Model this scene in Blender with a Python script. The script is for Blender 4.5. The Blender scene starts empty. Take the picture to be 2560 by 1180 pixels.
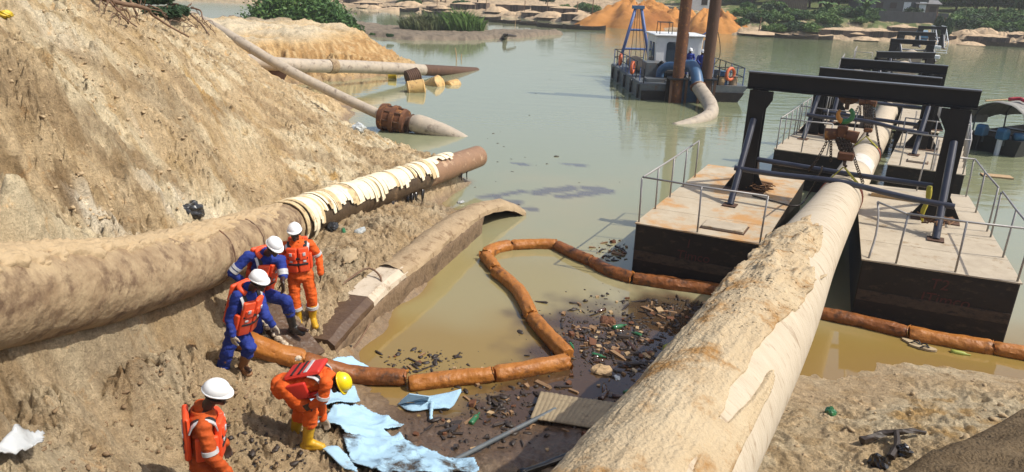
import bpy, bmesh, math, random
import numpy as np
from mathutils import Vector, Matrix, noise as mnoise

random.seed(7)
rng = np.random.default_rng(7)
scene = bpy.context.scene
COL = scene.collection
PI = math.pi

# ------------------------------------------------------------------ camera, sky, sun, exposure
CAM_H, FPX, PITCH, ROLL = 5.8, 1780.0, math.radians(19.8), math.radians(1.85)
PW, PH = 2560.0, 1180.0
cd = bpy.data.cameras.new('camera')
cam = bpy.data.objects.new('camera', cd)
COL.objects.link(cam)
cd.sensor_fit = 'HORIZONTAL'; cd.sensor_width = 36.0; cd.lens = FPX / PW * 36.0
cd.clip_start = 0.05; cd.clip_end = 3000
c_fw = np.array([0, math.cos(PITCH), -math.sin(PITCH)])
c_up0 = np.array([0, math.sin(PITCH), math.cos(PITCH)])
c_rt0 = np.array([1.0, 0, 0])
c_rt = math.cos(ROLL) * c_rt0 + math.sin(ROLL) * c_up0
c_up = -math.sin(ROLL) * c_rt0 + math.cos(ROLL) * c_up0
CP = np.array([0, 0, CAM_H])
cam.matrix_world = Matrix(((c_rt[0], c_up[0], -c_fw[0], CP[0]), (c_rt[1], c_up[1], -c_fw[1], CP[1]),
                           (c_rt[2], c_up[2], -c_fw[2], CP[2]), (0, 0, 0, 1)))
scene.camera = cam

SUN_EL = math.radians(51)
SUN_DIR = np.array([0.975, -0.22]); SUN_DIR = SUN_DIR / np.linalg.norm(SUN_DIR)
world = bpy.data.worlds.new('World'); scene.world = world
world.use_nodes = True
wn = world.node_tree; wn.nodes.clear()
sky = wn.nodes.new('ShaderNodeTexSky'); sky.sky_type = 'NISHITA'; sky.sun_disc = False
sky.sun_elevation = SUN_EL; sky.sun_rotation = math.atan2(SUN_DIR[0], SUN_DIR[1])
sky.air_density = 1.0; sky.dust_density = 3.0; sky.ozone_density = 1.0
bg = wn.nodes.new('ShaderNodeBackground'); bg.inputs['Strength'].default_value = 0.15
wo = wn.nodes.new('ShaderNodeOutputWorld')
wn.links.new(sky.outputs[0], bg.inputs[0]); wn.links.new(bg.outputs[0], wo.inputs[0])
sl = bpy.data.lights.new('sun', 'SUN'); sl.energy = 4.1; sl.angle = math.radians(0.5); sl.color = (1.0, 0.95, 0.86)
sun = bpy.data.objects.new('sun', sl); COL.objects.link(sun)
sd = Vector((SUN_DIR[0] * math.cos(SUN_EL), SUN_DIR[1] * math.cos(SUN_EL), math.sin(SUN_EL)))
sun.rotation_euler = sd.to_track_quat('Z', 'Y').to_euler(); sun.location = (30, -10, 40)
vs = scene.view_settings
scene.display_settings.display_device = 'sRGB'
vs.view_transform = 'Standard'; vs.look = 'None'; vs.gamma = 1.0; vs.use_curve_mapping = False
vs.exposure = 0.2

# ------------------------------------------------------------------ measuring helpers
def ray(x, y):
    d = c_fw * FPX + c_rt * (x - PW / 2) + c_up * (PH / 2 - y)
    return d / np.linalg.norm(d)
def P(x, y, z=0.0):
    d = ray(x, y); t = (z - CAM_H) / d[2]
    return CP + d * t
def RR(x, y, r):
    return CP + ray(x, y) * r
def proj(p):
    v = np.array(p) - CP; z = v @ c_fw
    return (PW / 2 + FPX * (v @ c_rt) / z, PH / 2 - FPX * (v @ c_up) / z)

# ------------------------------------------------------------------ numpy noise
_perm = rng.permutation(256); _perm = np.concatenate([_perm, _perm, _perm])
_grad = rng.normal(size=(256, 2)); _grad /= np.linalg.norm(_grad, axis=1)[:, None]
def pnoise(x, y):
    xi = np.floor(x).astype(int); yi = np.floor(y).astype(int)
    xf = x - xi; yf = y - yi
    xi &= 255; yi &= 255
    u = xf * xf * xf * (xf * (xf * 6 - 15) + 10); v = yf * yf * yf * (yf * (yf * 6 - 15) + 10)
    def g(ix, iy, fx, fy):
        h = _perm[_perm[ix] + iy]; gr = _grad[h]
        return gr[..., 0] * fx + gr[..., 1] * fy
    a = g(xi, yi, xf, yf); b = g((xi + 1) & 255, yi, xf - 1, yf)
    c = g(xi, (yi + 1) & 255, xf, yf - 1); d = g((xi + 1) & 255, (yi + 1) & 255, xf - 1, yf - 1)
    return 1.5 * ((a + u * (b - a)) * (1 - v) + (c + u * (d - c)) * v)
def fbm(x, y, o=4, lac=2.03, gain=0.5):
    s = 0; a = 1.0
    for k in range(o):
        s = s + a * pnoise(x + 17.3 * k, y - 9.1 * k); x = x * lac; y = y * lac; a *= gain
    return s
def ridged(x, y, o=3):
    s = 0; a = 1.0
    for k in range(o):
        s = s + a * (1 - 2 * np.abs(pnoise(x + 5.7 * k, y + 3.3 * k))); x = x * 2.1; y = y * 2.1; a *= 0.5
    return s
def sstep(a, b, x):
    t = np.clip((x - a) / (b - a), 0, 1); return t * t * (3 - 2 * t)
def fbm1(t, seed=0.0, o=3):
    return float(fbm(np.array([t]), np.array([seed * 7.7 + 0.3]), o)[0])

# ------------------------------------------------------------------ mesh builder
class MB:
    def __init__(s): s.v = []; s.f = []; s.n = 0
    def add(s, v, f):
        v = np.asarray(v, float); s.v.append(v)
        s.f += [tuple(int(i) + s.n for i in q) for q in f]; s.n += len(v); return s
    def box(s, c, size, R=None):
        hx, hy, hz = np.array(size) / 2
        v = np.array([[x, y, z] for x in (-hx, hx) for y in (-hy, hy) for z in (-hz, hz)])
        if R is not None: v = v @ np.asarray(R).T
        return s.add(v + np.asarray(c), [(0, 1, 3, 2), (4, 6, 7, 5), (0, 4, 5, 1), (2, 3, 7, 6), (0, 2, 6, 4), (1, 5, 7, 3)])
    def bar(s, a, b, w, h, up=(0, 0, 1)):
        a = np.asarray(a, float); b = np.asarray(b, float); d = b - a; L = np.linalg.norm(d); d = d / L
        x = np.cross(d, up); 
        if np.linalg.norm(x) < 1e-4: x = np.cross(d, (1, 0, 0))
        x /= np.linalg.norm(x); z = np.cross(x, d)
        return s.box((a + b) / 2, (w, L, h), np.stack([x, d, z], 1))
    def tube(s, pts, r, n=10, caps=True, disp=None):
        pts = np.asarray(pts, float); m = len(pts)
        r = np.full(m, r) if np.isscalar(r) else np.asarray(r, float)
        t = np.gradient(pts, axis=0); t /= np.linalg.norm(t, axis=1)[:, None] + 1e-9
        ref = np.array([0, 0, 1.0]) if abs(t[0][2]) < 0.9 else np.array([1.0, 0, 0])
        vs = []; x = np.cross(ref, t[0]); x /= np.linalg.norm(x)
        for i in range(m):
            x = x - t[i] * (x @ t[i]); x /= np.linalg.norm(x); y = np.cross(t[i], x)
            a = np.arange(n) * 2 * PI / n
            rr = r[i] * (np.ones(n) if disp is None else disp(i, a))
            vs.append(pts[i] + np.cos(a)[:, None] * x * rr[:, None] + np.sin(a)[:, None] * y * rr[:, None])
        v = np.concatenate(vs); f = []
        for i in range(m - 1):
            for j in range(n):
                k = (j + 1) % n; f.append((i * n + j, i * n + k, (i + 1) * n + k, (i + 1) * n + j))
        if caps: f.append(tuple(range(n))[::-1]); f.append(tuple((m - 1) * n + j for j in range(n)))
        return s.add(v, f)
    def ell(s, c, r, R=None, nu=12, nv=8):
        r = np.array([r] * 3) if np.isscalar(r) else np.array(r)
        v = [[0, 0, 1]]
        for i in range(1, nv):
            th = PI * i / nv
            for j in range(nu):
                ph = 2 * PI * j / nu; v.append([math.sin(th) * math.cos(ph), math.sin(th) * math.sin(ph), math.cos(th)])
        v.append([0, 0, -1]); v = np.array(v) * r
        if R is not None: v = v @ np.asarray(R).T
        f = [(0, 1 + j, 1 + (j + 1) % nu) for j in range(nu)]
        for i in range(nv - 2):
            for j in range(nu):
                a = 1 + i * nu + j; b = 1 + i * nu + (j + 1) % nu; f.append((a, a + nu, b + nu, b))
        e = len(v) - 1; o = 1 + (nv - 2) * nu
        f += [(o + j, e, o + (j + 1) % nu) for j in range(nu)]
        return s.add(v + np.asarray(c), f)
    def torus(s, c, R0, r, R=None, nu=20, nv=8):
        v = []; f = []
        for i in range(nu):
            a = 2 * PI * i / nu
            for j in range(nv):
                b = 2 * PI * j / nv; v.append([(R0 + r * math.cos(b)) * math.cos(a), (R0 + r * math.cos(b)) * math.sin(a), r * math.sin(b)])
        for i in range(nu):
            for j in range(nv):
                i2 = (i + 1) % nu; j2 = (j + 1) % nv; f.append((i * nv + j, i2 * nv + j, i2 * nv + j2, i * nv + j2))
        v = np.array(v)
        if R is not None: v = v @ np.asarray(R).T
        return s.add(v + np.asarray(c), f)
    def prism(s, poly, a, b):
        # poly: list of 2-vectors combined with axes in a (origin, ex, ey), extruded by vector b
        o, ex, ey = [np.asarray(q, float) for q in a]; b = np.asarray(b, float); n = len(poly)
        v0 = np.array([o + ex * p[0] + ey * p[1] for p in poly]); v = np.concatenate([v0, v0 + b])
        f = [tuple(range(n))[::-1], tuple(range(n, 2 * n))] + [(i, (i + 1) % n, n + (i + 1) % n, n + i) for i in range(n)]
        return s.add(v, f)
    def grid(s, V, nu, nv):
        f = [(i * nv + j, (i + 1) * nv + j, (i + 1) * nv + j + 1, i * nv + j + 1) for i in range(nu - 1) for j in range(nv - 1)]
        return s.add(V, f)
    def verts(s): return np.concatenate(s.v)

WLOC = {}
def wloc(o): return WLOC.get(o.name, np.zeros(3)) if o is not None else np.zeros(3)
def mesh_from(name, v, f, smooth=False):
    me = bpy.data.meshes.new(name); me.from_pydata([tuple(p) for p in v], [], f); me.validate()
    bm = bmesh.new(); bm.from_mesh(me); bmesh.ops.recalc_face_normals(bm, faces=bm.faces); bm.to_mesh(me); bm.free()
    if smooth: me.polygons.foreach_set('use_smooth', [True] * len(me.polygons))
    me.update(); return me
def build(name, mb, mat, parent=None, smooth=False, bevel=0.0, org=None, sharp=None):
    v = mb.verts()
    base = wloc(parent)
    o_w = np.asarray(org, float) if org is not None else (base if parent is not None else np.zeros(3))
    me = mesh_from(name, v - o_w, mb.f, smooth)
    if mat: me.materials.append(mat)
    o = bpy.data.objects.new(name, me); COL.objects.link(o)
    o.location = o_w - base
    WLOC[o.name] = o_w
    if parent is not None: o.parent = parent
    if bevel:
        m = o.modifiers.new('bevel', 'BEVEL'); m.width = bevel; m.segments = 1; m.limit_method = 'ANGLE'
    if smooth and sharp:
        me.set_sharp_from_angle(angle=math.radians(sharp))
    return o
def tag(o, label=None, cat=None, group=None, kind=None):
    if label: o['label'] = label
    if cat: o['category'] = cat
    if group: o['group'] = group
    if kind: o['kind'] = kind
    return o
def thing(name, loc, label, cat, group=None):
    o = bpy.data.objects.new(name, None); COL.objects.link(o); o.location = loc
    o.empty_display_size = 0.1
    WLOC[o.name] = np.asarray(loc, float)
    return tag(o, label, cat, group)
def place(name, me, loc, rot=(0, 0, 0), sc=1.0, parent=None):
    o = bpy.data.objects.new(name, me); COL.objects.link(o); o.location = loc; o.rotation_euler = rot
    o.scale = (sc, sc, sc) if np.isscalar(sc) else sc
    if parent is not None: o.parent = parent; o.location = np.asarray(loc) - wloc(parent)
    WLOC[o.name] = np.asarray(loc, float)
    return o
def spline(pts, n):
    pts = np.asarray(pts, float); m = len(pts)
    d = np.concatenate([[0], np.cumsum(np.linalg.norm(np.diff(pts, axis=0), axis=1))])
    ts = np.linspace(0, d[-1], n); out = []
    tan = np.gradient(pts, d, axis=0)
    for t in ts:
        i = min(max(np.searchsorted(d, t) - 1, 0), m - 2); h = d[i + 1] - d[i]; u = (t - d[i]) / h
        out.append((2*u**3-3*u*u+1)*pts[i] + (u**3-2*u*u+u)*h*tan[i] + (-2*u**3+3*u*u)*pts[i+1] + (u**3-u*u)*h*tan[i+1])
    return np.array(out)

# ------------------------------------------------------------------ materials
def mat(name, c1, c2=None, rough=0.7, metal=0.0, scale=6.0, c3=None, t3=0.62, scale3=3.0, bump=0.0, bscale=40.0, spec=0.4, contrast=0.25, attr=None, stretch=None, coat=0.0, rot=None):
    m = bpy.data.materials.new(name); m.use_nodes = True
    nt = m.node_tree; N = nt.nodes; L = nt.links
    b = N['Principled BSDF']; b.inputs['Roughness'].default_value = rough; b.inputs['Metallic'].default_value = metal
    b.inputs['Specular IOR Level'].default_value = spec
    if coat: b.inputs['Coat Weight'].default_value = coat; b.inputs['Coat Roughness'].default_value = 0.1
    tc = N.new('ShaderNodeTexCoord'); vec = tc.outputs['Object']
    if rot is not None:
        mr_ = N.new('ShaderNodeMapping'); mr_.inputs['Rotation'].default_value = (0, 0, rot); L.new(vec, mr_.inputs[0]); vec = mr_.outputs[0]
    if stretch:
        mp = N.new('ShaderNodeMapping'); mp.inputs['Scale'].default_value = stretch; L.new(vec, mp.inputs[0]); vec = mp.outputs[0]
    c1 = tuple(c1) + (1,)
    if c2 is None: c2 = tuple(min(1, q * 0.75) for q in c1[:3])
    c2 = tuple(c2) + (1,)
    n1 = N.new('ShaderNodeTexNoise'); n1.inputs['Scale'].default_value = scale; n1.inputs['Detail'].default_value = 6; n1.inputs['Roughness'].default_value = 0.65
    L.new(vec, n1.inputs[0])
    mr = N.new('ShaderNodeMapRange'); mr.inputs[1].default_value = 0.5 - contrast; mr.inputs[2].default_value = 0.5 + contrast
    L.new(n1.outputs[0], mr.inputs[0])
    mx = N.new('ShaderNodeMix'); mx.data_type = 'RGBA'; L.new(mr.outputs[0], mx.inputs[0])
    mx.inputs[6].default_value = c1; mx.inputs[7].default_value = c2
    out = mx.outputs[2]
    if attr:
        at = N.new('ShaderNodeAttribute'); at.attribute_name = attr
        m2 = N.new('ShaderNodeMix'); m2.data_type = 'RGBA'; m2.blend_type = 'MULTIPLY'; m2.inputs[0].default_value = 1
        L.new(at.outputs[0], m2.inputs[6]); L.new(out, m2.inputs[7]); out = m2.outputs[2]
    if c3 is not None:
        n2 = N.new('ShaderNodeTexNoise'); n2.inputs['Scale'].default_value = scale3; n2.inputs['Detail'].default_value = 8; n2.inputs['Roughness'].default_value = 0.7
        L.new(vec, n2.inputs[0])
        r2 = N.new('ShaderNodeMapRange'); r2.inputs[1].default_value = t3 - 0.05; r2.inputs[2].default_value = t3 + 0.07; L.new(n2.outputs[0], r2.inputs[0])
        m3 = N.new('ShaderNodeMix'); m3.data_type = 'RGBA'; L.new(r2.outputs[0], m3.inputs[0]); L.new(out, m3.inputs[6]); m3.inputs[7].default_value = tuple(c3) + (1,)
        out = m3.outputs[2]
    L.new(out, b.inputs['Base Color'])
    if bump:
        nb = N.new('ShaderNodeTexNoise'); nb.inputs['Scale'].default_value = bscale; nb.inputs['Detail'].default_value = 5; L.new(vec, nb.inputs[0])
        bp = N.new('ShaderNodeBump'); bp.inputs['Strength'].default_value = 1.0; bp.inputs['Distance'].default_value = bump
        L.new(nb.outputs[0], bp.inputs['Height']); L.new(bp.outputs[0], b.inputs['Normal'])
    return m

M = {}
M['black_steel'] = mat('black_steel', (0.008, 0.008, 0.009), (0.013, 0.012, 0.013), 0.5, scale=4, c3=(0.04, 0.022, 0.014), t3=0.68, spec=0.3, bump=0.002, bscale=25)
M['hull_black'] = mat('hull_black', (0.012, 0.011, 0.011), (0.022, 0.016, 0.014), 0.55, scale=2.5, c3=(0.05, 0.034, 0.024), t3=0.6, scale3=4, bump=0.004, bscale=12, stretch=(1, 1, 2.2), spec=.3)
M['hull_stain'] = mat('hull_stain', (0.07, 0.047, 0.03), (0.035, 0.025, 0.018), 0.8, scale=9, c3=(0.02, 0.016, 0.014), t3=0.55, scale3=7, bump=0.006, bscale=25, stretch=(1, 1, 2))
M['navy_tube'] = mat('navy_tube', (0.02, 0.022, 0.035), (0.035, 0.036, 0.05), 0.3, scale=5, c3=(0.09, 0.045, 0.025), t3=0.72, spec=0.6)
M['deck'] = mat('deck', (0.47, 0.40, 0.295), (0.34, 0.28, 0.20), 0.8, scale=3.0, c3=(0.25, 0.17, 0.09), t3=0.61, scale3=2.6, bump=0.004, bscale=30)
M['deck_rusty'] = mat('deck_rusty', (0.48, 0.41, 0.30), (0.38, 0.30, 0.20), 0.8, scale=3.0, c3=(0.44, 0.24, 0.09), t3=0.53, scale3=.9, bump=0.004, bscale=30)
M['rail'] = mat('rail', (0.26, 0.25, 0.24), (0.34, 0.32, 0.30), 0.45, metal=0.2, scale=12, c3=(0.12, 0.06, 0.03), t3=0.66)
M['concrete'] = mat('concrete', (0.50, 0.45, 0.37), (0.40, 0.36, 0.29), 0.85, scale=5, c3=(0.34, 0.24, 0.14), t3=0.6, scale3=2.2, bump=0.006, bscale=22)
M['pipe_pale'] = mat('pipe_pale', (0.50, 0.43, 0.325), (0.40, 0.33, 0.235), 0.8, scale=2.0, c3=(0.27, 0.20, 0.13), t3=0.60, scale3=2.6, bump=0.008, bscale=12, spec=.25, rot=.56, stretch=(1.0, 3.4, 1.0))
M['flange_top_sheen'] = mat('flange_top_sheen', (0.10, 0.10, 0.11), (0.06, 0.06, 0.065), 0.32, scale=5, spec=.7)  # paler grey paints the sky's sheen on top of the black beam
M['slab_mud'] = mat('slab_mud', (0.215, 0.145, 0.085), (0.15, 0.10, 0.058), 0.8, scale=4, c3=(0.10, 0.065, 0.04), t3=0.58, scale3=4, bump=0.03, bscale=14)
M['pipe_wrap'] = mat('pipe_wrap', (0.64, 0.6, 0.53), (0.52, 0.47, 0.4), 0.6, scale=5, c3=(0.34, 0.25, 0.15), t3=0.6, scale3=6)
M['mud_crust'] = mat('mud_crust', (0.48, 0.385, 0.25), (0.40, 0.30, 0.18), 0.95, scale=3.2, c3=(0.30, 0.165, 0.06), t3=0.565, scale3=2.2, bump=0.02, bscale=38, spec=0.1, contrast=.2)
M['old_coat'] = mat('old_coat', (0.40, 0.30, 0.175), (0.20, 0.13, 0.07), 0.8, scale=3.5, c3=(0.13, 0.08, 0.045), t3=0.56, scale3=2.4, bump=0.03, bscale=9, contrast=.2)
M['rust_pipe'] = mat('rust_pipe', (0.31, 0.18, 0.10), (0.17, 0.095, 0.055), 0.65, scale=3, c3=(0.42, 0.28, 0.17), t3=0.6, bump=0.004, bscale=30)
M['rust'] = mat('rust', (0.16, 0.06, 0.024), (0.075, 0.034, 0.018), 0.8, scale=6, c3=(0.36, 0.16, 0.04), t3=0.6, scale3=5, bump=0.005, bscale=40)
M['rust_dark'] = mat('rust_dark', (0.11, 0.055, 0.03), (0.06, 0.032, 0.02), 0.75, scale=6, c3=(0.2, 0.09, 0.04), t3=0.62, stretch=(2, 2, 0.4))
M['strip2'] = mat('strip2', (0.60, 0.47, 0.27), (0.45, 0.33, 0.17), 0.85, scale=6, c3=(0.22, 0.14, 0.07), t3=0.58, scale3=5, bump=0.006, bscale=30)
M['strip'] = mat('strip', (0.80, 0.72, 0.53), (0.68, 0.57, 0.37), 0.8, scale=6, c3=(0.4, 0.27, 0.12), t3=0.66, scale3=5, bump=0.004, bscale=30)
M['oil'] = mat('oil', (0.012, 0.009, 0.006), (0.02, 0.015, 0.01), 0.15, scale=5, spec=0.6)
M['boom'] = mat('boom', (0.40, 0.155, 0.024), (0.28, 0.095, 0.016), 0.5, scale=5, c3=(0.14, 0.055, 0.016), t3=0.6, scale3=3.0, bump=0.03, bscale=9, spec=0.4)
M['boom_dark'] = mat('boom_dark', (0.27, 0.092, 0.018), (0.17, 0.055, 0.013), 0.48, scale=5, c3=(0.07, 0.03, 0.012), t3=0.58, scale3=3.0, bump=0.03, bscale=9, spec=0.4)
M['sorbent'] = mat('sorbent', (0.36, 0.53, 0.64), (0.30, 0.46, 0.58), 0.9, scale=4, c3=(0.22, 0.19, 0.14), t3=0.66, scale3=2.5, bump=0.006, bscale=35, spec=0.1)
M['wood'] = mat('wood', (0.30, 0.18, 0.09), (0.16, 0.09, 0.045), 0.8, scale=9, stretch=(1, 6, 6), bump=0.003)
M['wood_pale'] = mat('wood_pale', (0.46, 0.33, 0.18), (0.32, 0.20, 0.1), 0.8, scale=9, stretch=(1, 6, 6), bump=0.003)
M['wood_dark'] = mat('wood_dark', (0.05, 0.035, 0.025), (0.025, 0.018, 0.014), 0.45, scale=9, stretch=(1, 6, 6), bump=0.003)
M['board'] = mat('board', (0.33, 0.26, 0.155), (0.2, 0.15, 0.09), 0.75, scale=5, c3=(0.12, 0.08, 0.05), t3=0.6, bump=0.004)
M['bark'] = mat('bark', (0.20, 0.12, 0.07), (0.11, 0.065, 0.04), 0.85, scale=10, bump=0.006, stretch=(1, 1, 0.3))
M['orange'] = mat('orange', (0.68, 0.115, 0.014), (0.54, 0.08, 0.012), 0.78, scale=9, c3=(0.36, 0.13, 0.04), t3=0.64, scale3=6, bump=0.012, bscale=17, spec=0.25)
M['orange_dirty'] = mat('orange_dirty', (0.50, 0.09, 0.016), (0.36, 0.06, 0.014), 0.8, scale=5, c3=(0.14, 0.045, 0.02), t3=0.62, scale3=7, bump=0.012, bscale=17, spec=0.2)
M['blue'] = mat('blue', (0.024, 0.046, 0.26), (0.014, 0.028, 0.17), 0.78, scale=8, c3=(0.09, 0.085, 0.14), t3=0.66, scale3=6, bump=0.012, bscale=17, spec=0.25)
M['vest'] = mat('vest', (0.78, 0.085, 0.02), (0.68, 0.065, 0.016), 0.5, scale=5, bump=0.003, bscale=25)
M['vest_red'] = mat('vest_red', (0.62, 0.035, 0.02), (0.50, 0.03, 0.02), 0.45, scale=5)
M['strap'] = mat('strap', (0.012, 0.012, 0.014), (0.02, 0.02, 0.02), 0.6)
M['reflect'] = mat('reflect', (0.50, 0.50, 0.50), (0.42, 0.42, 0.42), 0.35, scale=10)
M['skin'] = mat('skin', (0.045, 0.024, 0.016), (0.034, 0.018, 0.012), 0.42, scale=7, spec=0.5)
M['hair'] = mat('hair', (0.008, 0.007, 0.006), (0.012, 0.01, 0.009), 0.8)
M['helmet_white'] = mat('helmet_white', (0.82, 0.83, 0.82), (0.76, 0.77, 0.76), 0.28, scale=3, spec=0.5, coat=0.3)
M['helmet_yellow'] = mat('helmet_yellow', (0.80, 0.62, 0.01), (0.72, 0.54, 0.01), 0.28, scale=3, spec=0.5, coat=0.3)
M['boot_yellow'] = mat('boot_yellow', (0.58, 0.34, 0.012), (0.46, 0.25, 0.015), 0.45, scale=6, c3=(0.28, 0.2, 0.1), t3=0.66)
M['boot_mud'] = mat('boot_mud', (0.42, 0.25, 0.05), (0.34, 0.23, 0.1), 0.7, scale=6, c3=(0.35, 0.26, 0.15), t3=0.52, scale3=5)
M['boot_brown'] = mat('boot_brown', (0.27, 0.12, 0.04), (0.19, 0.09, 0.04), 0.65, scale=6, c3=(0.3, 0.2, 0.11), t3=0.6)
M['boot_black'] = mat('boot_black', (0.02, 0.02, 0.02), (0.03, 0.03, 0.028), 0.4, scale=6, c3=(0.16, 0.13, 0.1), t3=0.56)
M['glove'] = mat('glove', (0.42, 0.36, 0.28), (0.28, 0.23, 0.17), 0.9, scale=14)
M['white_paint'] = mat('white_paint', (0.68, 0.70, 0.70), (0.55, 0.56, 0.55), 0.5, scale=3, c3=(0.3, 0.22, 0.15), t3=0.68, scale3=4)
M['blue_paint'] = mat('blue_paint', (0.055, 0.13, 0.24), (0.04, 0.09, 0.17), 0.45, scale=5, c3=(0.12, 0.09, 0.07), t3=0.68)
M['aframe_blue'] = mat('aframe_blue', (0.09, 0.14, 0.32), (0.06, 0.10, 0.24), 0.5, scale=5, c3=(0.15, 0.1, 0.08), t3=0.68)
M['grey_steel'] = mat('grey_steel', (0.12, 0.135, 0.14), (0.07, 0.08, 0.085), 0.55, scale=4, c3=(0.13, 0.075, 0.045), t3=0.6)
M['glass'] = mat('glass', (0.03, 0.045, 0.06), (0.04, 0.06, 0.075), 0.05, spec=0.9)
M['hose'] = mat('hose', (0.46, 0.38, 0.28), (0.30, 0.26, 0.21), 0.7, scale=4, c3=(0.17, 0.13, 0.1), t3=0.6, bump=0.006, bscale=15)
M['canvas_tan'] = mat('canvas_tan', (0.38, 0.28, 0.18), (0.27, 0.19, 0.12), 0.85, scale=6, bump=0.02, bscale=9)
M['lifebuoy'] = mat('lifebuoy', (0.62, 0.14, 0.05), (0.5, 0.11, 0.04), 0.5)
M['drum_yellow'] = mat('drum_yellow', (0.58, 0.40, 0.16), (0.46, 0.27, 0.09), 0.6, scale=5, c3=(0.16, 0.08, 0.04), t3=0.58, scale3=4)
M['sling'] = mat('sling', (0.42, 0.36, 0.03), (0.30, 0.25, 0.03), 0.7, scale=12)
M['sling_red'] = mat('sling_red', (0.45, 0.12, 0.06), (0.32, 0.09, 0.05), 0.7, scale=12)
M['chain'] = mat('chain', (0.09, 0.055, 0.035), (0.05, 0.035, 0.025), 0.6, metal=0.3, scale=20)
M['hook_orange'] = mat('hook_orange', (0.55, 0.23, 0.03), (0.4, 0.16, 0.03), 0.5, scale=8)
M['hook_green'] = mat('hook_green', (0.05, 0.2, 0.06), (0.04, 0.14, 0.05), 0.5)
M['rope'] = mat('rope', (0.2, 0.1, 0.04), (0.12, 0.06, 0.03), 0.9, scale=30)
M['motor_blue'] = mat('motor_blue', (0.04, 0.14, 0.24), (0.03, 0.10, 0.18), 0.4, scale=4)
M['tarp_grey'] = mat('tarp_grey', (0.28, 0.27, 0.24), (0.20, 0.19, 0.17), 0.7, scale=5, bump=0.01, bscale=10)
M['boat_black'] = mat('boat_black', (0.018, 0.018, 0.018), (0.03, 0.03, 0.028), 0.5, scale=5)
M['red_cloth'] = mat('red_cloth', (0.45, 0.04, 0.06), None, 0.8)
M['green_glass'] = mat('green_glass', (0.03, 0.16, 0.05), (0.02, 0.1, 0.04), 0.1, spec=0.8)
M['brown_glass'] = mat('brown_glass', (0.07, 0.03, 0.012), (0.04, 0.018, 0.01), 0.12, spec=0.8)
M['clear_plastic'] = mat('clear_plastic', (0.5, 0.52, 0.5), (0.36, 0.38, 0.36), 0.2, spec=0.7)
M['bag_black'] = mat('bag_black', (0.015, 0.015, 0.016), (0.03, 0.03, 0.03), 0.25, scale=8, bump=0.015, bscale=20, spec=0.6)
M['tarp_white'] = mat('tarp_white', (0.48, 0.49, 0.48), (0.36, 0.37, 0.36), 0.3, scale=5, bump=0.015, bscale=12, spec=0.6)
M['yellow_plastic'] = mat('yellow_plastic', (0.6, 0.42, 0.02), None, 0.5)
M['red_paint'] = mat('red_paint', (0.075, 0.018, 0.017), (0.05, 0.016, 0.015), 0.7, scale=20, contrast=0.15)
M['sole'] = mat('sole', (0.42, 0.33, 0.2), (0.3, 0.22, 0.13), 0.8)
M['yellow_green'] = mat('yellow_green', (0.32, 0.36, 0.06), None, 0.5)
M['leaf'] = mat('leaf', (0.065, 0.135, 0.03), (0.036, 0.085, 0.022), 0.6, scale=0.9, spec=0.3)
M['leaf_bright'] = mat('leaf_bright', (0.115, 0.2, 0.042), (0.07, 0.135, 0.03), 0.6, scale=0.7, spec=0.3)
M['leaf_dark'] = mat('leaf_dark', (0.04, 0.08, 0.03), (0.027, 0.056, 0.022), 0.6, scale=0.7, spec=0.3)
M['reed'] = mat('reed', (0.075, 0.125, 0.04), (0.14, 0.125, 0.06), 0.7, scale=0.6)
M['shack'] = mat('shack', (0.16, 0.12, 0.09), (0.10, 0.075, 0.06), 0.85, scale=3)
M['zinc'] = mat('zinc', (0.2, 0.2, 0.2), (0.13, 0.125, 0.12), 0.6, scale=3, c3=(0.14, 0.085, 0.06), t3=0.6)
M['wall_grey'] = mat('wall_grey', (0.115, 0.115, 0.115), (0.085, 0.085, 0.08), 0.85, scale=1.5)
M['sand_orange'] = mat('sand_orange', (0.50, 0.235, 0.07), (0.33, 0.14, 0.04), 0.95, scale=0.55, c3=(0.25, 0.10, 0.03), t3=0.55, scale3=.9, bump=0.5, bscale=1.3, spec=0.1)
M['sand_tan'] = mat('sand_tan', (0.52, 0.39, 0.25), (0.40, 0.29, 0.18), 0.95, scale=1.1, c3=(0.26, 0.185, 0.12), t3=0.6, scale3=1.8, bump=0.2, bscale=1.8, spec=0.1)
M['dark_soil_shaded'] = mat('dark_soil_shaded', (0.17, 0.125, 0.075), (0.115, 0.08, 0.045), 0.95, scale=7, c3=(0.075, 0.055, 0.035), t3=0.58, scale3=9, bump=0.03, bscale=30, spec=0.1)  # dark brown earth with the mound's shade put into the colour
M['slab'] = mat('slab', (0.40, 0.30, 0.185), (0.29, 0.21, 0.125), 0.9, scale=3.5, c3=(0.19, 0.125, 0.07), t3=0.58, scale3=3, bump=0.02, bscale=14, spec=0.15)
M['slab_pale'] = mat('slab_pale', (0.56, 0.48, 0.37), (0.44, 0.36, 0.26), 0.85, scale=4, c3=(0.22, 0.15, 0.09), t3=0.6, scale3=5, bump=0.008, bscale=25)
M['slab_wet_shade'] = mat('slab_wet_shade', (0.11, 0.065, 0.035), (0.07, 0.04, 0.024), 0.45, scale=4, c3=(0.17, 0.11, 0.065), t3=0.6, bump=0.012, bscale=20)  # dark stained concrete; on the broken block it paints shade
M['clod_mud'] = mat('clod_mud', (0.25, 0.175, 0.10), (0.18, 0.12, 0.07), 0.9, scale=5, bump=0.01, bscale=30, spec=0.1)
M['clod'] = mat('clod', (0.44, 0.33, 0.2), (0.36, 0.265, 0.155), 0.95, scale=5, bump=0.01, bscale=30, spec=0.1)
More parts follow.
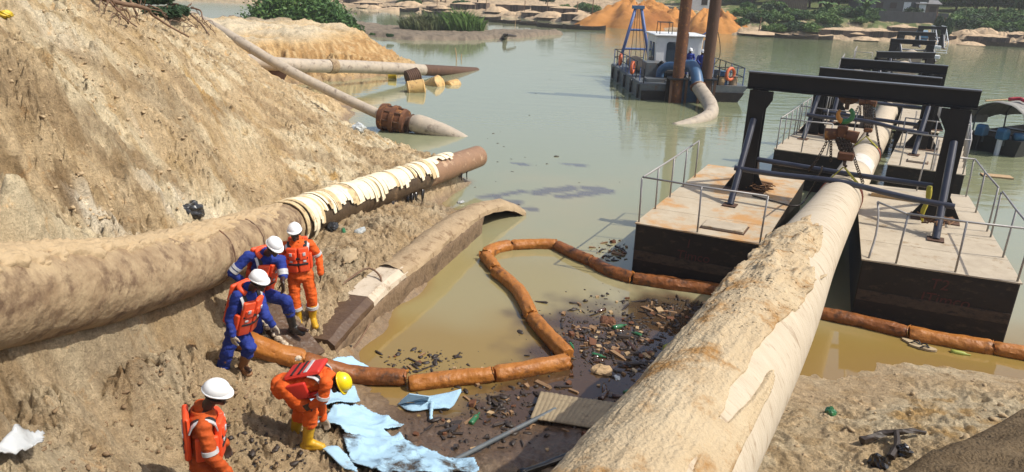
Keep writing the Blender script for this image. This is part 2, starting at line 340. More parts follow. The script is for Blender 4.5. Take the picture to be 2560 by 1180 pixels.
# ------------------------------------------------------------------ pipe axes (used by the ground too)
LP_IMG = [(0, 745, 245, 1.10), (300, 700, 200, 1.07), (600, 610, 150, 1.04), (800, 530, 105, .94), (1000, 460, 80, .82), (1195, 391, 60, .72)]
LPc = [RR(x, y, FPX * D / w) for x, y, w, D in LP_IMG]
LPr = [D / 2 * k for (*_, D), k in zip(LP_IMG, (.84, .85, .87, .9, .92, .95))]
LPc = [LPc[0] + (LPc[0] - LPc[1]) * 1.6] + LPc; LPr = [LPr[0]] + LPr
LPX = spline(LPc, 160); 
_d = np.linspace(0, 1, 160)
_k = np.concatenate([[0], np.cumsum(np.linalg.norm(np.diff(np.array(LPc), axis=0), axis=1))]); _k /= _k[-1]
LPR = np.interp(_d, _k, LPr)

# ------------------------------------------------------------------ ground height
class RBF:
    def __init__(s, pts):
        p = np.array(pts, float); s.p = p[:, :2]; n = len(p)
        A = s.k(np.linalg.norm(s.p[:, None] - s.p[None], axis=2)) + np.eye(n) * 1e-2
        Q = np.concatenate([np.ones((n, 1)), s.p], 1)
        Mx = np.block([[A, Q], [Q.T, np.zeros((3, 3))]])
        s.w = np.linalg.solve(Mx, np.concatenate([p[:, 2], np.zeros(3)])); s.n = n
    def k(s, r): return r
    def __call__(s, x, y):
        out = s.w[s.n] + s.w[s.n + 1] * x + s.w[s.n + 2] * y
        for i in range(s.n):
            out = out + s.w[i] * np.sqrt((x - s.p[i, 0]) ** 2 + (y - s.p[i, 1]) ** 2 + 0.05)
        return out
def pix(l): return [tuple(P(x, y, z)) for x, y, z in l]
# hill to the left of the big pipe
hill = pix([(0, 0, 5.0), (0, 150, 4.75), (0, 300, 4.4), (0, 430, 3.95), (125, 0, 5.1), (125, 200, 4.45), (250, 0, 5.1), (250, 120, 4.6), (250, 250, 4.0), (250, 400, 3.4), (250, 480, 3.1), (350, 60, 4.75),
            (450, 490, 2.45), (450, 400, 2.85), (450, 300, 3.5), (450, 200, 3.85), (450, 100, 4.15), (480, 32, 4.3), (560, 85, 3.5), (600, 260, 2.9), (600, 400, 2.2), (600, 470, 1.85), (700, 460, 1.5), (700, 380, 1.95), (700, 290, 2.3), (620, 150, 2.75),
            (665, 180, 2.25), (740, 232, 1.75), (800, 280, 1.25), (870, 324, .6), (800, 400, 1.55), (900, 420, 1.2), (950, 400, 1.05), (960, 350, .4), (1010, 375, .5), (1065, 388, .62), (1000, 420, .85), (900, 370, .95), (1090, 402, .62), (850, 470, 1.3)])
for i in range(6, 150, 9):
    c = LPX[i]; t = LPX[i + 1] - LPX[i]; nl = np.array([-t[1], t[0]]); nl /= np.linalg.norm(nl)
    if i < 128:
        q = c[:2] + nl * 0.42; hill.append((q[0], q[1], c[2] + np.interp(i, [0, 60, 90], [.98, .9, .62]) * LPR[i]))
hill += [(-6.0, 27.2, .0), (-5.0, 26.4, -.25), (-3.8, 25.6, -.3), (-2.6, 24.0, -.25), (-1.6, 22.0, -.4), (-8.2, 27.6, .75), (-10.2, 29.2, 1.7), (-11.6, 30.6, 2.55), (-14.9, 34.0, 3.2), (-8.0, 30.5, .9), (-13, 20, 4.9), (-18, 18, 5.6), (-22, 28, 5.2), (-14, 27, 4.4), (-6.5, 3, 5.0), (-6, 0, 5.2), (-12, 8, 5.9),
         (-1, 24, -.7), (2, 25, -1), (-2, 29, -.9), (4, 34, -1.2), (-16, 38, 2.4), (-20, 42, 2.6), (-12.4, 33.5, 1.5), (-11.0, 33.0, .9), (-9.3, 34, .35), (-10.5, 37, .35), (-7.5, 36, .08), (-6.5, 33, -.12), (-8, 32.0, .1), (-6, 38, .05), (-5.2, 40, -.1), (-7, 42, .12), (-9, 44, .15), (-4, 44, -.6), (-1, 40, -1), (-5, 48, -.6), (-8, 50, -.4), (-7.2, 30.3, -.05), (-3.6, 36, -.5)]
HL = RBF(hill)
# floor to the right of the big pipe
floor = []
for i in range(6, 152, 9):
    c = LPX[i]; t = LPX[i + 1] - LPX[i]; nl = np.array([-t[1], t[0]]); nl /= np.linalg.norm(nl)
    dz = np.interp(c[1], [4, 7, 9, 11, 14, 16, 17.5, 18.5, 20], [-.66, -.66, -.74, -.72, -.30, -.30, -.45, -.85, -1.6]) ; q = c[:2] - nl * 0.55
    floor.append((q[0], q[1], c[2] + dz))
floor += pix([(100, 900, 2.1), (0, 1050, 1.95), (0, 1180, 1.65), (200, 1000, 1.6), (300, 870, 1.5), (300, 1000, 1.25), (300, 1180, 1.0), (400, 850, 1.2), (450, 930, .95), (480, 790, 1.0), (520, 880, .85), (560, 925, .45), (605, 925, .42), (520, 925, .6), (590, 890, .55), (640, 900, .45), (500, 1180, .7), (400, 1100, .95), (600, 800, .82), (640, 720, .85), (620, 860, .66), (660, 870, .62), (700, 800, .66), (760, 815, .6), (690, 850, .55), (640, 980, .55),
              (700, 1010, .5), (640, 1050, .52), (740, 1085, .48), (780, 1115, .45), (650, 1150, .5), (740, 1180, .42), (830, 1140, .3), (800, 1040, .3), (780, 960, .3), (700, 920, .42), (850, 950, .08), (900, 1000, .05), (960, 1080, .13), (1000, 1030, .02), (1100, 1100, .03), (1180, 1180, .14), (1060, 1180, .18), (1000, 975, -.08),
              (1150, 1020, -.03), (1300, 1060, .0), (1250, 1130, .05), (1400, 1130, .09), (1400, 1180, .2), (1500, 1100, .1), (1480, 960, -.05), (1380, 980, -.02), (1600, 960, -.04), (1500, 820, -.05), (1600, 800, -.06), (1750, 780, -.05), (1680, 860, -.02), (1700, 740, -.2),
              (840, 700, .85), (900, 600, .82), (960, 560, .72), (1040, 530, .5), (1100, 520, .25), (820, 620, .95), (800, 760, .72), (950, 660, .72), (1060, 590, .55), (1150, 530, .2), (1130, 500, .0),
              (900, 880, -.08), (1000, 800, -.25), (1100, 700, -.35), (1200, 620, -.4), (1250, 560, -.4), (1200, 800, -.35), (1300, 700, -.5), (1100, 900, -.2), (1300, 860, -.25), (1350, 640, -.6), (1250, 500, -.4),
              (2080, 830, -.2), (2200, 880, -.12), (2350, 900, -.1), (2540, 930, -.12), (2100, 920, -.06), (2080, 1000, .1), (2160, 950, .02), (2250, 960, .14), (2330, 935, .14), (2440, 960, .25), (2560, 990, .2), (2200, 1050, .3), (2400, 1030, .38), (2000, 1050, .28), (1950, 1150, .55), (2150, 1140, .55), (2300, 1090, .55), (2560, 1080, .6)])
floor += [(4.6, 5.2, 1.0), (7, 6, 1.1), (10, 6, 1.3), (12, 9, .6), (1.6, 3.8, .9), (-.5, 4.5, .9), (-3, 3.5, 1.4), (1.5, 1.5, 2.6), (6, 2.5, 2.4), (3.5, 4.3, 1.3), (10, 12, -.8), (4, 14, -.8), (2, 16, -1), (8, 16, -1), (0, 19, -.9), (5, 22, -1.2), (-1.5, 20.5, -.8), (15, 14, -.9), (0, 26, -1.2), (10, 26, -1.2), (-1, 32, -1.2), (20, 30, -1.4)]
HF = RBF(floor)
_t = LPX[-1] - LPX[-12]; _t = _t / np.linalg.norm(_t[:2])
LP2 = np.concatenate([LPX[::6, :2], [LPX[-1][:2]], [LPX[-1][:2] + _t[:2] * 4, LPX[-1][:2] + _t[:2] * 30]])
LP2 = np.concatenate([[LP2[0] + (LP2[0] - LP2[1]) * 12], LP2])
def sdist_line(x, y, L):
    best = np.full(x.shape, 1e9); sg = np.zeros(x.shape)
    for i in range(len(L) - 1):
        a = L[i]; b = L[i + 1]; d = b - a; l2 = d @ d
        t = np.clip(((x - a[0]) * d[0] + (y - a[1]) * d[1]) / l2, 0, 1)
        dx = x - a[0] - t * d[0]; dy = y - a[1] - t * d[1]; r = dx * dx + dy * dy
        cr = d[0] * dy - d[1] * dx   # >0 left
        m = r < best; best = np.where(m, r, best); sg = np.where(m, np.sign(cr), sg)
    return np.sqrt(best) * sg    # positive = left (uphill)
BANK = np.array([(-140, 190), (-60, 152), (-29, 138), (-12, 127), (0, 120), (6, 110), (11.5, 105), (20, 99), (28.3, 94.5), (40, 91.5), (54, 89.8), (62, 87.5), (90, 80), (160, 60)], float)
def far_bank(x, y):
    d = sdist_line(x, y, BANK)      # positive = left of direction = inland (north)
    n = fbm(x * .11, y * .11, 3); n2 = fbm(x * .5 + 40, y * .5, 3)
    right = sstep(5, 45, x)
    h = -1.4 + 1.6 * sstep(-1.5, .8, d + n * .8) + 0.45 * sstep(1.2, 3.4, d + n2 * 1.1) + (.45 + .75 * right) * sstep(4.5, 11, d + n2 * 1.5 + n) + 1.0 * right * sstep(11, 24, d) + (5 + 14 * right) * sstep(34, 92, d)
    rg = ridged(x * .45 + 3, y * .45, 3)
    return h + sstep(0, 2, d) * (n2 * .16 + .14 * np.abs(rg) * (1 - .5 * right))
def island(x, y):
    # mud spit with reeds
    n = fbm(x * .28, y * .28, 3); n2 = fbm(x * 1.3, y * 1.3, 2)
    cx = np.clip(x, -24, 3.5); cy = np.interp(cx, [-24, -18, -10, -3, 3.5], [86, 83, 76, 80, 85.5])
    w = np.interp(cx, [-24, -18, -10, -3, 1, 3.5], [8, 6, 5.0, 4.5, 3.4, 1.6])
    d = np.sqrt((x - cx) ** 2 + ((y - cy) * .8) ** 2) / w
    return -1.2 + 1.62 * sstep(1.5, .75, d + n * .25) + .10 * n2 * sstep(1.2, .8, d)
CLIFF = np.array([(-30, 25), (-20, 33.5), (-15.2, 38.8), (-12.6, 41.2), (-11, 42.8), (-9.6, 44.6), (-8.3, 46.8), (-8.6, 50), (-11, 55), (-18, 62), (-40, 66)], float)
def back_hill(x, y):
    d = sdist_line(x, y, CLIFF)
    n = fbm(x * .33, y * .33, 3); g = ridged(x * 1.1 + .5 * y, y * 1.1 - .5 * x, 2); g2 = fbm(x * 1.4, y * 1.4, 3)
    dd = d + g * .62 + n * .45 + .25 * ridged(x * 2.6 + 1.2 * y, y * .9 - 1.0 * x, 2)
    top = 2.0 + .32 * n + .35 * sstep(3, 10, d)
    along = sstep(-7.4, -12.5, x)                       # tapers to the right-hand tip
    top = top * (.34 + .66 * along)
    h = -.4 + .75 * sstep(-1.6, .2, dd) + (top - .3) * (.72 * sstep(-.1, .85 + .3 * n, dd) + .28 * sstep(.7, 2.4, dd))
    return h + (.12 * g2 + .07 * ridged(x * 2.2, y * 2.2, 2)) * sstep(0, .8, dd)
def base_height(x, y):
    s = sdist_line(x, y, LP2)
    w = sstep(-.30, .22, s)
    near = np.hypot(x, y + 2)
    h = HL(x, y) * w + HF(x, y) * (1 - w)
    h = np.minimum(h, 8)
    fall = sstep(36, 46, near)
    h = h * (1 - fall) + (-1.4) * fall
    h = np.where(near > 46, -1.4, h)
    h = np.maximum(h, np.where((x < 0) & (y > 28), back_hill(x, y), -1.5))
    h = np.maximum(h, island(x, y)); h = np.maximum(h, far_bank(x, y))
    return h, s
_dr = np.random.default_rng(31); DENT = []
for _ in range(330): DENT.append((_dr.uniform(-4.9, -.9), _dr.uniform(5.4, 17.5), _dr.uniform(0, PI), _dr.uniform(.10, .16), _dr.uniform(.05, .075), _dr.uniform(.025, .06)))
for _ in range(40): DENT.append((_dr.uniform(3.2, 9.0), _dr.uniform(4.5, 9.6), _dr.uniform(0, PI), _dr.uniform(.09, .2), _dr.uniform(.05, .1), _dr.uniform(.02, .05)))
def dents(x, y):
    out = np.zeros(x.shape); near = np.nonzero((x > -5.5) & (x < 9.5) & (y > 4) & (y < 18))[0]
    if not len(near): return out
    xs, ys = x[near], y[near]; o_ = np.argsort(ys); ysrt = ys[o_]
    for cx, cy, an, a, b, dp in DENT:
        i0, i1 = np.searchsorted(ysrt, [cy - .4, cy + .4]); k = o_[i0:i1]
        if not len(k): continue
        dx = xs[k] - cx; m = np.abs(dx) < .4; k = k[m]
        if not len(k): continue
        dx = dx[m]; dy = ys[k] - cy; u = (dx * math.cos(an) + dy * math.sin(an)) / a; v = (-dx * math.sin(an) + dy * math.cos(an)) / b
        r = u * u + v * v; out[near[k]] += dp * (-np.exp(-r ** 1.6) + .75 * np.exp(-((np.sqrt(r) - 1.35) / .38) ** 2))
    return out
def height(x, y):
    x = np.atleast_1d(np.asarray(x, float)); y = np.atleast_1d(np.asarray(y, float))
    h, s = base_height(x, y)
    near = np.hypot(x, y)
    k = sstep(42, 26, near) * sstep(-.06, .30, h)
    hillm = sstep(-.2, .8, s)
    right = sstep(.5, 2.5, x) * sstep(14, 10, y)
    band = sstep(.25, .55, s) * sstep(1.7, 1.0, s + .35 * fbm(x * .9, y * .9, 2)) * sstep(11, 8.5, y)
    amp = (.80 + .16 * hillm + .6 * band) * k * (1 - .62 * right)
    wx = x + .25 * fbm(x * 1.1, y * 1.1, 2); wy = y + .25 * fbm(x * 1.1 + 9, y * 1.1 + 4, 2)
    n = .10 * fbm(wx * .9, wy * .9, 3) + .075 * ridged(wx * 2.3 + 11, wy * 2.3, 3)
    pat = sstep(-.45, .35, fbm(x * .7 + 3, y * .7 - 8, 2))
    c1 = np.abs(fbm(wx * 5.2, wy * 5.2 + 3, 2)); c2 = np.abs(fbm(wx * 11 + 7, wy * 11, 2)); c3 = fbm(wx * 22 + 2, wy * 22 + 5, 2)
    n = n + (.40 + .60 * pat) * (.24 * np.minimum(c1, .55) + .21 * np.minimum(c2, .5)) + .024 * c3 * sstep(16, 9, near)
    rill = np.abs(fbm(y * 1.7 + .5 * x + .3 * wx, wx * .42 - .1 * y, 3)); n = n + hillm * .15 * np.minimum(rill, .5) - hillm * .04
    lum = np.clip(fbm(wx * 4.2 + 31, wy * 4.2, 2), 0, 1.2)
    n = n + .10 * lum * lum - .12
    n = n + dents(x, y) * sstep(.1, .3, h) / np.maximum(amp, .2)
    return h + amp * n + (.02 * fbm(x * 3, y * 3, 3)) * (1 - k) * sstep(46, 30, near), s, hillm
def H1(x, y): return float(height(x, y)[0][0])
def hit(px, py, rmin=2.5, rmax=140):
    d = ray(px, py); r = rmin * (rmax / rmin) ** np.linspace(0, 1, 1500)
    q = CP + d[None] * r[:, None]
    hh = np.maximum(height(q[:, 0], q[:, 1])[0], 0.0)
    below = q[:, 2] < hh
    if not below.any() or r[int(np.argmax(below))] > 60 and py < 130 and px < 640:
        k = int(np.argmin(np.where(r < 34, q[:, 2] - hh, 99))); return np.array([q[k, 0], q[k, 1], hh[k]])
    i = int(np.argmax(below))
    a = q[max(i - 1, 0)]; b = q[i]; return (a + b) / 2

def polar(nc, nr, r0, r1, amax, pw=1.0, rr=None):
    a = np.linspace(-amax, amax, nc); r = r0 * (r1 / r0) ** (np.linspace(0, 1, nr) ** pw) if rr is None else rr
    A, R = np.meshgrid(a, r, indexing='ij')
    X = np.sin(A) * R; Y = np.cos(A) * R - 1.0
    i = np.arange(nc - 1)[:, None] * nr + np.arange(nr - 1)[None]
    F = np.stack([i, i + 1, i + nr + 1, i + nr], -1).reshape(-1, 4)
    return X.ravel(), Y.ravel(), F
def fast_mesh(name, X, Y, Z, F, smooth=True):
    me = bpy.data.meshes.new(name); n = len(X)
    me.vertices.add(n); me.vertices.foreach_set('co', np.stack([X, Y, Z], 1).ravel())
    me.loops.add(F.size); me.loops.foreach_set('vertex_index', F[:, ::-1].ravel())
    me.polygons.add(len(F)); me.polygons.foreach_set('loop_start', np.arange(len(F)) * 4); me.polygons.foreach_set('loop_total', np.full(len(F), 4))
    me.polygons.foreach_set('use_smooth', np.full(len(F), smooth)); me.update(calc_edges=True); return me
def add_col(me, name, rgb):
    at = me.color_attributes.new(name, 'FLOAT_COLOR', 'POINT')
    at.data.foreach_set('color', np.concatenate([rgb, np.ones((len(rgb), 1))], 1).ravel())
def add_f(me, name, f):
    at = me.attributes.new(name, 'FLOAT', 'POINT'); at.data.foreach_set('value', f.astype(np.float32))

_r = np.concatenate([1.6 * (60 / 1.6) ** np.linspace(0, 1, 1010), 60 * (420 / 60) ** np.linspace(0, 1, 231)[1:]])
X, Y, F = polar(760, len(_r), 1.6, 420, math.radians(53), rr=_r)
Z, S, HM = height(X, Y)
me = fast_mesh('ground', X, Y, Z, F)
# real colours of the soil: pale dry sand, ochre clay, brown wet mud, grey-brown spit, green far slopes
near = np.hypot(X, Y)
n1 = fbm(X * .55, Y * .55, 4); n2 = fbm(X * 2.3 + 5, Y * 2.3, 4); n3 = fbm(X * .25 + 9, Y * .25, 3)
def mixc(a, b, t): return a * (1 - t[:, None]) + np.array(b) * t[:, None]
C = np.tile(np.array([.47, .35, .215]), (len(X), 1))
C = mixc(C, [.58, .48, .33], sstep(-.25, .5, n1))
C = mixc(C, [.38, .265, .14], sstep(.0, .7, n2) * .8)
C = mixc(C, [.50, .30, .10], sstep(.45, .9, n1 * .5 + n2 * .4 + n3 * .5) * .7)
C = mixc(C, [.70, .63, .52], sstep(.45, .8, fbm(X * .7 + 30, Y * .7, 3)) * HM * sstep(16, 8, near) * .8)
C = np.clip(C * np.array([1.15, 1.155, 1.10]), 0, .8)
crust_ = sstep(.05, .45, fbm(X * .9 + 21, Y * .9 + Z * .8, 4)) * HM * sstep(30, 24, near)
C = mixc(C, [.29, .20, .11], crust_ * .6)
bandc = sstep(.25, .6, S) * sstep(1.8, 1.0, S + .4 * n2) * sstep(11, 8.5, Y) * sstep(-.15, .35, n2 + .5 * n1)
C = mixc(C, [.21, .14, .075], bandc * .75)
rb0 = sstep(1.0, 2.5, X) * sstep(14, 10, Y)
flr = (1 - sstep(-.3, .2, S)) * sstep(30, 20, near) * (1 - .65 * rb0)
C = mixc(C, [.34, .245, .15], flr * .42)
C = mixc(C, [.24, .165, .095], flr * sstep(-.1, .6, n1 + n2 * .5) * .5)
bh = sstep(30, 36, near) * sstep(60, 55, near) * (X < -3)
C = mixc(C, [.55, .36, .155], bh * (.45 + .4 * sstep(-.3, .5, n1)))
C = mixc(C, [.40, .225, .085], bh * sstep(.1, .9, ridged(X * 1.9 + 1.2 * Y, Y * .5 - .6 * X, 2)) * sstep(.3, .7, Z) * sstep(2.1, 1.6, Z) * .8)
C = mixc(C, [.60, .50, .34], bh * sstep(1.9, 2.4, Z))
isl = sstep(60, 66, near) * sstep(100, 95, near) * (X < 12)
C = mixc(C, [.23, .185, .135], isl); C = mixc(C, [.14, .115, .085], isl * sstep(0, .6, n2))
fb = sstep(80, 86, near) * (far_bank(X, Y) > -.5)
C = mixc(C, [.46, .345, .22], fb * (1 - isl)); C = mixc(C, [.26, .19, .125], fb * sstep(-.1, .6, n2 + n1) * .8 * (1 - isl))
green = fb * sstep(24, 32, X + 5 * n1) * sstep(.7, 1.2, Z + .35 * n2) * sstep(-.55, -.1, n1) + fb * sstep(2.4, 3.4, Z)
C = mixc(C, [.085, .125, .04], np.clip(green, 0, 1) * .9)
wet = sstep(.42, .02, Z + .10 * n2) * sstep(62, 40, near)
rightb = sstep(1.0, 3.0, X) * sstep(14, 10, Y)
wet = wet * (1 - .6 * rightb)
C = mixc(C, [.155, .10, .055], wet * .85)
frontwet = sstep(.28, .06, Z) * sstep(-2.2, -1.2, X) * sstep(4.2, 3.0, X) * sstep(12.5, 10.5, Y) * sstep(3.0, 4.5, Y)
C = mixc(C, [.075, .045, .028], frontwet * .8)
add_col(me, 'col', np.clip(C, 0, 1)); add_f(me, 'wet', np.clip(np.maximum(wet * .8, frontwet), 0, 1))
gm = bpy.data.materials.new('soil'); gm.use_nodes = True
N = gm.node_tree.nodes; L = gm.node_tree.links; b = N['Principled BSDF']
at = N.new('ShaderNodeAttribute'); at.attribute_name = 'col'
aw = N.new('ShaderNodeAttribute'); aw.attribute_name = 'wet'
tc = N.new('ShaderNodeTexCoord')
def noise_node(scale, detail=6, rough=.65, dist=0.0):
    n = N.new('ShaderNodeTexNoise'); n.inputs['Scale'].default_value = scale; n.inputs['Detail'].default_value = detail; n.inputs['Roughness'].default_value = rough; n.inputs['Distortion'].default_value = dist
    L.new(tc.outputs['Object'], n.inputs[0]); return n
def rng_node(src, a, b_, c, d):
    r = N.new('ShaderNodeMapRange'); r.inputs[1].default_value = a; r.inputs[2].default_value = b_; r.inputs[3].default_value = c; r.inputs[4].default_value = d
    L.new(src, r.inputs[0]); return r.outputs[0]
na = noise_node(9, 8, .7, .6); nb = noise_node(38, 6, .7); nc_ = noise_node(3.2, 6, .6, .8)
v1 = rng_node(na.outputs[0], .3, .7, .72, 1.32); v2 = rng_node(nb.outputs[0], .3, .7, .76, 1.2)
mu = N.new('ShaderNodeMath'); mu.operation = 'MULTIPLY'; L.new(v1, mu.inputs[0]); L.new(v2, mu.inputs[1])
vm = N.new('ShaderNodeVectorMath'); vm.operation = 'SCALE'; L.new(at.outputs[0], vm.inputs[0]); L.new(mu.outputs[0], vm.inputs['Scale'])
ochre = N.new('ShaderNodeMix'); ochre.data_type = 'RGBA'; L.new(rng_node(nc_.outputs[0], .60, .72, 0, .55), ochre.inputs[0]); L.new(vm.outputs[0], ochre.inputs[6])
oc = N.new('ShaderNodeVectorMath'); oc.operation = 'MULTIPLY'; L.new(vm.outputs[0], oc.inputs[0]); oc.inputs[1].default_value = (.95, .66, .36); L.new(oc.outputs[0], ochre.inputs[7])
L.new(ochre.outputs[2], b.inputs['Base Color'])
L.new(rng_node(aw.outputs['Fac'], 0, 1, .95, .28), b.inputs['Roughness'])
L.new(rng_node(aw.outputs['Fac'], 0, 1, .1, .5), b.inputs['Specular IOR Level'])
bp1 = N.new('ShaderNodeBump'); bp1.inputs['Distance'].default_value = .16; L.new(na.outputs[0], bp1.inputs['Height'])
L.new(rng_node(aw.outputs['Fac'], 0, 1, .8, .25), bp1.inputs['Strength'])
bp2 = N.new('ShaderNodeBump'); bp2.inputs['Distance'].default_value = .04; L.new(nb.outputs[0], bp2.inputs['Height']); L.new(bp1.outputs[0], bp2.inputs['Normal'])
L.new(rng_node(aw.outputs['Fac'], 0, 1, .8, .3), bp2.inputs['Strength'])
L.new(bp2.outputs[0], b.inputs['Normal'])
me.materials.append(gm)
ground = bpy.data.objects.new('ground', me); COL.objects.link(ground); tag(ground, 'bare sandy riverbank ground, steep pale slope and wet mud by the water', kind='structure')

# ------------------------------------------------------------------ water
X, Y, F = polar(420, 700, 1.6, 600, math.radians(62))
gh = base_height(X, Y)[0]
me = fast_mesh('water', X, Y, np.zeros(len(X)), F)
near = np.hypot(X, Y); n1 = fbm(X * .35, Y * .35, 3); n2 = fbm(X * 1.3, Y * 1.3, 3)
C = np.tile(np.array([.235, .245, .145]), (len(X), 1))
C = mixc(C, [.29, .255, .14], sstep(24, 13, near + 3 * n1))
pool = sstep(13.2, 10.8, Y + .8 * n1) 
C = mixc(C, [.235, .155, .038], pool * .95)
C = mixc(C, [.25, .20, .07], sstep(17.5, 14, Y + 1.2 * n1) * sstep(2.5, .5, X + .5 * n1) * (1 - pool) * .7)
C = mixc(C, [.135, .165, .085], sstep(26, 40, near) * sstep(2, 14, X + 3 * n1) * .8)  # far right: green reflection of the trees painted into the water colour
def blob(px, py, rx, ry, ang=0, soft=.35, nz=.35):
    c = P(px, py, 0); dx = X - c[0]; dy = Y - c[1]; ca, sa = math.cos(ang), math.sin(ang)
    u = (dx * ca + dy * sa) / rx; v = (-dx * sa + dy * ca) / ry
    return sstep(1 + soft, 1 - soft, np.sqrt(u * u + v * v) + nz * n2 + .5 * nz * n1)
oil = np.maximum.reduce([blob(1560, 880, 1.7, 1.8), blob(1420, 1010, 1.2, .8), blob(1680, 800, 1.0, 1.3), blob(1500, 980, 1.8, .8), blob(1300, 1060, 1.2, .7)])
trail = np.zeros(len(X))
for (x0, y0), (x1, y1), w_ in (((1205, 492), (1300, 480), .10), ((1300, 480), (1345, 478), .05), ((1345, 482), (1425, 470), .20), ((1400, 492), (1520, 478), .16), ((1470, 470), (1520, 476), .2), ((1250, 500), (1290, 508), .16), ((1290, 408), (1320, 412), .10), ((1418, 410), (1460, 414), .10), ((1300, 520), (1335, 524), .08)):
    a_ = P(x0, y0, 0); b_ = P(x1, y1, 0); dx, dy = b_[0] - a_[0], b_[1] - a_[1]; t_ = np.clip(((X - a_[0]) * dx + (Y - a_[1]) * dy) / (dx * dx + dy * dy), 0, 1)
    dist = np.hypot(X - a_[0] - t_ * dx, Y - a_[1] - t_ * dy) + .12 * fbm(X * 2.5, Y * 2.5, 2); trail = np.maximum(trail, sstep(w_ + .12, w_, dist))
C = mixc(C, [.045, .022, .014], oil * .9); C = mixc(C, [.075, .06, .07], trail * .75)
sh = sstep(-.16, .0, gh) * sstep(30, 18, near)
C = mixc(C, [.22, .135, .05], sh * (1 - oil) * .6)
sh2 = sstep(-.3, -.02, gh) * sstep(24, 30, near) * sstep(60, 50, near)
C = mixc(C, [.34, .25, .09], sh2 * .8)
add_col(me, 'col', np.clip(C, 0, 1)); add_f(me, 'oil', oil)
rip = sstep(14, 34, near) * (.12 + .88 * sstep(0, 16, X + 4 * n1))
add_f(me, 'rip', rip)
wm = bpy.data.materials.new('murky_water'); wm.use_nodes = True
N = wm.node_tree.nodes; L = wm.node_tree.links; b = N['Principled BSDF']
at = N.new('ShaderNodeAttribute'); at.attribute_name = 'col'; ar = N.new('ShaderNodeAttribute'); ar.attribute_name = 'rip'
tc = N.new('ShaderNodeTexCoord')
L.new(at.outputs[0], b.inputs['Base Color']); b.inputs['Roughness'].default_value = .035; b.inputs['IOR'].default_value = 1.62
b.inputs['Specular IOR Level'].default_value = .5
mp = N.new('ShaderNodeMapping'); mp.inputs['Scale'].default_value = (.55, 1.5, 1); mp.inputs['Rotation'].default_value = (0, 0, .2); L.new(tc.outputs['Object'], mp.inputs[0])
w1 = N.new('ShaderNodeTexNoise'); w1.inputs['Scale'].default_value = 1.1; w1.inputs['Detail'].default_value = 4; w1.inputs['Roughness'].default_value = .55; L.new(mp.outputs[0], w1.inputs[0])
bp = N.new('ShaderNodeBump'); bp.inputs['Distance'].default_value = .12; L.new(w1.outputs[0], bp.inputs['Height'])
L.new(rng_node(ar.outputs['Fac'], 0, 1, .02, .36), bp.inputs['Strength']); L.new(bp.outputs[0], b.inputs['Normal'])
me.materials.append(wm)
water = bpy.data.objects.new('water', me); COL.objects.link(water); tag(water, 'still murky green brown river water with oily patches', kind='structure')
# ------------------------------------------------------------------ big pipe over the pontoons
FP_IMG = [(1663, 1180, 416), (1846, 900, 312), (2006, 640, 176), (2097, 500, 108), (2146, 418, 80), (2195, 330, 60), (2225, 262, 46)]
FPc = [RR(x, y, FPX * 1.05 / w) for x, y, w in FP_IMG]
FPc = [FPc[0] + (FPc[0] - FPc[1]) * 2.2 + np.array([0, 0, .1])] + FPc
FPX_ = spline(FPc, 150); FPR = 0.45
def frame_at(path, i):
    t = path[min(i + 1, len(path) - 1)] - path[max(i - 1, 0)]; t = t / np.linalg.norm(t)
    s = np.cross(t, [0, 0, 1]); s /= np.linalg.norm(s); return t, s, np.cross(s, t)      # forward, right, up
pipeline = thing('coated_pipeline', FPc[1], 'big pale concrete coated pipeline running from the bottom edge out between the black pontoons', 'pipe')
build('pipe_body', MB().tube(FPX_, FPR, 48), M['pipe_pale'], pipeline, True, sharp=60)
def ring(mb, path, i, r, w):
    t, s, u = frame_at(path, i); c = path[i]
    mb.tube([c - t * w / 2, c - t * w / 2 * .8, c + t * w / 2 * .8, c + t * w / 2], [r * .99, r, r, r * .99], 40)
for i in (92, 112):
    mb = MB(); ring(mb, FPX_, i, FPR * 1.012, .10); build('joint_band', mb, M['concrete'], pipeline, True, sharp=40)
mb = MB()       # pale torn wrap left near the pontoons
i0, i1 = 78, 84; V = []
for i in np.linspace(i0, i1, 14):
    k = int(i); fr = i - k; t, s, u = frame_at(FPX_, k); c = FPX_[k] * (1 - fr) + FPX_[k + 1] * fr
    e = .15 * fbm1(i * .9, 3)
    for a in np.linspace(-.15 + e, 1.25 + e * .6, 12):
        V.append(c + (FPR + .006) * (math.sin(a) * s + math.cos(a) * u))
build('torn_wrap', MB().grid(V, 14, 12), M['pipe_wrap'], pipeline, True)
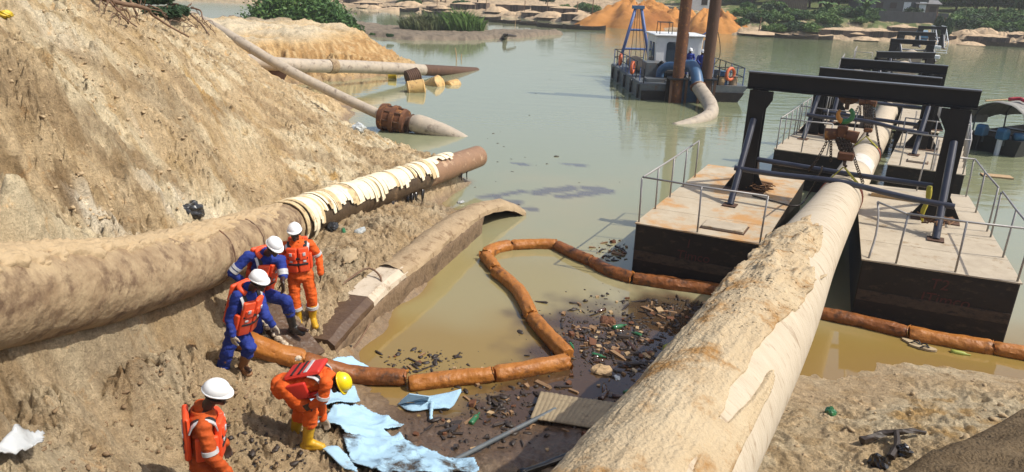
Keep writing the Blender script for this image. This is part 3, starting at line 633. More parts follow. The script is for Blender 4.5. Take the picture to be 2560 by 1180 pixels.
# mud caked on the pipe
def crust(path, rad, i0, i1, a0, a1, nu, nv, fn, seed):
    V = []
    I = np.linspace(i0, i1, nu); A = np.linspace(a0, a1, nv)
    for i in I:
        k = min(int(i), len(path) - 2); fr = i - k; t, s, u = frame_at(path, k); c = path[k] * (1 - fr) + path[k + 1] * fr
        r = rad[k] if hasattr(rad, '__len__') else rad
        for a in A: V.append((c, s, u, r, i, a))
    ii = np.array([q[4] for q in V]); aa = np.array([q[5] for q in V])
    d = fn(ii, aa)
    return [q[0] + (q[3] + d[n]) * (math.sin(q[5]) * q[1] + math.cos(q[5]) * q[2]) for n, q in enumerate(V)]
FPY = np.array([proj(p)[1] if p[1] > 1.2 else 1700 for p in FPX_])
def fp_crust(i, a):
    y = np.interp(i, np.arange(150), FPY); L = i * .115
    w1 = fbm(L * 1.3, a * .7 + 3, 3); w2 = fbm(L * 4.0 + 9, a * 2.6, 3)
    edge = np.interp(y, [600, 700, 850, 1000, 1200], [.15, .55, .62, .35, .55]) + .34 * w1 + .16 * w2
    up = sstep(612, 650, y + 26 * fbm(L * 2.2, a * 2.5, 3))
    m = sstep(edge, edge - .05, a) * sstep(-1.75, -1.55, a) * up
    m = np.maximum(m, sstep(.42, .5, fbm(L * 1.6 + 4, a * 1.7, 3)) * sstep(660, 720, y) * (a < .98))
    fine = .014 + .008 * fbm(L * 5, a * 4, 3) + .010 * np.abs(fbm(L * 13, a * 9, 2))
    lump = sstep(.0, .5, fbm(L * 1.5 + 2, a * 1.5, 2) + .35 * w2) * np.interp(y, [620, 690, 820, 900, 1050, 1200], [.8, 1, .9, .4, .12, .2]) * sstep(-1.5, -.9, a)
    thick = fine + .72 * lump * (.035 + .045 * np.abs(fbm(L * 4.2, a * 3.1, 3)) + .03 * ridged(L * 7 + 7, a * 5, 2) * .6)
    rim = .04 * np.exp(-((a - edge + .12) / .09) ** 2) * np.interp(y, [620, 700, 900, 1100], [.6, .8, .35, .05]) * sstep(-.2, .5, w2 + .3)
    lip = .06 * np.exp(-((y - 668) / 26) ** 2) * sstep(-1.4, -.6, a) * sstep(.7, .2, a)
    return -.03 + m * np.maximum(.036, .03 + thick + rim + lip)
V = crust(FPX_, FPR, 2, 82, -1.8, 1.25, 520, 170, fp_crust, 1)
build('mud_crust', MB().grid(V, 520, 170), M['mud_crust'], pipeline, True)

mb = MB(); ico_ = MB().ell((0, 0, 0), 1.0, None, 7, 5); iv_ = ico_.verts()
for k in range(900):
    y_ = random.choice([random.gauss(690, 28), random.gauss(780, 60), random.gauss(860, 60)]); i_ = float(np.interp(-y_, -FPY[2:90], np.arange(2, 90))); a_ = random.gauss(.05, .5)
    if y_ < 655 or abs(a_) > 1.2: continue
    k_ = int(i_); t, s, u = frame_at(FPX_, k_); c = FPX_[k_] + (FPX_[k_ + 1] - FPX_[k_]) * (i_ - k_); d = float(fp_crust(np.array([i_]), np.array([a_]))[0])
    if d < 0: continue
    r_c = .004 + .014 * random.random() ** 3; p = c + (FPR + d - r_c * .15) * (math.sin(a_) * s + math.cos(a_) * u)
    mb.add(iv_ * (1 + rng.uniform(-.3, .3, len(iv_)))[:, None] * [r_c * 1.3, r_c, r_c * .8] + p, ico_.f)
build('crust_crumbs', mb, M['mud_crust'], pipeline, True)['kind'] = 'stuff'

# ------------------------------------------------------------------ old pipe half buried in the left bank
oldpipe = thing('buried_pipe', LPc[1], 'long rusty mud covered pipe half buried across the left bank with torn pale lagging', 'pipe')
def lp_disp(i, a):
    return 1 + .025 * np.array([fbm1(i * .25, q * 1.3, 2) for q in a]) + (.04 * np.array([abs(fbm1(i * .8 + 3, q * 2.0, 2)) for q in a]) if i < 95 else 0)
M['oil_coat'] = mat('oil_coat', (0.05, 0.032, 0.02), (0.10, 0.065, 0.035), 0.5, scale=4, c3=(0.2, 0.13, 0.07), t3=0.6, scale3=3, bump=0.01, bscale=14)
n_cut = 122
build('pipe_body', MB().tube(LPX[:88], LPR[:88], 40, disp=lp_disp), M['old_coat'], oldpipe, True, sharp=60)
build('oil_stained_body', MB().tube(LPX[87:n_cut + 14], LPR[87:n_cut + 14] * .985, 40), M['oil_coat'], oldpipe, True, sharp=60)
endp = LPX[n_cut - 3:]; endr = LPR[n_cut - 3:] * .93
build('bare_steel_end', MB().tube(np.concatenate([endp, [endp[-1] + (endp[-1] - endp[-2]) * .3]]), np.concatenate([endr, [endr[-1] * .9]]), 40), M['rust_pipe'], oldpipe, True, sharp=50)
def lp_crust(i, a):
    L = i * .125; w1 = fbm(L * .55, a * .5 + 3, 3); w2 = fbm(L * 3.1, a * 2.2 + 5, 3)
    edge = .25 + .55 * w1 + .28 * w2 + .45 * sstep(45, 15, i)
    edge = edge + .25 * fbm(L * 6, a * 5, 2); m = sstep(edge + .10, edge - .06, a) * sstep(92, 84, i + 4 * w2)
    n = .02 + .03 * np.abs(fbm(L * 2.2, a * 1.7, 3)) + .035 * sstep(-.2, .6, w1 + w2) * np.abs(fbm(L * 5.5, a * 4, 3)) + .02 * np.abs(fbm(L * 12, a * 8, 2))
    return -.03 + m * (.035 + n)
V = crust(LPX, LPR, 2, 93, -1.7, 2.1, 460, 140, lp_crust, 2)
build('mud_crust', MB().grid(V, 460, 140), M['clod'], oldpipe, True)
for i in (58, 67):
    mb = MB(); ring(mb, LPX, i, LPR[i] * 1.028, .03); build('band', mb, M['rust_dark'], oldpipe, True)
# torn strips of lagging that wrap the pipe: one part each
i = 86.0; k = 0
while i < 146:
    w = random.uniform(.10, .19) if k < 10 else random.uniform(.07, .15)
    k0 = int(i); t, s, u = frame_at(LPX, k0); c = LPX[k0] + (LPX[k0 + 1] - LPX[k0]) * (i - k0); r = LPR[k0] + .010 + random.uniform(0, .035)
    f = (i - 86) / 60
    a0 = -.85 + random.uniform(-.3, .3); a1 = 1.28 + .55 * fbm1(i * .16, 4, 3) + random.uniform(-.10, .12)
    if f > .84: a1 -= .6; a0 += .1
    if k < 9: a1 += random.choice([.9, .5, .1, .7])
    tw = random.uniform(-.10, .16) if k < 14 else random.uniform(-.03, .05); V = []; m = 14
    for j in range(m):
        a = a0 + (a1 - a0) * j / (m - 1); hang = max(0, a - 1.35)
        rr = r * (1 + .10 * hang * random.uniform(.5, 1)) + random.uniform(0, .007)
        p = c + rr * (math.sin(a) * s + math.cos(a) * u) + t * tw * (j / m)
        ww = w * (1 if j not in (0, m - 1) else random.uniform(.65, 1.0))
        V += [p - t * ww / 2, p + t * ww / 2 + u * .01]
    o = build('lagging_strip', MB().grid(V, m, 2), M['strip' if random.random() < .8 else 'strip2'], oldpipe)
    sm = o.modifiers.new('thick', 'SOLIDIFY'); sm.thickness = .014; sm.offset = 1
    step = float(np.linalg.norm(LPX[k0 + 1] - LPX[k0])); i += w * random.uniform(.72, 1.02) / step; k += 1
for i, n in [(112, 1), (120, 4), (121, 3), (128, 5), (129, 3), (133, 1), (146, 1), (150, 1), (108, 2)]:      # oil running off the pipe into the water
    for q in range(n):
        t, s, u = frame_at(LPX, i); c = LPX[i] + t * random.uniform(-.2, .25) + s * LPR[i] * random.uniform(.55, .9); c[2] = LPX[i][2] - LPR[i] * .55
        L = c[2] if i in (120, 121, 128, 129, 133) else random.uniform(.12, .3)
        build('oil_drip', MB().tube([c, c - [.01, 0, L * .4], c - [0, .01, L]], [.03 * random.uniform(.6, 1.2), .02, .014], 6), M['oil'], oldpipe, True)
# ------------------------------------------------------------------ two more pipelines behind the hill
p2pts = [np.array([-17.5, 37.5, 3.75]), np.array(P(500, 48, 3.75)), np.array(P(590, 98, 3.15)), np.array(P(720, 175, 2.1)), np.array(P(850, 240, 1.2)), np.array(P(960, 292, .52))]
p2path = spline(p2pts, 40)
dp = thing('discharge_pipe', p2pts[2], 'long slim weathered discharge pipe sloping down the hill to a rusty coupling in the water', 'pipe')
build('pipe_body', MB().tube(p2path, .2, 20), M['hose'], dp, True, sharp=60)
e = p2path[-1]; t = np.array([.62, -.52, -.42]); t = p2path[-1] - p2path[-6]; t /= np.linalg.norm(t); t2 = np.array([t[0], t[1], -.12]); t2 /= np.linalg.norm(t2)
mb = MB(); mb.tube([e - t2 * .1, e + t2 * .12, e + t2 * .13, e + t2 * .40, e + t2 * .41, e + t2 * .58, e + t2 * .59, e + t2 * .85, e + t2 * .86, e + t2 * .98], [.52, .56, .46, .46, .55, .55, .44, .44, .5, .46], 24)
cp = build('coupling', mb, M['rust'], dp, True, sharp=35)
for q in range(8):
    a = q * PI / 4; s = np.cross(t2, [0, 0, 1]); s /= np.linalg.norm(s); u = np.cross(s, t2)
    c = e + t2 * .5 + .47 * (math.cos(a) * s + math.sin(a) * u); build('bolt', MB().tube([c - t2 * .4, c + t2 * .38], .035, 6), M['rust_dark'], cp)
mb = MB(); mb.tube([e + t2 * .95, e + t2 * 1.15, e + t2 * 1.18, e + t2 * 1.22], [.22, .22, .36, .36], 20); build('flange', mb, M['rust_dark'], dp, True, sharp=35)
h = [e + t2 * 1.2, e + t2 * 1.6 + [0, 0, -.02], e + t2 * 2.1 + [.08, .05, -.16], e + t2 * 2.7 + [.2, .1, -.36], e + t2 * 3.3 + [.4, .15, -.62]]
for q in range(1, 5): h[q][2] = [.34, .2, .02, -.26][q - 1]
build('rubber_hose', MB().tube(spline(h, 24), np.interp(np.linspace(0, 1, 24), [0, .1, .5, 1], [.3, .38, .32, .16]), 20), M['hose'], dp, True, sharp=60)
p3pts = [np.array(P(600, 150, 1.75)), np.array(P(660, 157, 1.6)), np.array(P(900, 167, 1.0)), np.array(P(1040, 174, .55)), np.array(P(1190, 181, -.2))]
tp = thing('trestle_pipe', p3pts[1], 'horizontal grey pipe behind, from the hill on a rusty bracket out into the water', 'pipe')
p3path = spline(p3pts, 40)
build('pipe_body', MB().tube(p3path, np.interp(np.linspace(0, 1, 40), [0, .5, 1], [.34, .35, .30]), 24), M['hose'], tp, True, sharp=60)
build('wet_end', MB().tube(p3path[26:], .335, 24), M['rust_dark'], tp, True, sharp=60)
mb = MB(); ring(mb, p3path, 11, .39, .5); build('joint_sleeve', mb, M['old_coat'], tp, True, sharp=50)
c = p3path[4] + [0, -.1, 0]; build('bracket', MB().prism([(-.5, .0), (.5, .0), (.18, -.5), (.22, -1.0), (.4, -1.4), (-.1, -1.4)], (c - [0, .1, .28], (1, 0, 0), (0, 0, 1)), (0, .25, 0)), M['rust_dark'], tp)

# ------------------------------------------------------------------ broken concrete channel by the pool
SLP = [(P(798, 862, .34)), (P(868, 784, .46)), (P(938, 716, .53)), (P(1048, 634, .55)), (P(1140, 562, .54)), (P(1215, 521, .40)), (P(1262, 516, .26)), (P(1300, 530, .02))]
SP = spline(SLP, 60)
slab = thing('broken_channel', SLP[2], 'long sand caked broken concrete channel with a bare pale patch, sloping into the pool', 'concrete slab')
def chan(i0, i1, sect, w):
    V = []
    for i in range(i0, i1):
        t, s, u = frame_at(SP, i); u = np.array([0, 0, 1.0]); s = np.array([t[1], -t[0], 0]); s /= np.linalg.norm(s)
        for k, (a, b) in enumerate(sect):
            n = w * (fbm1(i * .35 + k * 1.7, k * .9, 3)); n2 = w * fbm1(i * .5 + k * 2.7, k * .4 + 9, 3)
            V.append(SP[i] + s * (a * (.78 if a < 0 else 1) + n) + u * (b + n2))
    return V
top = [(-.85, -.40), (-.68, -.10), (-.5, .03), (-.34, .10), (-.18, .15), (-.05, .16), (.08, .14), (.2, .10), (.272, .04), (.28, -.06)]
build('sand_cover', MB().grid(chan(17, 60, top, .035), 43, len(top)), M['slab'], slab, True, sharp=35)
top2 = [(-.6, -.5), (-.42, .02), (-.32, .10), (.16, .11), (.27, .03), (.28, -.06)]
build('bare_face', MB().grid(chan(9, 19, top2, .012), 10, len(top2)), M['slab_pale'], slab)
build('stained_face', MB().grid(chan(0, 11, [(a - .004, b - .004) for a, b in top2], .014), 11, len(top2)), M['slab_wet_shade'], slab)
side = [(.28, -.055), (.30, -.10), (.25, -.3), (.22, -.7), (.2, -1.2)]
build('side_wall', MB().grid(chan(0, 46, side, .02), 46, len(side)), M['slab_mud'], slab, True)
under = [(.27, -.06), (.1, -.12), (-.2, -.16), (-.5, -.3), (-.75, -.55)]
build('underside', MB().grid(chan(40, 60, under, .03), 20, len(under)), M['slab_wet_shade'], slab, True)
V = chan(0, 1, top2, .0); V = np.array(V); build('broken_end', MB().add(np.concatenate([V, V[[0, -1]] - [0, 0, .6]]), [(6, 0, 1, 2, 3, 4, 5, 7)]), M['slab_wet_shade'], slab)
# cable lying over the channel
def ground_path(pts, dz=.02, n=24):
    q = [hit(x, y) for x, y in pts]; q = spline(q, n); 
    return q + [0, 0, dz]
cpts = [np.array(P(810, 760, .62)), np.array(P(870, 700, .75)), np.array(P(930, 672, .78)), np.array(P(950, 690, .7)), np.array(P(940, 760, .35)), np.array(P(900, 850, .1)), np.array(P(850, 905, .05))]
tag(build('cable', MB().tube(spline(cpts, 36), .018, 6), M['bark'], None, True), 'thin brown cable looped over the pale bare patch of the concrete channel', 'cable')
# second broken block where the men work
bl = thing('broken_block', P(700, 850, .6), 'dark broken concrete block with crumbly pale edge beneath the two men in blue', 'concrete slab')
c = np.array(P(715, 838, .6)); R = np.array(Matrix.Rotation(-.62, 3, 'Z') @ Matrix.Rotation(.5, 3, 'Y'))
mb = MB(); mb.box(c + [0, 0, -.06], (1.15, .5, .42), R); o = build('block_body', mb, M['slab_wet_shade'], bl, bevel=.03)  # dark colour paints the shadowed face of the hollow
sb = o.modifiers.new('s', 'SUBSURF'); sb.subdivision_type = 'SIMPLE'; sb.levels = 3; sb.render_levels = 3
tx = bpy.data.textures.new('lumps', 'CLOUDS'); tx.noise_scale = .12; dm = o.modifiers.new('d', 'DISPLACE'); dm.texture = tx; dm.strength = .07
mb = MB()
for q in range(26):
    p = c + R @ np.array([random.uniform(-.55, .55), random.uniform(-.28, -.18), .15 + random.uniform(-.03, .06)])
    mb.ell(p, (random.uniform(.03, .07), random.uniform(.03, .06), random.uniform(.025, .05)), nu=7, nv=5)
build('crumbled_edge', mb, M['slab_pale'], bl)['kind'] = 'stuff'

# ------------------------------------------------------------------ pontoons
def dirv(a, b): d = np.array(b[:2]) - np.array(a[:2]); return np.append(d / np.linalg.norm(d), 0)
def pontoon(name_label, A, u, n, w, L, zd, rails, hatches, group=None, plates=5, rail_h=.95, text=None, posts=6):
    A = np.array([A[0], A[1], 0.0]); up = np.array([0, 0, 1.0])
    t = thing('pontoon', A, name_label, 'pontoon', group)
    Rm = np.stack([u, n, up], 1)
    at = lambda a, b, z: A + u * a + n * b + up * z
    mb = MB(); mb.prism([(0, -.6), (0, zd - .02), (w, zd - .02), (w, -.6)], (A, u, up), n * L); build('hull', mb, M['hull_black'], t, bevel=.015)
    mb = MB(); mb.box(at(w / 2, -.008, zd * .40), (w - .04, .02, .2), Rm); build('stained_band', mb, M['hull_stain'], t)
    for k in range(plates):
        b0 = -.02 + (L + .04) * k / plates; b1 = -.02 + (L + .04) * (k + 1) / plates
        mb = MB(); mb.box(at(w / 2, (b0 + b1) / 2, zd - .008), (w + .04, b1 - b0 - .012, .026), Rm); build('deck_plate', mb, M['deck_rusty' if 'rust' in name_label else 'deck'], t)
    for a, b, sx, sy in hatches:
        mb = MB(); mb.box(at(a, b, zd + .035), (sx, sy, .06), Rm); h = build('hatch', mb, M['deck'], t, bevel=.006)
        mb = MB(); mb.box(at(a, b, zd + .013), (sx + .06, sy + .06, .02), Rm); build('hatch_coaming', mb, M['rust_dark'], h)
    for run in rails:
        pts = [at(a, b, zd) for a, b in run]
        for i in range(len(pts) - 1):
            L_ = np.linalg.norm(pts[i + 1] - pts[i]); m = max(1, round(L_ / (L / posts)))
            for k in range(m + (1 if i == len(pts) - 2 else 0)):
                p = pts[i] + (pts[i + 1] - pts[i]) * k / m
                lean = np.array([random.uniform(-.03, .03), random.uniform(-.03, .03), 0])
                build('rail_post', MB().tube([p, p + lean * .3 + up * rail_h * .5, p + lean + up * rail_h], .019, 7), M['rail'], t, True)
        mb = MB(); top = [p + up * (rail_h + random.uniform(-.02, .02)) for p in pts]
        for i in range(len(top) - 1): mb.tube([top[i], (top[i] + top[i + 1]) / 2 - up * .015, top[i + 1]], .02, 7)
        build('top_rail', mb, M['rail'], t, True)
    if text:
        for txt, a, z, size in text:
            cu = bpy.data.curves.new('lettering', 'FONT'); cu.body = txt; cu.size = size; cu.extrude = .002; cu.shear = .1
            tmp = bpy.data.objects.new('tmp_text', cu); COL.objects.link(tmp)
            dg = bpy.context.evaluated_depsgraph_get(); me = bpy.data.meshes.new_from_object(tmp.evaluated_get(dg)); bpy.data.objects.remove(tmp)
            me.materials.clear(); me.materials.append(M['red_paint'])
            o = bpy.data.objects.new('painted_lettering', me); COL.objects.link(o); o.parent = t
            p = at(a, -.006, z) - A; Rx = Matrix((( u[0], 0, -n[0]), (u[1], 0, -n[1]), (0, 1, 0)))
            o.matrix_local = Matrix.Translation(p) @ Rx.to_4x4()
    return t, at
ZD = 1.15
A1 = np.array(P(1590, 557, ZD)); B1 = np.array(P(1905, 611, ZD)); uL = dirv(A1, B1); nL = dirv(P(1905, 611, ZD), P(2036, 425, ZD))
nL = np.array([.47, .88, 0]); nL /= np.linalg.norm(nL)
wL = float(np.linalg.norm(B1[:2] - A1[:2])); LL = 6.0
uLp = uL
ponL, atL = pontoon('black pontoon with rust stained deck and hatch, left of the big pipe, nearest', A1, uL, nL, wL, LL, ZD,
    [[(.04, 4.4), (.04, .06), (wL - .05, .04)]], [(wL * .66, .62, .82, .5)], 'pontoons carrying the pipeline', text=[('1', wL * .42, .82, .26), ('Timco', wL * .36, .56, .26)])
A2 = np.array(P(2157, 648, ZD)); B2 = np.array(P(2553, 708, ZD)); uR = dirv(A2, B2); nR = np.array([.39, .92, 0]); nR /= np.linalg.norm(nR)
wR = float(np.linalg.norm(B2[:2] - A2[:2]))
ponR, atR = pontoon('black pontoon marked T2 with bare deck, right of the big pipe, nearest', A2, uR, nR, wR, 6.0, ZD,
    [[(.55, .03), (wR - .05, .05), (wR - .05, 2.6)], [(wR - .05, 3.0), (wR - .05, 5.9), (wR * .55, 5.9)]], [], 'pontoons carrying the pipeline', posts=5, text=[('T2', wR * .46, .80, .28), ('JTimco', wR * .42, .52, .28)])
build('bent_post', MB().tube(spline([atR(.1, .1, ZD), atR(.16, .35, ZD + .4), atR(.14, .5, ZD + .75), atR(.1, .62, ZD + .95)], 8), .02, 7), M['rail'], ponR, True)
build('rail_link', MB().tube([atR(.1, .62, ZD + .95), atR(.55, .03, ZD + .95)], .02, 7), M['rail'], ponR, True)
# second pair
A3 = np.array(P(1936, 372, ZD)); u3 = np.array([.86, -.51, 0]); u3 /= np.linalg.norm(u3); n3 = np.array([.51, .86, 0]); n3 /= np.linalg.norm(n3)
pon3, at3 = pontoon('black pontoon left of the pipe, second from the shore', A3, u3, n3, 1.95, 5.6, ZD, [[(.05, 5.4), (.05, .05), (1.5, .05)], [(.1, 2.9), (1.85, 2.9)]], [], 'pontoons carrying the pipeline', posts=6)
A4 = A3 + u3 * 3.15; B4 = A4 + u3 * 1.9
pon4, at4 = pontoon('black pontoon right of the pipe, second from the shore', A4, u3, n3, 1.9, 5.6, ZD, [[(.3, .05), (1.85, .05), (1.85, 5.4)], [(.1, 2.9), (1.85, 2.9)]], [(.7, .9, .5, .35)], 'pontoons carrying the pipeline', posts=6)
# farther pairs, simpler in plan, along the same line
far_pairs = [(np.array(P(2030, 292, ZD)), 1.7, 5.0, 3.0), ]
cl = dirv(P(2150, 222, 3.6), P(2240, 168, 3.3))
spots = [(np.array([11.9, 27.9]), 3.5, 1.85, 5.6), (np.array([14.7, 34.6]), 3.3, 1.8, 6.0), (np.array([18.4, 42.0]), 3.2, 1.7, 6.2), (np.array([22.6, 49.6]), 3.0, 1.7, 6.0)]
nth = ['third', 'fourth', 'fifth', 'sixth']
for i, (q, span, w, L_) in enumerate(spots):
    a = np.append(q, 0); un = np.array([.875, -.485, 0]) if i < 2 else np.array([.9, -.435, 0]); nn = np.array([-un[1], un[0], 0])
    pontoon('distant black pontoon left of the pipe, %s from the shore' % nth[i], a, un, nn, w * .75, L_, 1.0, [[(.05, L_ - .2), (.05, .05), (w * .7, .05)]], [], 'pontoons carrying the pipeline', posts=5, plates=4)
    pontoon('distant black pontoon right of the pipe, %s from the shore' % nth[i], a + un * (w * .75 + 1.3), un, nn, w * .75, L_, 1.0, [[(.05, .05), (w * .7, .05), (w * .7, L_ - .2)]], [], 'pontoons carrying the pipeline', posts=5, plates=4)

# ------------------------------------------------------------------ gantries
def gantry(bl_, br_, zd, hb, dep, ov, label, brace=1.6, cw=.36, detail=True):
    bl_ = np.array([bl_[0], bl_[1], zd]); br_ = np.array([br_[0], br_[1], zd]); u = br_ - bl_; span = np.linalg.norm(u); u /= span
    n = np.array([u[1], -u[0], 0]); up = np.array([0, 0, 1.0])
    g = thing('gantry', bl_, label, 'gantry', 'black gantries over the pipeline')
    a = bl_ - u * ov; L = span + 2 * ov; fw = cw * .95; th = .03
    mb = MB(); mb.box(a + u * L / 2 + up * (hb + dep / 2), (L, th, dep - 2 * th), np.stack([u, n, up], 1))
    web = build('beam_web', mb, M['black_steel'], g)
    for z, nm in ((hb + dep - th / 2, 'top_flange'), (hb + th / 2, 'bottom_flange')):
        build(nm, MB().box(a + u * L / 2 + up * z, (L, fw * .62, th), np.stack([u, n, up], 1)), M['flange_top_sheen' if nm == 'top_flange' else 'black_steel'], g)
    for sgn, b in ((1, bl_), (-1, br_)):
        mb = MB(); o = b - n * cw / 2
        mb.prism([(-cw * .5, 0), (cw * .5, 0), (cw * .52, hb - .42 * cw / .36), (cw * .52, hb - .004), (-cw * .5, hb - .004)], (o, u * sgn, up), n * .03)
        mb.prism([(-cw * .5, 0), (cw * .5, 0), (cw * .52, hb - .42 * cw / .36), (cw * .52, hb - .004), (-cw * .5, hb - .004)], (o + n * (cw - .03), u * sgn, up), n * .03)
        mb.box(b + up * hb / 2, (.03, cw - .06, hb - .01), np.stack([u, n, up], 1))
        build('column', mb, M['black_steel'], g)
        mb = MB(); mb.prism([(cw * .52, hb - .5 * cw / .36), (cw * .98, hb - .2), (cw * .98, hb - .006), (cw * .52, hb - .006)], (o + n * (cw - .026), u * sgn, up), n * .022)
        build('gusset', mb, M['black_steel'], g)
        for e_ in (1, -1):
            build('foot_gusset', MB().prism([(cw * .5 * e_, .02), (cw * 1.35 * e_, .02), (cw * .5 * e_, .55)], (o + n * cw * .5, u * sgn, up), n * .022), M['black_steel'], g)
        build('foot_plate', MB().box(b + up * .012, (cw * 2.6, cw * 1.6, .02), np.stack([u, n, up], 1)), M['rust_dark'], g)
        f1 = b + n * (cw / 2 + .02) + up * hb * .72; f2 = b + n * brace + up * .02
        br1 = build('brace', MB().tube([f1, f2], .075, 14), M['navy_tube'], g, True, sharp=50)
        build('brace_foot', MB().box(f2, (.3, .3, .02), np.stack([u, n, up], 1)), M['rust_dark'], br1)
        f1b = b - n * (cw / 2 + .02) + up * hb * .72; f2b = b - n * brace * .9 + up * .02
        build('brace', MB().tube([f1b, f2b], .07, 12), M['navy_tube'], g, True, sharp=50)
    if detail:
        z = .78; kk = .57
        p0 = bl_ - u * .12 + n * (cw / 2 + (brace - cw / 2) * .60) + up * .74; p1 = br_ + u * .22 + n * (cw / 2 + (brace - cw / 2) * .68) + up * .62
        pts = [p0 + (p1 - p0) * q + up * (.10 * math.exp(-((q - .5) / .22) ** 2)) for q in np.linspace(0, 1, 14)]
        build('front_cross_bar', MB().tube(pts, .062, 12), M['navy_tube'], g, True, sharp=50)
    p0 = bl_ + u * cw * .5 + up * .78; p1 = br_ - u * cw * .5 + up * .72
    build('cross_bar', MB().tube([p0, (p0 + p1) / 2 - up * .02, p1], .06, 12), M['navy_tube'], g, True, sharp=50)
    return g, bl_, u, n, hb
G1L = P(1862, 474, ZD); G1R = P(2336, 548, ZD)
g1 = gantry(G1L, G1R, ZD + .005, 2.42, .40, .28, 'black gantry over the pipe, largest and nearest to the camera')
G2L = P(2034, 334, ZD); G2R = P(2300, 371, ZD)
g2 = gantry(G2L, G2R, ZD + .005, 1.86, .36, .16, 'black gantry right behind the largest one, with orange sling below', brace=1.3, cw=.36)
def gant_from_beam(xa, ya, xb, yb, ztop, zd, dep, label, cw=.3):
    a = P(xa, ya, ztop); b = P(xb, yb, ztop); d = (b - a) / np.linalg.norm(b - a)
    return gantry(a + d * .2, b - d * .2, zd, ztop - zd - dep, dep, .18, label, brace=1.1, cw=cw, detail=False)
g3 = gant_from_beam(2102, 144, 2373, 164, 3.42, ZD, .34, 'black gantry third from the shore, with corner gussets at its left', .36)
g4 = gant_from_beam(2192, 128, 2340, 131, 3.2, 1.0, .30, 'black gantry fourth from the shore, above white pipe ends')
g5 = gant_from_beam(2226, 96, 2341, 102, 3.1, 1.0, .28, 'slim black gantry fifth from the shore')
g6 = gant_from_beam(2246, 78, 2340, 81, 3.05, 1.0, .28, 'slim black gantry sixth from the shore, by the blue winch')
g7 = gant_from_beam(2296, 64, 2368, 67, 2.9, 1.0, .28, 'small black gantry farthest from the shore')
# chain hoists and slings
def chain(parent, a, b, r=.03, sag=0.0, n=None, name='chain'):
    a = np.array(a, float); b = np.array(b, float); L = np.linalg.norm(b - a); n = n or max(6, int(L / .055)); mb = MB()
    for i in range(n):
        q = (i + .5) / n; c = a + (b - a) * q - np.array([0, 0, sag * math.sin(PI * q)])
        R = np.array(Matrix.Rotation((i % 2) * PI / 2 + .3, 3, 'Z') @ Matrix.Rotation(PI / 2, 3, 'X'))
        R = R @ np.diag([1, 1.35, 1]); mb.torus(c, r, r * .36, R, 8, 5)
    o = build(name, mb, M['chain'], parent, True); return o
def hoist(g, frac, pipe_i, label, sc=1.0, red=False):
    _, bl_, u, n, hb = g; span = np.linalg.norm(np.array(G1R[:2]) - np.array(G1L[:2])) if g is g1 else np.linalg.norm(np.array(G2R[:2]) - np.array(G2L[:2]))
    c = bl_ + u * span * frac + np.array([0, 0, hb + .24 * sc]); up = np.array([0, 0, 1.0])
    pc = FPX_[pipe_i]
    t = thing('chain_hoist', c, label, 'chain hoist', 'hoists hung from the gantries')
    Rm = np.stack([u, n, up], 1)
    c_ = c
    build('trolley', MB().tube([c - n * .04 - up * .16 * sc, c - n * .16 - up * .16 * sc], .24 * sc, 18), M['rust_dark'], t)
    build('shackle', MB().tube([c - up * .3 * sc, c - up * .5 * sc], .05 * sc, 8), M['chain'], t)
    hc = c - up * .62 * sc; a = np.linspace(.5, 5.4, 18)
    hp = np.array([hc + .15 * sc * (math.sin(q) * u + math.cos(q) * up) for q in a])
    hk = build('hook', MB().tube(hp[:11], np.linspace(.045, .065, 11) * sc, 8), M['hook_green'], t, True); build('hook_tip', MB().tube(hp[10:], np.linspace(.065, .03, 8) * sc, 8), M['hook_orange'], hk, True)
    b = c - up * 1.0 * sc
    mb = MB(); mb.box(b, (.22 * sc, .16 * sc, .26 * sc), Rm); ub = build('upper_block', mb, M['rust'], t, bevel=.02)
    for sg in (-1, 1): build('gear_case', MB().tube([b + u * sg * .10 * sc - up * .06, b + u * sg * .34 * sc - up * .10 * sc], [.12 * sc, .14 * sc], 14), M['rust'], ub, True, sharp=40)
    lb = pc + up * (FPR + .50 * sc) + n * .05; lb[:2] = lb[:2] * .8 + c[:2] * .2
    mb = MB(); mb.box(lb, (.34 * sc, .18 * sc, .18 * sc), Rm); build('lower_block', mb, M['rust'], t, bevel=.03)
    build('lower_hook', MB().tube([lb - up * .08, lb - up * .2 * sc, lb - up * .24 * sc + u * .06], [.04, .035, .03], 8), M['chain'], t, True)
    for k in range(5): chain(t, b + u * (k - 2) * .06 - up * .12, lb + u * (k - 2) * .055 + up * .09, .034)
    chain(t, b - u * .26 - up * .2, b - u * .55 - up * .95 + n * .1, .03, .1, name='hand_chain'); chain(t, b + u * .2 - up * .2, lb + u * .45 - up * .55, .03, .05, name='hand_chain'); chain(t, b - u * .2 - up * .2, b - u * .12 - up * .7, .03, .0, name='hand_chain')
    # sling round the pipe
    tt, s, uu = frame_at(FPX_, pipe_i); top = lb - up * .26 * sc
    sl_ = thing('lifting_sling', top, label.replace('rusty chain hoist', 'yellow sling round the pipe below the hoist'), 'sling', 'slings round the pipeline')
    for off, mk in ((-.05, 'sling'), (.05, 'sling')):
        V = []; A = np.linspace(-1.15, 1.15, 23)
        for sg in (-1, 1):
            pts = [top] + [pc + tt * off + (FPR + .018) * (math.sin(sg * q) * s + math.cos(sg * q) * uu) for q in np.linspace(.62, 2.3, 12)]
            mb = MB(); V = []
            for k, p in enumerate(pts):
                wv = tt * (.085 if k else .06); V += [p - wv, p + wv]
            o = build('sling_leg', MB().grid(V[:6], 3, 2), M['sling' if not red else 'sling'], sl_); m_ = o.modifiers.new('t', 'SOLIDIFY'); m_.thickness = .025
            o = build('sling_wrap', MB().grid(V[4:], len(pts) - 2, 2), M['sling_red'], sl_); m_ = o.modifiers.new('t', 'SOLIDIFY'); m_.thickness = .02
    return t
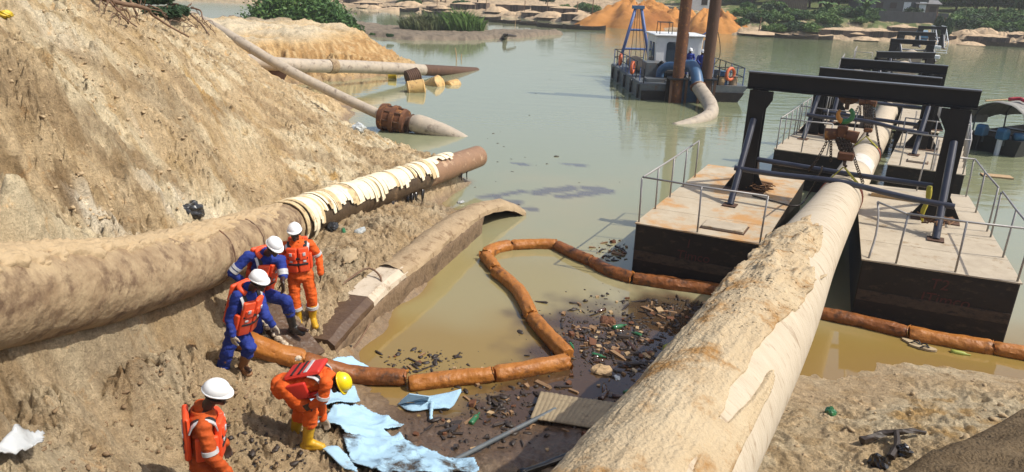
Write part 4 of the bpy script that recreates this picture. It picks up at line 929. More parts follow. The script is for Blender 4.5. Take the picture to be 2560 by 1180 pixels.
def near_i(p): return int(np.argmin(np.linalg.norm(FPX_[:, :2] - np.array(p)[:2], axis=1)))
gm1 = g1[1] + g1[2] * 2.0; gm2 = g2[1] + g2[2] * 1.5
hoist(g1, .47, near_i(gm1 - g1[2] * 0 - np.array([.1, .3, 0])), 'rusty chain hoist hung from the largest gantry', 1.0)
hoist(g2, .46, near_i(gm2 - np.array([.4, 1.0, 0])), 'rusty chain hoist hung from the second gantry', .75, True)
# rope bundles
def bundle(name, c, r, m, label, cat, n=14):
    mb = MB()
    for k in range(n):
        p = [np.array(c) + np.array([random.gauss(0, r), random.gauss(0, r), random.uniform(0, r)]) for _ in range(4)]
        mb.tube(spline(p, 10), .014, 5)
    return tag(build(name, mb, M[m], None, True), label, cat)
bundle('rope_tangle', np.array(P(2340, 590, ZD)) + [0, .1, .25], .14, 'rope', 'frayed brown rope tangle at the foot of the right gantry brace', 'rope')
bundle('rope_tangle', np.array(P(1900, 478, ZD)) + [0, 0, .03], .16, 'rope', 'brown rope tangle at the foot of the left gantry column', 'rope')
c = P(2316, 500, ZD + .55)
tag(build('cloth_tie', MB().tube(spline([c + [0, 0, .3], c + [.03, 0, 0], c + [-.02, 0, -.3], c + [.04, .02, -.5]], 10), [.05, .06, .06, .05, .04, .05, .05, .04, .03, .02], 8), M['sling'], None, True), 'yellow cloth strip tied beside the right gantry column', 'cloth')
cab = [P(1880, 492, ZD), P(1930, 505, ZD), P(1985, 518, ZD), P(2020, 490, ZD + .1), P(2040, 455, ZD + .5), P(2055, 420, ZD + 1.2)]
tag(build('cable', MB().tube(spline(cab, 30) + [0, 0, .03], .018, 6), M['wood_dark'], None, True), 'dark cable trailing over the left pontoon deck up to the hoist', 'cable')
tag(build('timber', MB().bar(atL(1.0, 5.0, ZD + .03), atL(1.9, 4.7, ZD + .03), .07, .05), M['wood'], None), 'thin timber lying on the back of the left pontoon deck', 'timber')
tag(build('timber', MB().bar(atR(.3, 4.9, ZD + .05), atR(1.3, 4.8, ZD + .05), .25, .08), M['wood_pale'], None), 'pale timber lying on the back of the right pontoon deck', 'timber')

# ------------------------------------------------------------------ containment boom
boom = thing('containment_boom', P(1230, 945, .05), 'orange brown oil containment boom winding round the pool and under the big pipe', 'boom')
BOOM = [[(600, 858), (640, 876), (700, 898), (760, 912)], [(760, 916), (880, 948), (1016, 958)], [(1022, 960), (1130, 947), (1232, 938)], [(1236, 937), (1330, 922), (1420, 905)],
        [(1419, 890), (1385, 855), (1332, 795)], [(1330, 790), (1292, 722), (1240, 678)], [(1240, 674), (1226, 655), (1212, 640)], [(1215, 636), (1238, 622), (1276, 614)],
        [(1278, 614), (1335, 611), (1391, 612)], [(1393, 614), (1440, 638), (1480, 655)], [(1482, 656), (1530, 681), (1580, 696)], [(1584, 697), (1680, 711), (1765, 722), (1840, 735)],
        [(1842, 736), (1960, 760), (2070, 787), (2170, 808), (2268, 832)], [(2272, 834), (2400, 857), (2480, 870)], [(2482, 870), (2600, 892), (2760, 920)]]
for k, seg in enumerate(BOOM):
    pts = [P(x, y, .07 if k > 1 else (.24 - .08 * k)) for x, y in seg]
    if k < 2:
        pts = [hit(x, y) for x, y in seg]; pts = [p + [0, 0, .09] for p in pts]
    L_ = sum(np.linalg.norm(pts[i + 1] - pts[i]) for i in range(len(pts) - 1)); n = max(14, int(L_ / .045)); path = spline(pts, n)
    q = np.linspace(0, 1, n); e = np.minimum(q, 1 - q) * L_
    R0 = .137 * (.84 + .16 * sstep(0, .06, e)) * (1 + .05 * np.array([fbm1(v * L_ * 2.2, k * 3.1) for v in q]))
    sq = lambda i, a, k=k: 1 + .10 * np.array([fbm1(i * .10 + v * .9, k + v * 1.1, 2) for v in a]) + .06 * np.array([1 - 2 * abs(fbm1(i * .17 - v * .8 + 5, k * 2 + v * .7, 2)) for v in a]) + .06 * np.sin(a * 2 + k + i * .05) + .07 * np.sin(a * 7 + k * 2) * math.exp(-min(i, n - 1 - i) * .045 / .14)
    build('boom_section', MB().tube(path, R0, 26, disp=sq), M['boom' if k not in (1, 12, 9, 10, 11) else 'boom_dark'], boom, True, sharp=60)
    if k < len(BOOM) - 1:
        c = path[-1]; t = path[-1] - path[-2]; t /= np.linalg.norm(t); s = np.array([-t[1], t[0], 0]); mb = MB(); V = []
        for v in range(9):
            a = v / 8 * PI * 2
            for rr in (.10, .150 + .03 * math.sin(v * 2.3 + k)): V.append(c + rr * (math.cos(a) * s + math.sin(a) * np.array([0, 0, 1])) + t * .03 * math.sin(v * 1.9))
        build('ruffle', MB().grid(V, 9, 2), M['boom'], boom)
# ------------------------------------------------------------------ people
def at(px, py, Y):
    d = ray(px, py); return CP + d * ((Y - CP[1]) / d[1])
def unit(v): v = np.asarray(v, float); return v / np.linalg.norm(v)
class Solid:
    def __init__(s): s.mb = MB()
    def cap(s, a, b, ra, rb=None, n=12):
        rb = ra if rb is None else rb; a = np.asarray(a, float); b = np.asarray(b, float); L = np.linalg.norm(b - a)
        m = max(2, int(L / (min(ra, rb) * .5)) + 1)
        for t in np.linspace(0, 1, m): s.mb.ell(a + (b - a) * t, ra + (rb - ra) * t, nu=n, nv=8)
        return s
    def ell(s, c, r, R=None): s.mb.ell(c, r, R, 14, 10); return s
    def mesh(s, name, voxel, smooth=3, folds=0.0, seed=0.0, org=(0, 0, 0)):
        v = s.mb.verts() - np.asarray(org); me = mesh_from('tmp_' + name, v, s.mb.f)
        o = bpy.data.objects.new('tmp_solid', me); COL.objects.link(o)
        m = o.modifiers.new('r', 'REMESH'); m.mode = 'VOXEL'; m.voxel_size = voxel; m.use_smooth_shade = True
        m = o.modifiers.new('s', 'SMOOTH'); m.iterations = smooth; m.factor = .5
        dg = bpy.context.evaluated_depsgraph_get(); out = bpy.data.meshes.new_from_object(o.evaluated_get(dg)); out.name = name
        bpy.data.objects.remove(o); bpy.data.meshes.remove(me)
        n = len(out.vertices); co = np.empty(n * 3); out.vertices.foreach_get('co', co); co = co.reshape(-1, 3)
        if folds:
            no = np.empty(n * 3); out.vertices.foreach_get('normal', no); no = no.reshape(-1, 3)
            d = .7 * fbm(co[:, 0] * 7 + co[:, 2] * 6 + seed, co[:, 2] * 15 + co[:, 1] * 6, 2) + .9 * ridged(co[:, 0] * 6 - co[:, 2] * 9 + seed, co[:, 1] * 7 + co[:, 2] * 8, 3) - .5
            co = co + no * (folds * d)[:, None]; out.vertices.foreach_set('co', co.ravel())
        out.polygons.foreach_set('use_smooth', [True] * len(out.polygons)); out.update(); return out
def link(name, me, mat_, parent, label=None):
    me.materials.clear(); me.materials.append(mat_)
    o = bpy.data.objects.new(name, me); COL.objects.link(o); o.parent = parent; WLOC[o.name] = wloc(parent)
    if label: o['label'] = label
    return o
def hand_solid(S, wrist, d, palm_n, side, grow=0.0, curl=.5):
    # palm and five fingers; d = direction of the fingers, palm_n = palm normal, side = towards the thumb
    d = unit(d); palm_n = unit(palm_n - d * (palm_n @ d)); side_v = np.cross(d, palm_n) * side
    w = np.asarray(wrist, float)
    for k, off in enumerate((-.030, -.010, .011, .031)):
        S.cap(w + d * .015 + side_v * off * .75, w + d * .088 + side_v * off, .016 + grow, .0135 + grow, 8)
        L = (.055, .068, .074, .066)[k]; k0 = w + d * .092 + side_v * off * 1.12
        d1 = unit(d + palm_n * curl * .6); d2 = unit(d + palm_n * curl * 1.5)
        k1 = k0 + d1 * L * .52; k2 = k1 + d2 * L * .5
        S.cap(k0, k1, .0098 + grow, .0092 + grow, 8); S.cap(k1, k2, .0092 + grow, .008 + grow, 8)
    t0 = w + d * .03 + side_v * .033; t1 = t0 + unit(d * .7 + side_v * .8 + palm_n * .3) * .042; t2 = t1 + unit(d + side_v * .25 + palm_n * .4) * .036
    S.cap(t0, t1, .0135 + grow, .0115 + grow, 8); S.cap(t1, t2, .011 + grow, .009 + grow, 8)
def person(label, J, tf, crown, face, suit, vestm, helm, boots, gloves=(False, False), sleeves=(1.0, 1.0), bands=True, scale=1.0, voxel=.008, vest=True, cushion=False, group=None, suit_dirty=None, vest_style='front'):
    J = {k: np.asarray(v, float) for k, v in J.items()}
    base = (J['ankL'] + J['ankR']) / 2; base[2] = min(J['ankL'][2], J['ankR'][2]) - .09 * scale
    root = thing('person', base, label, 'person', group)
    s = scale; pel, nb, hd = J['pelvis'], J['neck'], J['head']
    u = unit(nb - pel); f = np.asarray(tf, float); f = unit(f - u * (f @ u)); l = np.cross(u, f); TR = np.stack([l, f, u], 1)
    H = np.linalg.norm(nb - pel)
    shL = J.get('shL', nb - u * .07 * s + l * .185 * s); shR = J.get('shR', nb - u * .07 * s - l * .185 * s)
    hipL = J.get('hipL', pel + l * .095 * s - u * .02 * s); hipR = J.get('hipR', pel - l * .095 * s - u * .02 * s)
    tp = lambda a, b, c: pel + l * a * s + f * b * s + u * c * H
    cr = unit(crown); fa = np.asarray(face, float); fa = unit(fa - cr * (fa @ cr)); hl = np.cross(cr, fa); HR = np.stack([hl, fa, cr], 1)
    hp = lambda a, b, c: hd + hl * a * s + fa * b * s + cr * c * s
    # ---- body
    B = Solid()
    B.ell(hp(0, -.008, .028), np.array([.075, .092, .095]) * s, HR); B.ell(hp(0, .028, -.035), np.array([.058, .062, .078]) * s, HR)
    B.cap(hp(0, .05, -.085), hp(0, .075, -.088), .03 * s); B.cap(hp(0, .088, .005), hp(0, .108, -.03), .011 * s, .016 * s, 8)
    B.cap(hp(-.022, .085, -.062), hp(.022, .085, -.062), .012 * s, .012 * s, 8); B.cap(hp(-.035, .078, .028), hp(.035, .078, .028), .014 * s, .014 * s, 8)
    for sg in (-1, 1): B.ell(hp(.077 * sg, -.005, -.012), np.array([.012, .022, .034]) * s, HR)
    B.cap(nb - u * .03 * s, hd - cr * .05 * s - fa * .015 * s, .062 * s, .056 * s)
    for a, rx, ry in ((0, .150, .105), (.3, .130, .095), (.6, .145, .10), (.85, .150, .095)): B.ell(tp(0, 0, a), np.array([rx, ry, .11]) * s, TR)
    B.cap(shL, shR, .052 * s)
    for q in 'LR':
        sh = shL if q == 'L' else shR; hip = hipL if q == 'L' else hipR
        B.cap(sh, J['elb' + q], .05 * s, .04 * s); B.cap(J['elb' + q], J['wr' + q], .04 * s, .027 * s)
        B.cap(hip, J['kn' + q], .08 * s, .055 * s); B.cap(J['kn' + q], J['ank' + q], .052 * s, .038 * s); B.cap(J['ank' + q], J['toe' + q], .036 * s, .028 * s)
        dd = J['hd' + q]; hand_solid(B, J['wr' + q], dd, J.get('pn' + q, -l if q == 'L' else l), J.get('thumb' + q, 1.0) if not isinstance(J.get('thumb' + q), np.ndarray) else float(J['thumb' + q]))
    link('body', B.mesh('body', voxel, 2, org=base), M['skin'], root)
    for sg in (-1, 1):
        e = MB().ell(hp(.031 * sg, .086, .003), np.array([.011, .008, .007]) * s, HR, 8, 6); build('eye', e, M['reflect'], root, True)
    # ---- coverall: torso, sleeves and trouser legs as one garment
    S = Solid(); g = .016 * s
    for a, rx, ry in ((-.10, .165, .135), (.05, .165, .125), (.25, .150, .115), (.45, .155, .115), (.65, .165, .118), (.82, .170, .112)): S.ell(tp(0, 0, a), np.array([rx + .012, ry + .012, .12]) * s, TR)
    S.cap(shL, shR, .072 * s); S.cap(nb + u * .005, nb + u * .03 * s + f * .0, .075 * s, .07 * s)
    for q in 'LR':
        sh = shL if q == 'L' else shR; hip = hipL if q == 'L' else hipR; k = sleeves[0 if q == 'L' else 1]
        S.cap(sh, J['elb' + q], .074 * s, .062 * s)
        e = J['elb' + q] + (J['wr' + q] - J['elb' + q]) * (k * .97)
        if k > .1: S.cap(J['elb' + q], e, .062 * s, .050 * s if k > .8 else .058 * s)
        S.cap(hip, J['kn' + q], .108 * s, .085 * s)
        bt = J['kn' + q] + (J['ank' + q] - J['kn' + q]) * J.get('cuff' + q, np.array(.36)); S.cap(J['kn' + q], bt, .085 * s, .086 * s)
    link('coverall', S.mesh('coverall', .012, 2, folds=.0075, seed=base[0] * 3, org=base), suit_dirty or suit, root)
    col = MB(); a_ = np.linspace(.35, 2 * PI - .35, 18); V = []
    for q in a_:
        for r, hgt in ((.078, -.015), (.088, .03), (.094, .028), (.088, -.02)): V.append(nb + s * (r * 1.05) * (math.sin(q) * l + math.cos(q) * f) + u * hgt * s)
    build('collar', col.grid(V, 18, 4), suit_dirty or suit, root, True)
    # reflective bands
    if bands:
        for q in 'LR':
            sh = shL if q == 'L' else shR
            for t0 in (.68, .86) if suit is M['blue'] else (.80,):
                p = sh + (J['elb' + q] - sh) * t0; d = unit(J['elb' + q] - sh); r = (.074 - .012 * t0) * s + .011
                build('reflective_band', MB().tube([p - d * .02 * s, p + d * .02 * s], r, 14), M['reflect'], root, True, sharp=50)
            kk = float(J.get('cuff' + q, np.array(.36))); 
            if J.get('legband') is not None:
                p = J['kn' + q] + (J['ank' + q] - J['kn' + q]) * (kk - .02); d = unit(J['ank' + q] - J['kn' + q])
                build('reflective_band', MB().tube([p - d * .02, p + d * .03], .1 * s, 14), M['reflect'], root, True, sharp=50)
    # ---- boots
    for q in 'LR':
        an, kn, to = J['ank' + q], J['kn' + q], J['toe' + q]; d = unit(kn - an); Bt = Solid(); bm_ = boots[0 if q == 'L' else 1]
        topb = an + (kn - an) * .66
        Bt.cap(an, topb, .058 * s, .076 * s); fd = to - an; fd[2] = 0; fd = unit(fd); dn = np.array([0, 0, -1.0])
        heel = an + dn * .045 * s - fd * .045 * s; toe = an + dn * .055 * s + fd * .175 * s
        Bt.cap(heel, an + dn * .05 * s + fd * .08 * s, .045 * s, .05 * s); Bt.cap(an + fd * .03 * s - dn * 0, toe, .055 * s, .042 * s); sd = np.cross(fd, [0, 0, 1.0])
        for sg in (-1, 1): Bt.cap(an + dn * .055 * s + sd * sg * .015 * s, toe + sd * sg * .012 * s, .040 * s, .036 * s)
        bo = link('boot', Bt.mesh('boot', .011, 2, folds=.003, org=base), bm_, root)
        so = Solid()
        for sg in (-1, 1): so.cap(heel + dn * .035 * s + sd * sg * .015 * s, toe + dn * .026 * s + sd * sg * .02 * s, .021 * s, .021 * s)
        link('sole', so.mesh('sole', .012, 1, org=base), M['boot_mud'] if bm_ is not M['boot_black'] else M['strap'], bo)
        build('boot_rim', MB().tube([topb - d * .02, topb + d * .008], .083 * s, 16), bm_, bo, True, sharp=40)
    for i, q in enumerate('LR'):
        if gloves[i]:
            G = Solid(); hand_solid(G, J['wr' + q], J['hd' + q], J.get('pn' + q, -l if q == 'L' else l), 1.0, .004); G.cap(J['wr' + q] - unit(J['hd' + q]) * .05, J['wr' + q] + unit(J['hd' + q]) * .03, .036 * s, .034 * s)
            link('glove', G.mesh('glove', .008, 1, org=base), M['glove'], root)
    # ---- helmet
    hc = hp(0, .0, .055); tilt = HR
    V = []; nu = 28; rings = [(0, 1)] + [(math.sin(a), math.cos(a)) for a in np.linspace(.12, PI / 2 + .10, 11)]
    for a, b_ in rings[1:]:
        for k in range(nu):
            ph = 2 * PI * k / nu; ridge = .006 * math.exp(-(math.sin(ph) * a / .12) ** 2) * (1 if b_ > .05 else 0)
            V.append(hc + HR @ (np.array([.104 * a * math.sin(ph), .122 * a * math.cos(ph), .106 * b_ + ridge]) * s))
    F_ = [(i * nu + k, i * nu + (k + 1) % nu, (i + 1) * nu + (k + 1) % nu, (i + 1) * nu + k) for i in range(len(rings) - 2) for k in range(nu)] + [tuple(range(nu))[::-1]]
    hs = build('helmet', MB().add(np.array(V), F_), helm, root, True)
    V = []
    for r0, zz in ((.98, -.004), (1.0, -.002), (1.0, -.016), (.98, -.014)):
        for k in range(nu):
            ph = 2 * PI * k / nu; fr = max(0, math.cos(ph)); ex = .007 + .028 * fr ** 2 if r0 == 1.0 else 0
            V.append(hc + HR @ (np.array([(.104 + ex) * math.sin(ph), (.122 + ex) * math.cos(ph), zz - .018 * fr ** 2 * (r0 == 1.0)]) * s))
    F_ = [(i * nu + k, i * nu + (k + 1) % nu, ((i + 1) % 4) * nu + (k + 1) % nu, ((i + 1) % 4) * nu + k) for i in range(4) for k in range(nu)]
    build('brim', MB().add(np.array(V), F_), helm, hs, True)
    hb = MB(); a_ = np.linspace(-2.2, 2.2, 16)
    hb.tube([hp(.088 * math.sin(q), -.098 * math.cos(q) + .01, .0) for q in a_], .012 * s, 6); build('head_strap', hb, M['hair'], hs, True)
    # ---- life vest
    if vest:
        v = thing_part('life_vest', root)
        def pad(nm, c, size, m_, par=v, bev=.02, tilt_=0.0):
            R = TR @ np.array(Matrix.Rotation(tilt_, 3, 'Z'))
            o = build(nm, MB().box(tp(*c), np.array(size) * s, R), m_, par)
            b_ = o.modifiers.new('b', 'BEVEL'); b_.width = bev * s; b_.segments = 3; o.data.polygons.foreach_set('use_smooth', [True] * len(o.data.polygons)); return o
        fy = .138
        for sg in (-1, 1):
            p = pad('front_panel', (.083 * sg, fy, .50), (.162, .062, .40 * H / .53), vestm, tilt_=-.30 * sg)
            pad('chest_pad', (.078 * sg, fy + .03, .63), (.115, .045, .12), vestm, v, .018, -.3 * sg)
            pad('strap_patch', (.10 * sg, fy + .05, .70), (.04, .012, .05), M['reflect'], v, .003, -.3 * sg)
            pad('side_panel', (.178 * sg, .02, .42), (.05, .2, .25), vestm)
            sb_ = MB(); sh_pts = [tp(.10 * sg, fy - .01, .74), tp(.115 * sg, .10, .90), tp(.12 * sg, .02, 1.0), tp(.115 * sg, -.09, .93), tp(.10 * sg, -.13, .76)]
            ww = spline(sh_pts, 12); V = []
            for q_ in ww: V += [q_ - l * .026 * s, q_ + l * .026 * s]
            so_ = build('shoulder_strap', sb_.grid(V, 12, 2), M['strap'], v); m_ = so_.modifiers.new('t', 'SOLIDIFY'); m_.thickness = .012
            V = []
            for q_ in ww: V += [q_ + l * sg * (.028) * s - u * .003, q_ + l * sg * .062 * s - u * .014]
            so_ = build('reflective_tape', MB().grid(V, 12, 2), M['reflect'], v); m_ = so_.modifiers.new('t', 'SOLIDIFY'); m_.thickness = .012
        pad('back_panel', (0, -.142, .60), (.30, .06, .46 * H / .53), vestm, v, .03)
        pad('reflective_tape', (0, -.174, .70), (.26, .012, .045), M['reflect'], v, .004)
        for zz in (.38, .56):
            for sg in (-1, 1): pad('belt', (.085 * sg, fy + .033, zz), (.13, .014, .03), M['strap'], v, .003, -.3 * sg)
            pad('buckle', (0, fy + .045, zz), (.05, .018, .035), M['strap'], v, .004)
            pad('belt', (0, -.174, zz), (.28, .01, .03), M['strap'], v, .003)
        pad('reflective_tape', (.10, fy + .034, .47), (.045, .012, .03), M['reflect'], v, .003, -.3)
        pad('reflective_tape', (-.10, fy + .034, .47), (.045, .012, .03), M['reflect'], v, .003, .3)
        if not cushion: return root
        cm = MB(); ct = spline([nb + (l * math.sin(q) * .125 + f * math.cos(q) * .10) * s + u * (.035 - .05 * max(0, math.cos(q))) * s for q in np.linspace(.9, 2 * PI - .9, 12)], 20)
        build('neck_cushion', cm.tube(ct, .034 * s, 10), vestm, v, True)
    return root
def thing_part(name, root):
    # the vest's main shell is one mesh that carries its panels, straps and buckles
    o = bpy.data.objects.new(name, None); COL.objects.link(o); o.parent = root; WLOC[o.name] = wloc(root); return o

D3 = np.array
# A: standing in orange, facing the camera
b0 = P(764, 816, H1(*P(764, 816, .6)[:2])); zg = b0[2]
fA = unit([.22, -.97, 0]); lA = np.array([.97, .22, 0])
o = lambda a, b, z: b0 + lA * a + fA * b + np.array([0, 0, z])
person('man in orange with white helmet and yellow boots, standing at the back facing the camera', dict(
    pelvis=o(-.02, 0, .94), neck=o(-.03, .0, 1.46), head=o(-.05, .05, 1.61), elbL=o(.27, -.05, 1.17), wrL=o(.29, .06, .93), hdL=D3([.02, -.2, -1]), elbR=o(-.33, -.03, 1.18), wrR=o(-.30, .08, .92), hdR=D3([0, -.2, -1]),
    knL=o(.13, .05, .53), ankL=o(.12, -.02, .11), toeL=o(.17, .15, .05), knR=o(-.13, .05, .53), ankR=o(-.09, .0, .10), toeR=o(-.10, .18, .05), cuffL=D3(.42), cuffR=D3(.42), legband=1),
    fA, (0.0, -.06, 1), (.15, -1, -.12), M['orange'], M['vest'], M['helmet_white'], (M['boot_yellow'], M['boot_yellow']))
# B: in blue, one foot up on the concrete
person('man in blue with one black boot up on the concrete, hand on hip', dict(
    pelvis=at(645, 728, 9.55), neck=at(664, 634, 9.38), head=at(684, 617, 9.22), shL=at(703, 650, 9.42), shR=at(620, 640, 9.28), elbL=at(708, 690, 9.3), wrL=at(707, 706, 9.12) , hdL=D3([.1, -.3, -1]), elbR=at(580, 682, 9.2), wrR=at(608, 704, 9.35), hdR=D3([.8, .2, -.3]),
    hipL=at(662, 735, 9.5), hipR=at(632, 738, 9.55), knL=at(716, 752, 9.25), ankL=at(733, 818, 9.55), toeL=at(768, 826, 9.45), knR=at(640, 800, 9.4), ankR=at(648, 862, 9.55), toeR=at(680, 874, 9.4), cuffL=D3(.42)),
    (.75, -.66, -.1), (.42, -.25, .87), (.65, -.5, -.6), M['blue'], M['vest'], M['helmet_white'], (M['boot_black'], M['boot_black']), sleeves=(.12, 1.0), cushion=True)
# C: in blue, leaning to the right, touching the concrete
dC = hit(582, 927)[1] - 8.80
person('man in blue with brown boots and gloves, reaching down to the broken concrete', dict(
    pelvis=at(595, 828, 8.85 + dC), neck=at(620, 722, 8.75 + dC), head=at(646, 703, 8.68 + dC), shL=at(648, 742, 8.95 + dC), shR=at(594, 738, 8.62 + dC), elbL=at(664, 790, 8.85 + dC), wrL=at(681, 812, 8.95 + dC), hdL=D3([.5, .2, -1]), elbR=at(574, 795, 8.62 + dC), wrR=at(582, 838, 8.58 + dC), hdR=D3([.05, 0, -1]),
    hipL=at(607, 838, 8.92 + dC), hipR=at(585, 838, 8.78 + dC), knL=at(625, 868, 8.72 + dC), ankL=at(606, 914, 8.86 + dC), toeL=at(625, 926, 8.72 + dC), knR=at(568, 880, 8.72 + dC), ankR=at(556, 922, 8.78 + dC), toeR=at(575, 934, 8.65 + dC), cuffR=D3(.85), cuffL=D3(.3)),
    (.9, -.42, -.1), (.22, -.12, .97), (.85, -.4, -.35), M['blue'], M['vest'], M['helmet_white'], (M['boot_brown'], M['boot_brown']), gloves=(True, True), bands=False, cushion=True)
# D: bending over the blue sheet
person('man in orange with yellow helmet bending down to the light blue sheet', dict(
    pelvis=at(716, 962, 7.2), neck=at(818, 941, 7.14), head=at(846, 958, 7.12), shL=at(812, 955, 7.32), shR=at(815, 957, 6.93), elbL=at(803, 1010, 7.3), wrL=at(808, 1045, 7.28), hdL=D3([.35, .1, -1]), elbR=at(806, 1000, 6.92), wrR=at(782, 1012, 6.95), hdR=D3([-.8, 0, -.45]),
    hipL=at(716, 968, 7.3), hipR=at(712, 968, 7.08), knL=at(752, 1024, 7.3), ankL=at(735, 1083, 7.36), toeL=at(762, 1093, 7.36), knR=at(778, 1030, 7.02), ankR=at(768, 1106, 7.06), toeR=at(806, 1120, 7.06), cuffL=D3(.30), cuffR=D3(.34)),
    (.1, .02, -1), (.92, -.1, .38), (.42, .0, -.9), M['orange'], M['vest_red'], M['helmet_yellow'], (M['boot_yellow'], M['boot_yellow']), gloves=(True, False))
# E: nearest man, seen from behind, cut by the frame
nE = at(505, 1026, 5.62); gE = H1(nE[0], nE[1]); dz = lambda z: np.array([0, 0, z])
fE = unit([.86, .42, 0]); lE = np.array([-fE[1], fE[0], 0])
pE = nE - dz(.52) - fE * .03; gz = pE[2] - .92
person('nearest man in dirty orange with white helmet, turned away, at the bottom edge', dict(
    pelvis=pE, neck=nE, head=at(539, 984, 5.62), elbL=nE + lE * .27 - dz(.34) + fE * .05, wrL=nE + lE * .26 - dz(.58) + fE * .16, hdL=D3([.2, 0, -1]), elbR=nE - lE * .25 - dz(.36) + fE * .03, wrR=nE - lE * .22 - dz(.60) + fE * .16, hdR=D3([.2, 0, -1]),
    knL=pE + lE * .12 - dz(.42) + fE * .04, ankL=pE + lE * .12 - dz(.83), toeL=pE + lE * .14 - dz(.87) + fE * .17, knR=pE - lE * .12 - dz(.42) + fE * .04, ankR=pE - lE * .12 - dz(.83), toeR=pE - lE * .14 - dz(.87) + fE * .17),
    fE, (.30, -.12, .94), (.88, .2, -.42), M['orange'], M['vest'], M['helmet_white'], (M['boot_yellow'], M['boot_yellow']), suit_dirty=M['orange_dirty'])
# ------------------------------------------------------------------ dredger
dr0 = np.array([6.6, 38.1, 0.0]); du = unit([1, .045, 0]); dn_ = np.array([-.045, 1, 0]); dn_ = dn_ / np.linalg.norm(dn_); UP = np.array([0, 0, 1.0])
DRot = np.stack([du, dn_, UP], 1)
dat = lambda a, b, z: dr0 + du * a + dn_ * b + UP * z
dred = thing('dredger', dat(2.8, 4.5, 0), 'grey and blue dredger with white cabin and two tall rusty spuds', 'boat')
ZK = .82
build('hull', MB().prism([(0, -.5), (-.05, ZK - .03), (.02, ZK), (5.6, ZK), (5.6, ZK - .12), (5.1, .1), (5.1, -.5)], (dat(0, 0, 0), du, UP), dn_ * 9.6), M['grey_steel'], dred)
build('bow_plate', MB().prism([(-.02, -.3), (-.04, ZK - .32), (5.5, ZK - .32), (5.0, -.3)], (dat(0, -.02, 0), du, UP), -dn_ * .05), M['hull_black'], dred)
build('deck', MB().box(dat(2.8, 4.8, ZK + .012), (5.62, 9.6, .02), DRot), M['grey_steel'], dred)
for k in range(5):
    build('fender', MB().tube([dat(-.13, .4 + k * 2.0, ZK - .05), dat(-.12, .4 + k * 2.0, .05)], .07, 8), M['boat_black'], dred, True)
def drail(pts, h=.95):
    for i in range(len(pts) - 1):
        m = max(1, int(np.linalg.norm(pts[i + 1] - pts[i]) / .9))
        for k in range(m + (i == len(pts) - 2)):
            p = pts[i] + (pts[i + 1] - pts[i]) * k / m; build('rail_post', MB().tube([p, p + UP * h], .03, 6), M['aframe_blue' if random.random() < .5 else 'black_steel'], dred)
    for hh in (h, h * .5):
        mb = MB()
        for i in range(len(pts) - 1): mb.tube([pts[i] + UP * hh, pts[i + 1] + UP * hh], .026, 6)
        build('guard_rail', mb, M['black_steel'], dred)
drail([dat(.1, 2.2, ZK), dat(.1, 9.4, ZK), dat(2.0, 9.4, ZK)]); drail([dat(4.1, .25, ZK), dat(5.45, .25, ZK), dat(5.45, 5.5, ZK)])
drail([dat(.1, .2, ZK), dat(.1, 1.2, ZK)], .75)
for c, R in ((dat(.05, 7.0, ZK + .55), Matrix.Rotation(PI / 2, 3, 'Y')), (dat(.05, 3.1, ZK + .5), Matrix.Rotation(PI / 2, 3, 'Y') @ Matrix.Rotation(.35, 3, 'X')), (dat(4.7, .2, ZK + .62), Matrix.Rotation(PI / 2, 3, 'X') @ Matrix.Rotation(.6, 3, 'Y'))):
    tag(build('lifebuoy', MB().torus(c, .30, .085, np.array(R), 20, 8), M['lifebuoy'], None, True), {0: 'orange lifebuoy on the left rail of the dredger near its stern', 1: 'orange lifebuoy on the left rail of the dredger near its bow', 2: 'orange lifebuoy on the right hand rail of the dredger'}[[7.0, 3.1, .2].index(min([7.0, 3.1, .2], key=lambda q: abs((c - dr0) @ dn_ - q)))], 'lifebuoy', 'lifebuoys on the dredger')
# cabin
cb = dat(1.55, 4.0, ZK)
ca = lambda a, b, z: cb + du * a + dn_ * b + UP * z
cabin = build('cabin', MB().prism([(0, 0), (-.12, 2.2), (2.62, 2.2), (2.5, 0)], (cb, du, UP), dn_ * 2.2), M['white_paint'], dred, bevel=.03)
build('cabin_roof', MB().box(ca(1.25, 1.1, 2.26), (3.0, 2.6, .1), DRot), M['white_paint'], cabin, bevel=.03)
def win(a0, a1, z0, z1):
    f = build('window', MB().prism([(a0, z0 + .1), (a0 + .1, z0), (a1 - .1, z0), (a1, z0 + .1), (a1, z1 - .1), (a1 - .1, z1), (a0 + .1, z1), (a0, z1 - .1)], (ca(0, -.03, 0), du, UP), dn_ * .02), M['glass'], cabin)
win(.55, 1.25, .75, 1.9); win(1.4, 1.75, .75, 1.9)
for b in (.25, 1.0):
    build('window', MB().prism([(b, .75), (b + .55, .75), (b + .55, 1.9), (b, 1.9)], (ca(-.10, 0, 0), dn_, UP), du * .03), M['glass'], cabin)
door = build('open_door', MB().prism([(0, .1), (0, 2.05), (.62, 2.05), (.62, .1)], (ca(2.62, -.1, 0), unit(du - dn_ * .5), UP), dn_ * .04), M['white_paint'], dred)
build('door_pane', MB().prism([(.1, .95), (.52, .95), (.52, 1.9), (.1, 1.9)], (ca(2.62, -.13, 0), unit(du - dn_ * .5), UP), dn_ * .02), M['blue_paint'], door)
build('roof_rail', MB().tube([ca(.1, .1, 2.3), ca(.1, .1, 2.95), ca(.8, .1, 2.95), ca(.8, .1, 2.3)], .025, 6).tube([ca(.1, .9, 2.3), ca(.1, .9, 2.95), ca(.8, .9, 2.95), ca(.8, .9, 2.3)], .025, 6).tube([ca(.1, .1, 2.95), ca(.1, .9, 2.95)], .025, 6).tube([ca(.8, .1, 2.95), ca(.8, .9, 2.95)], .025, 6), M['black_steel'], cabin)
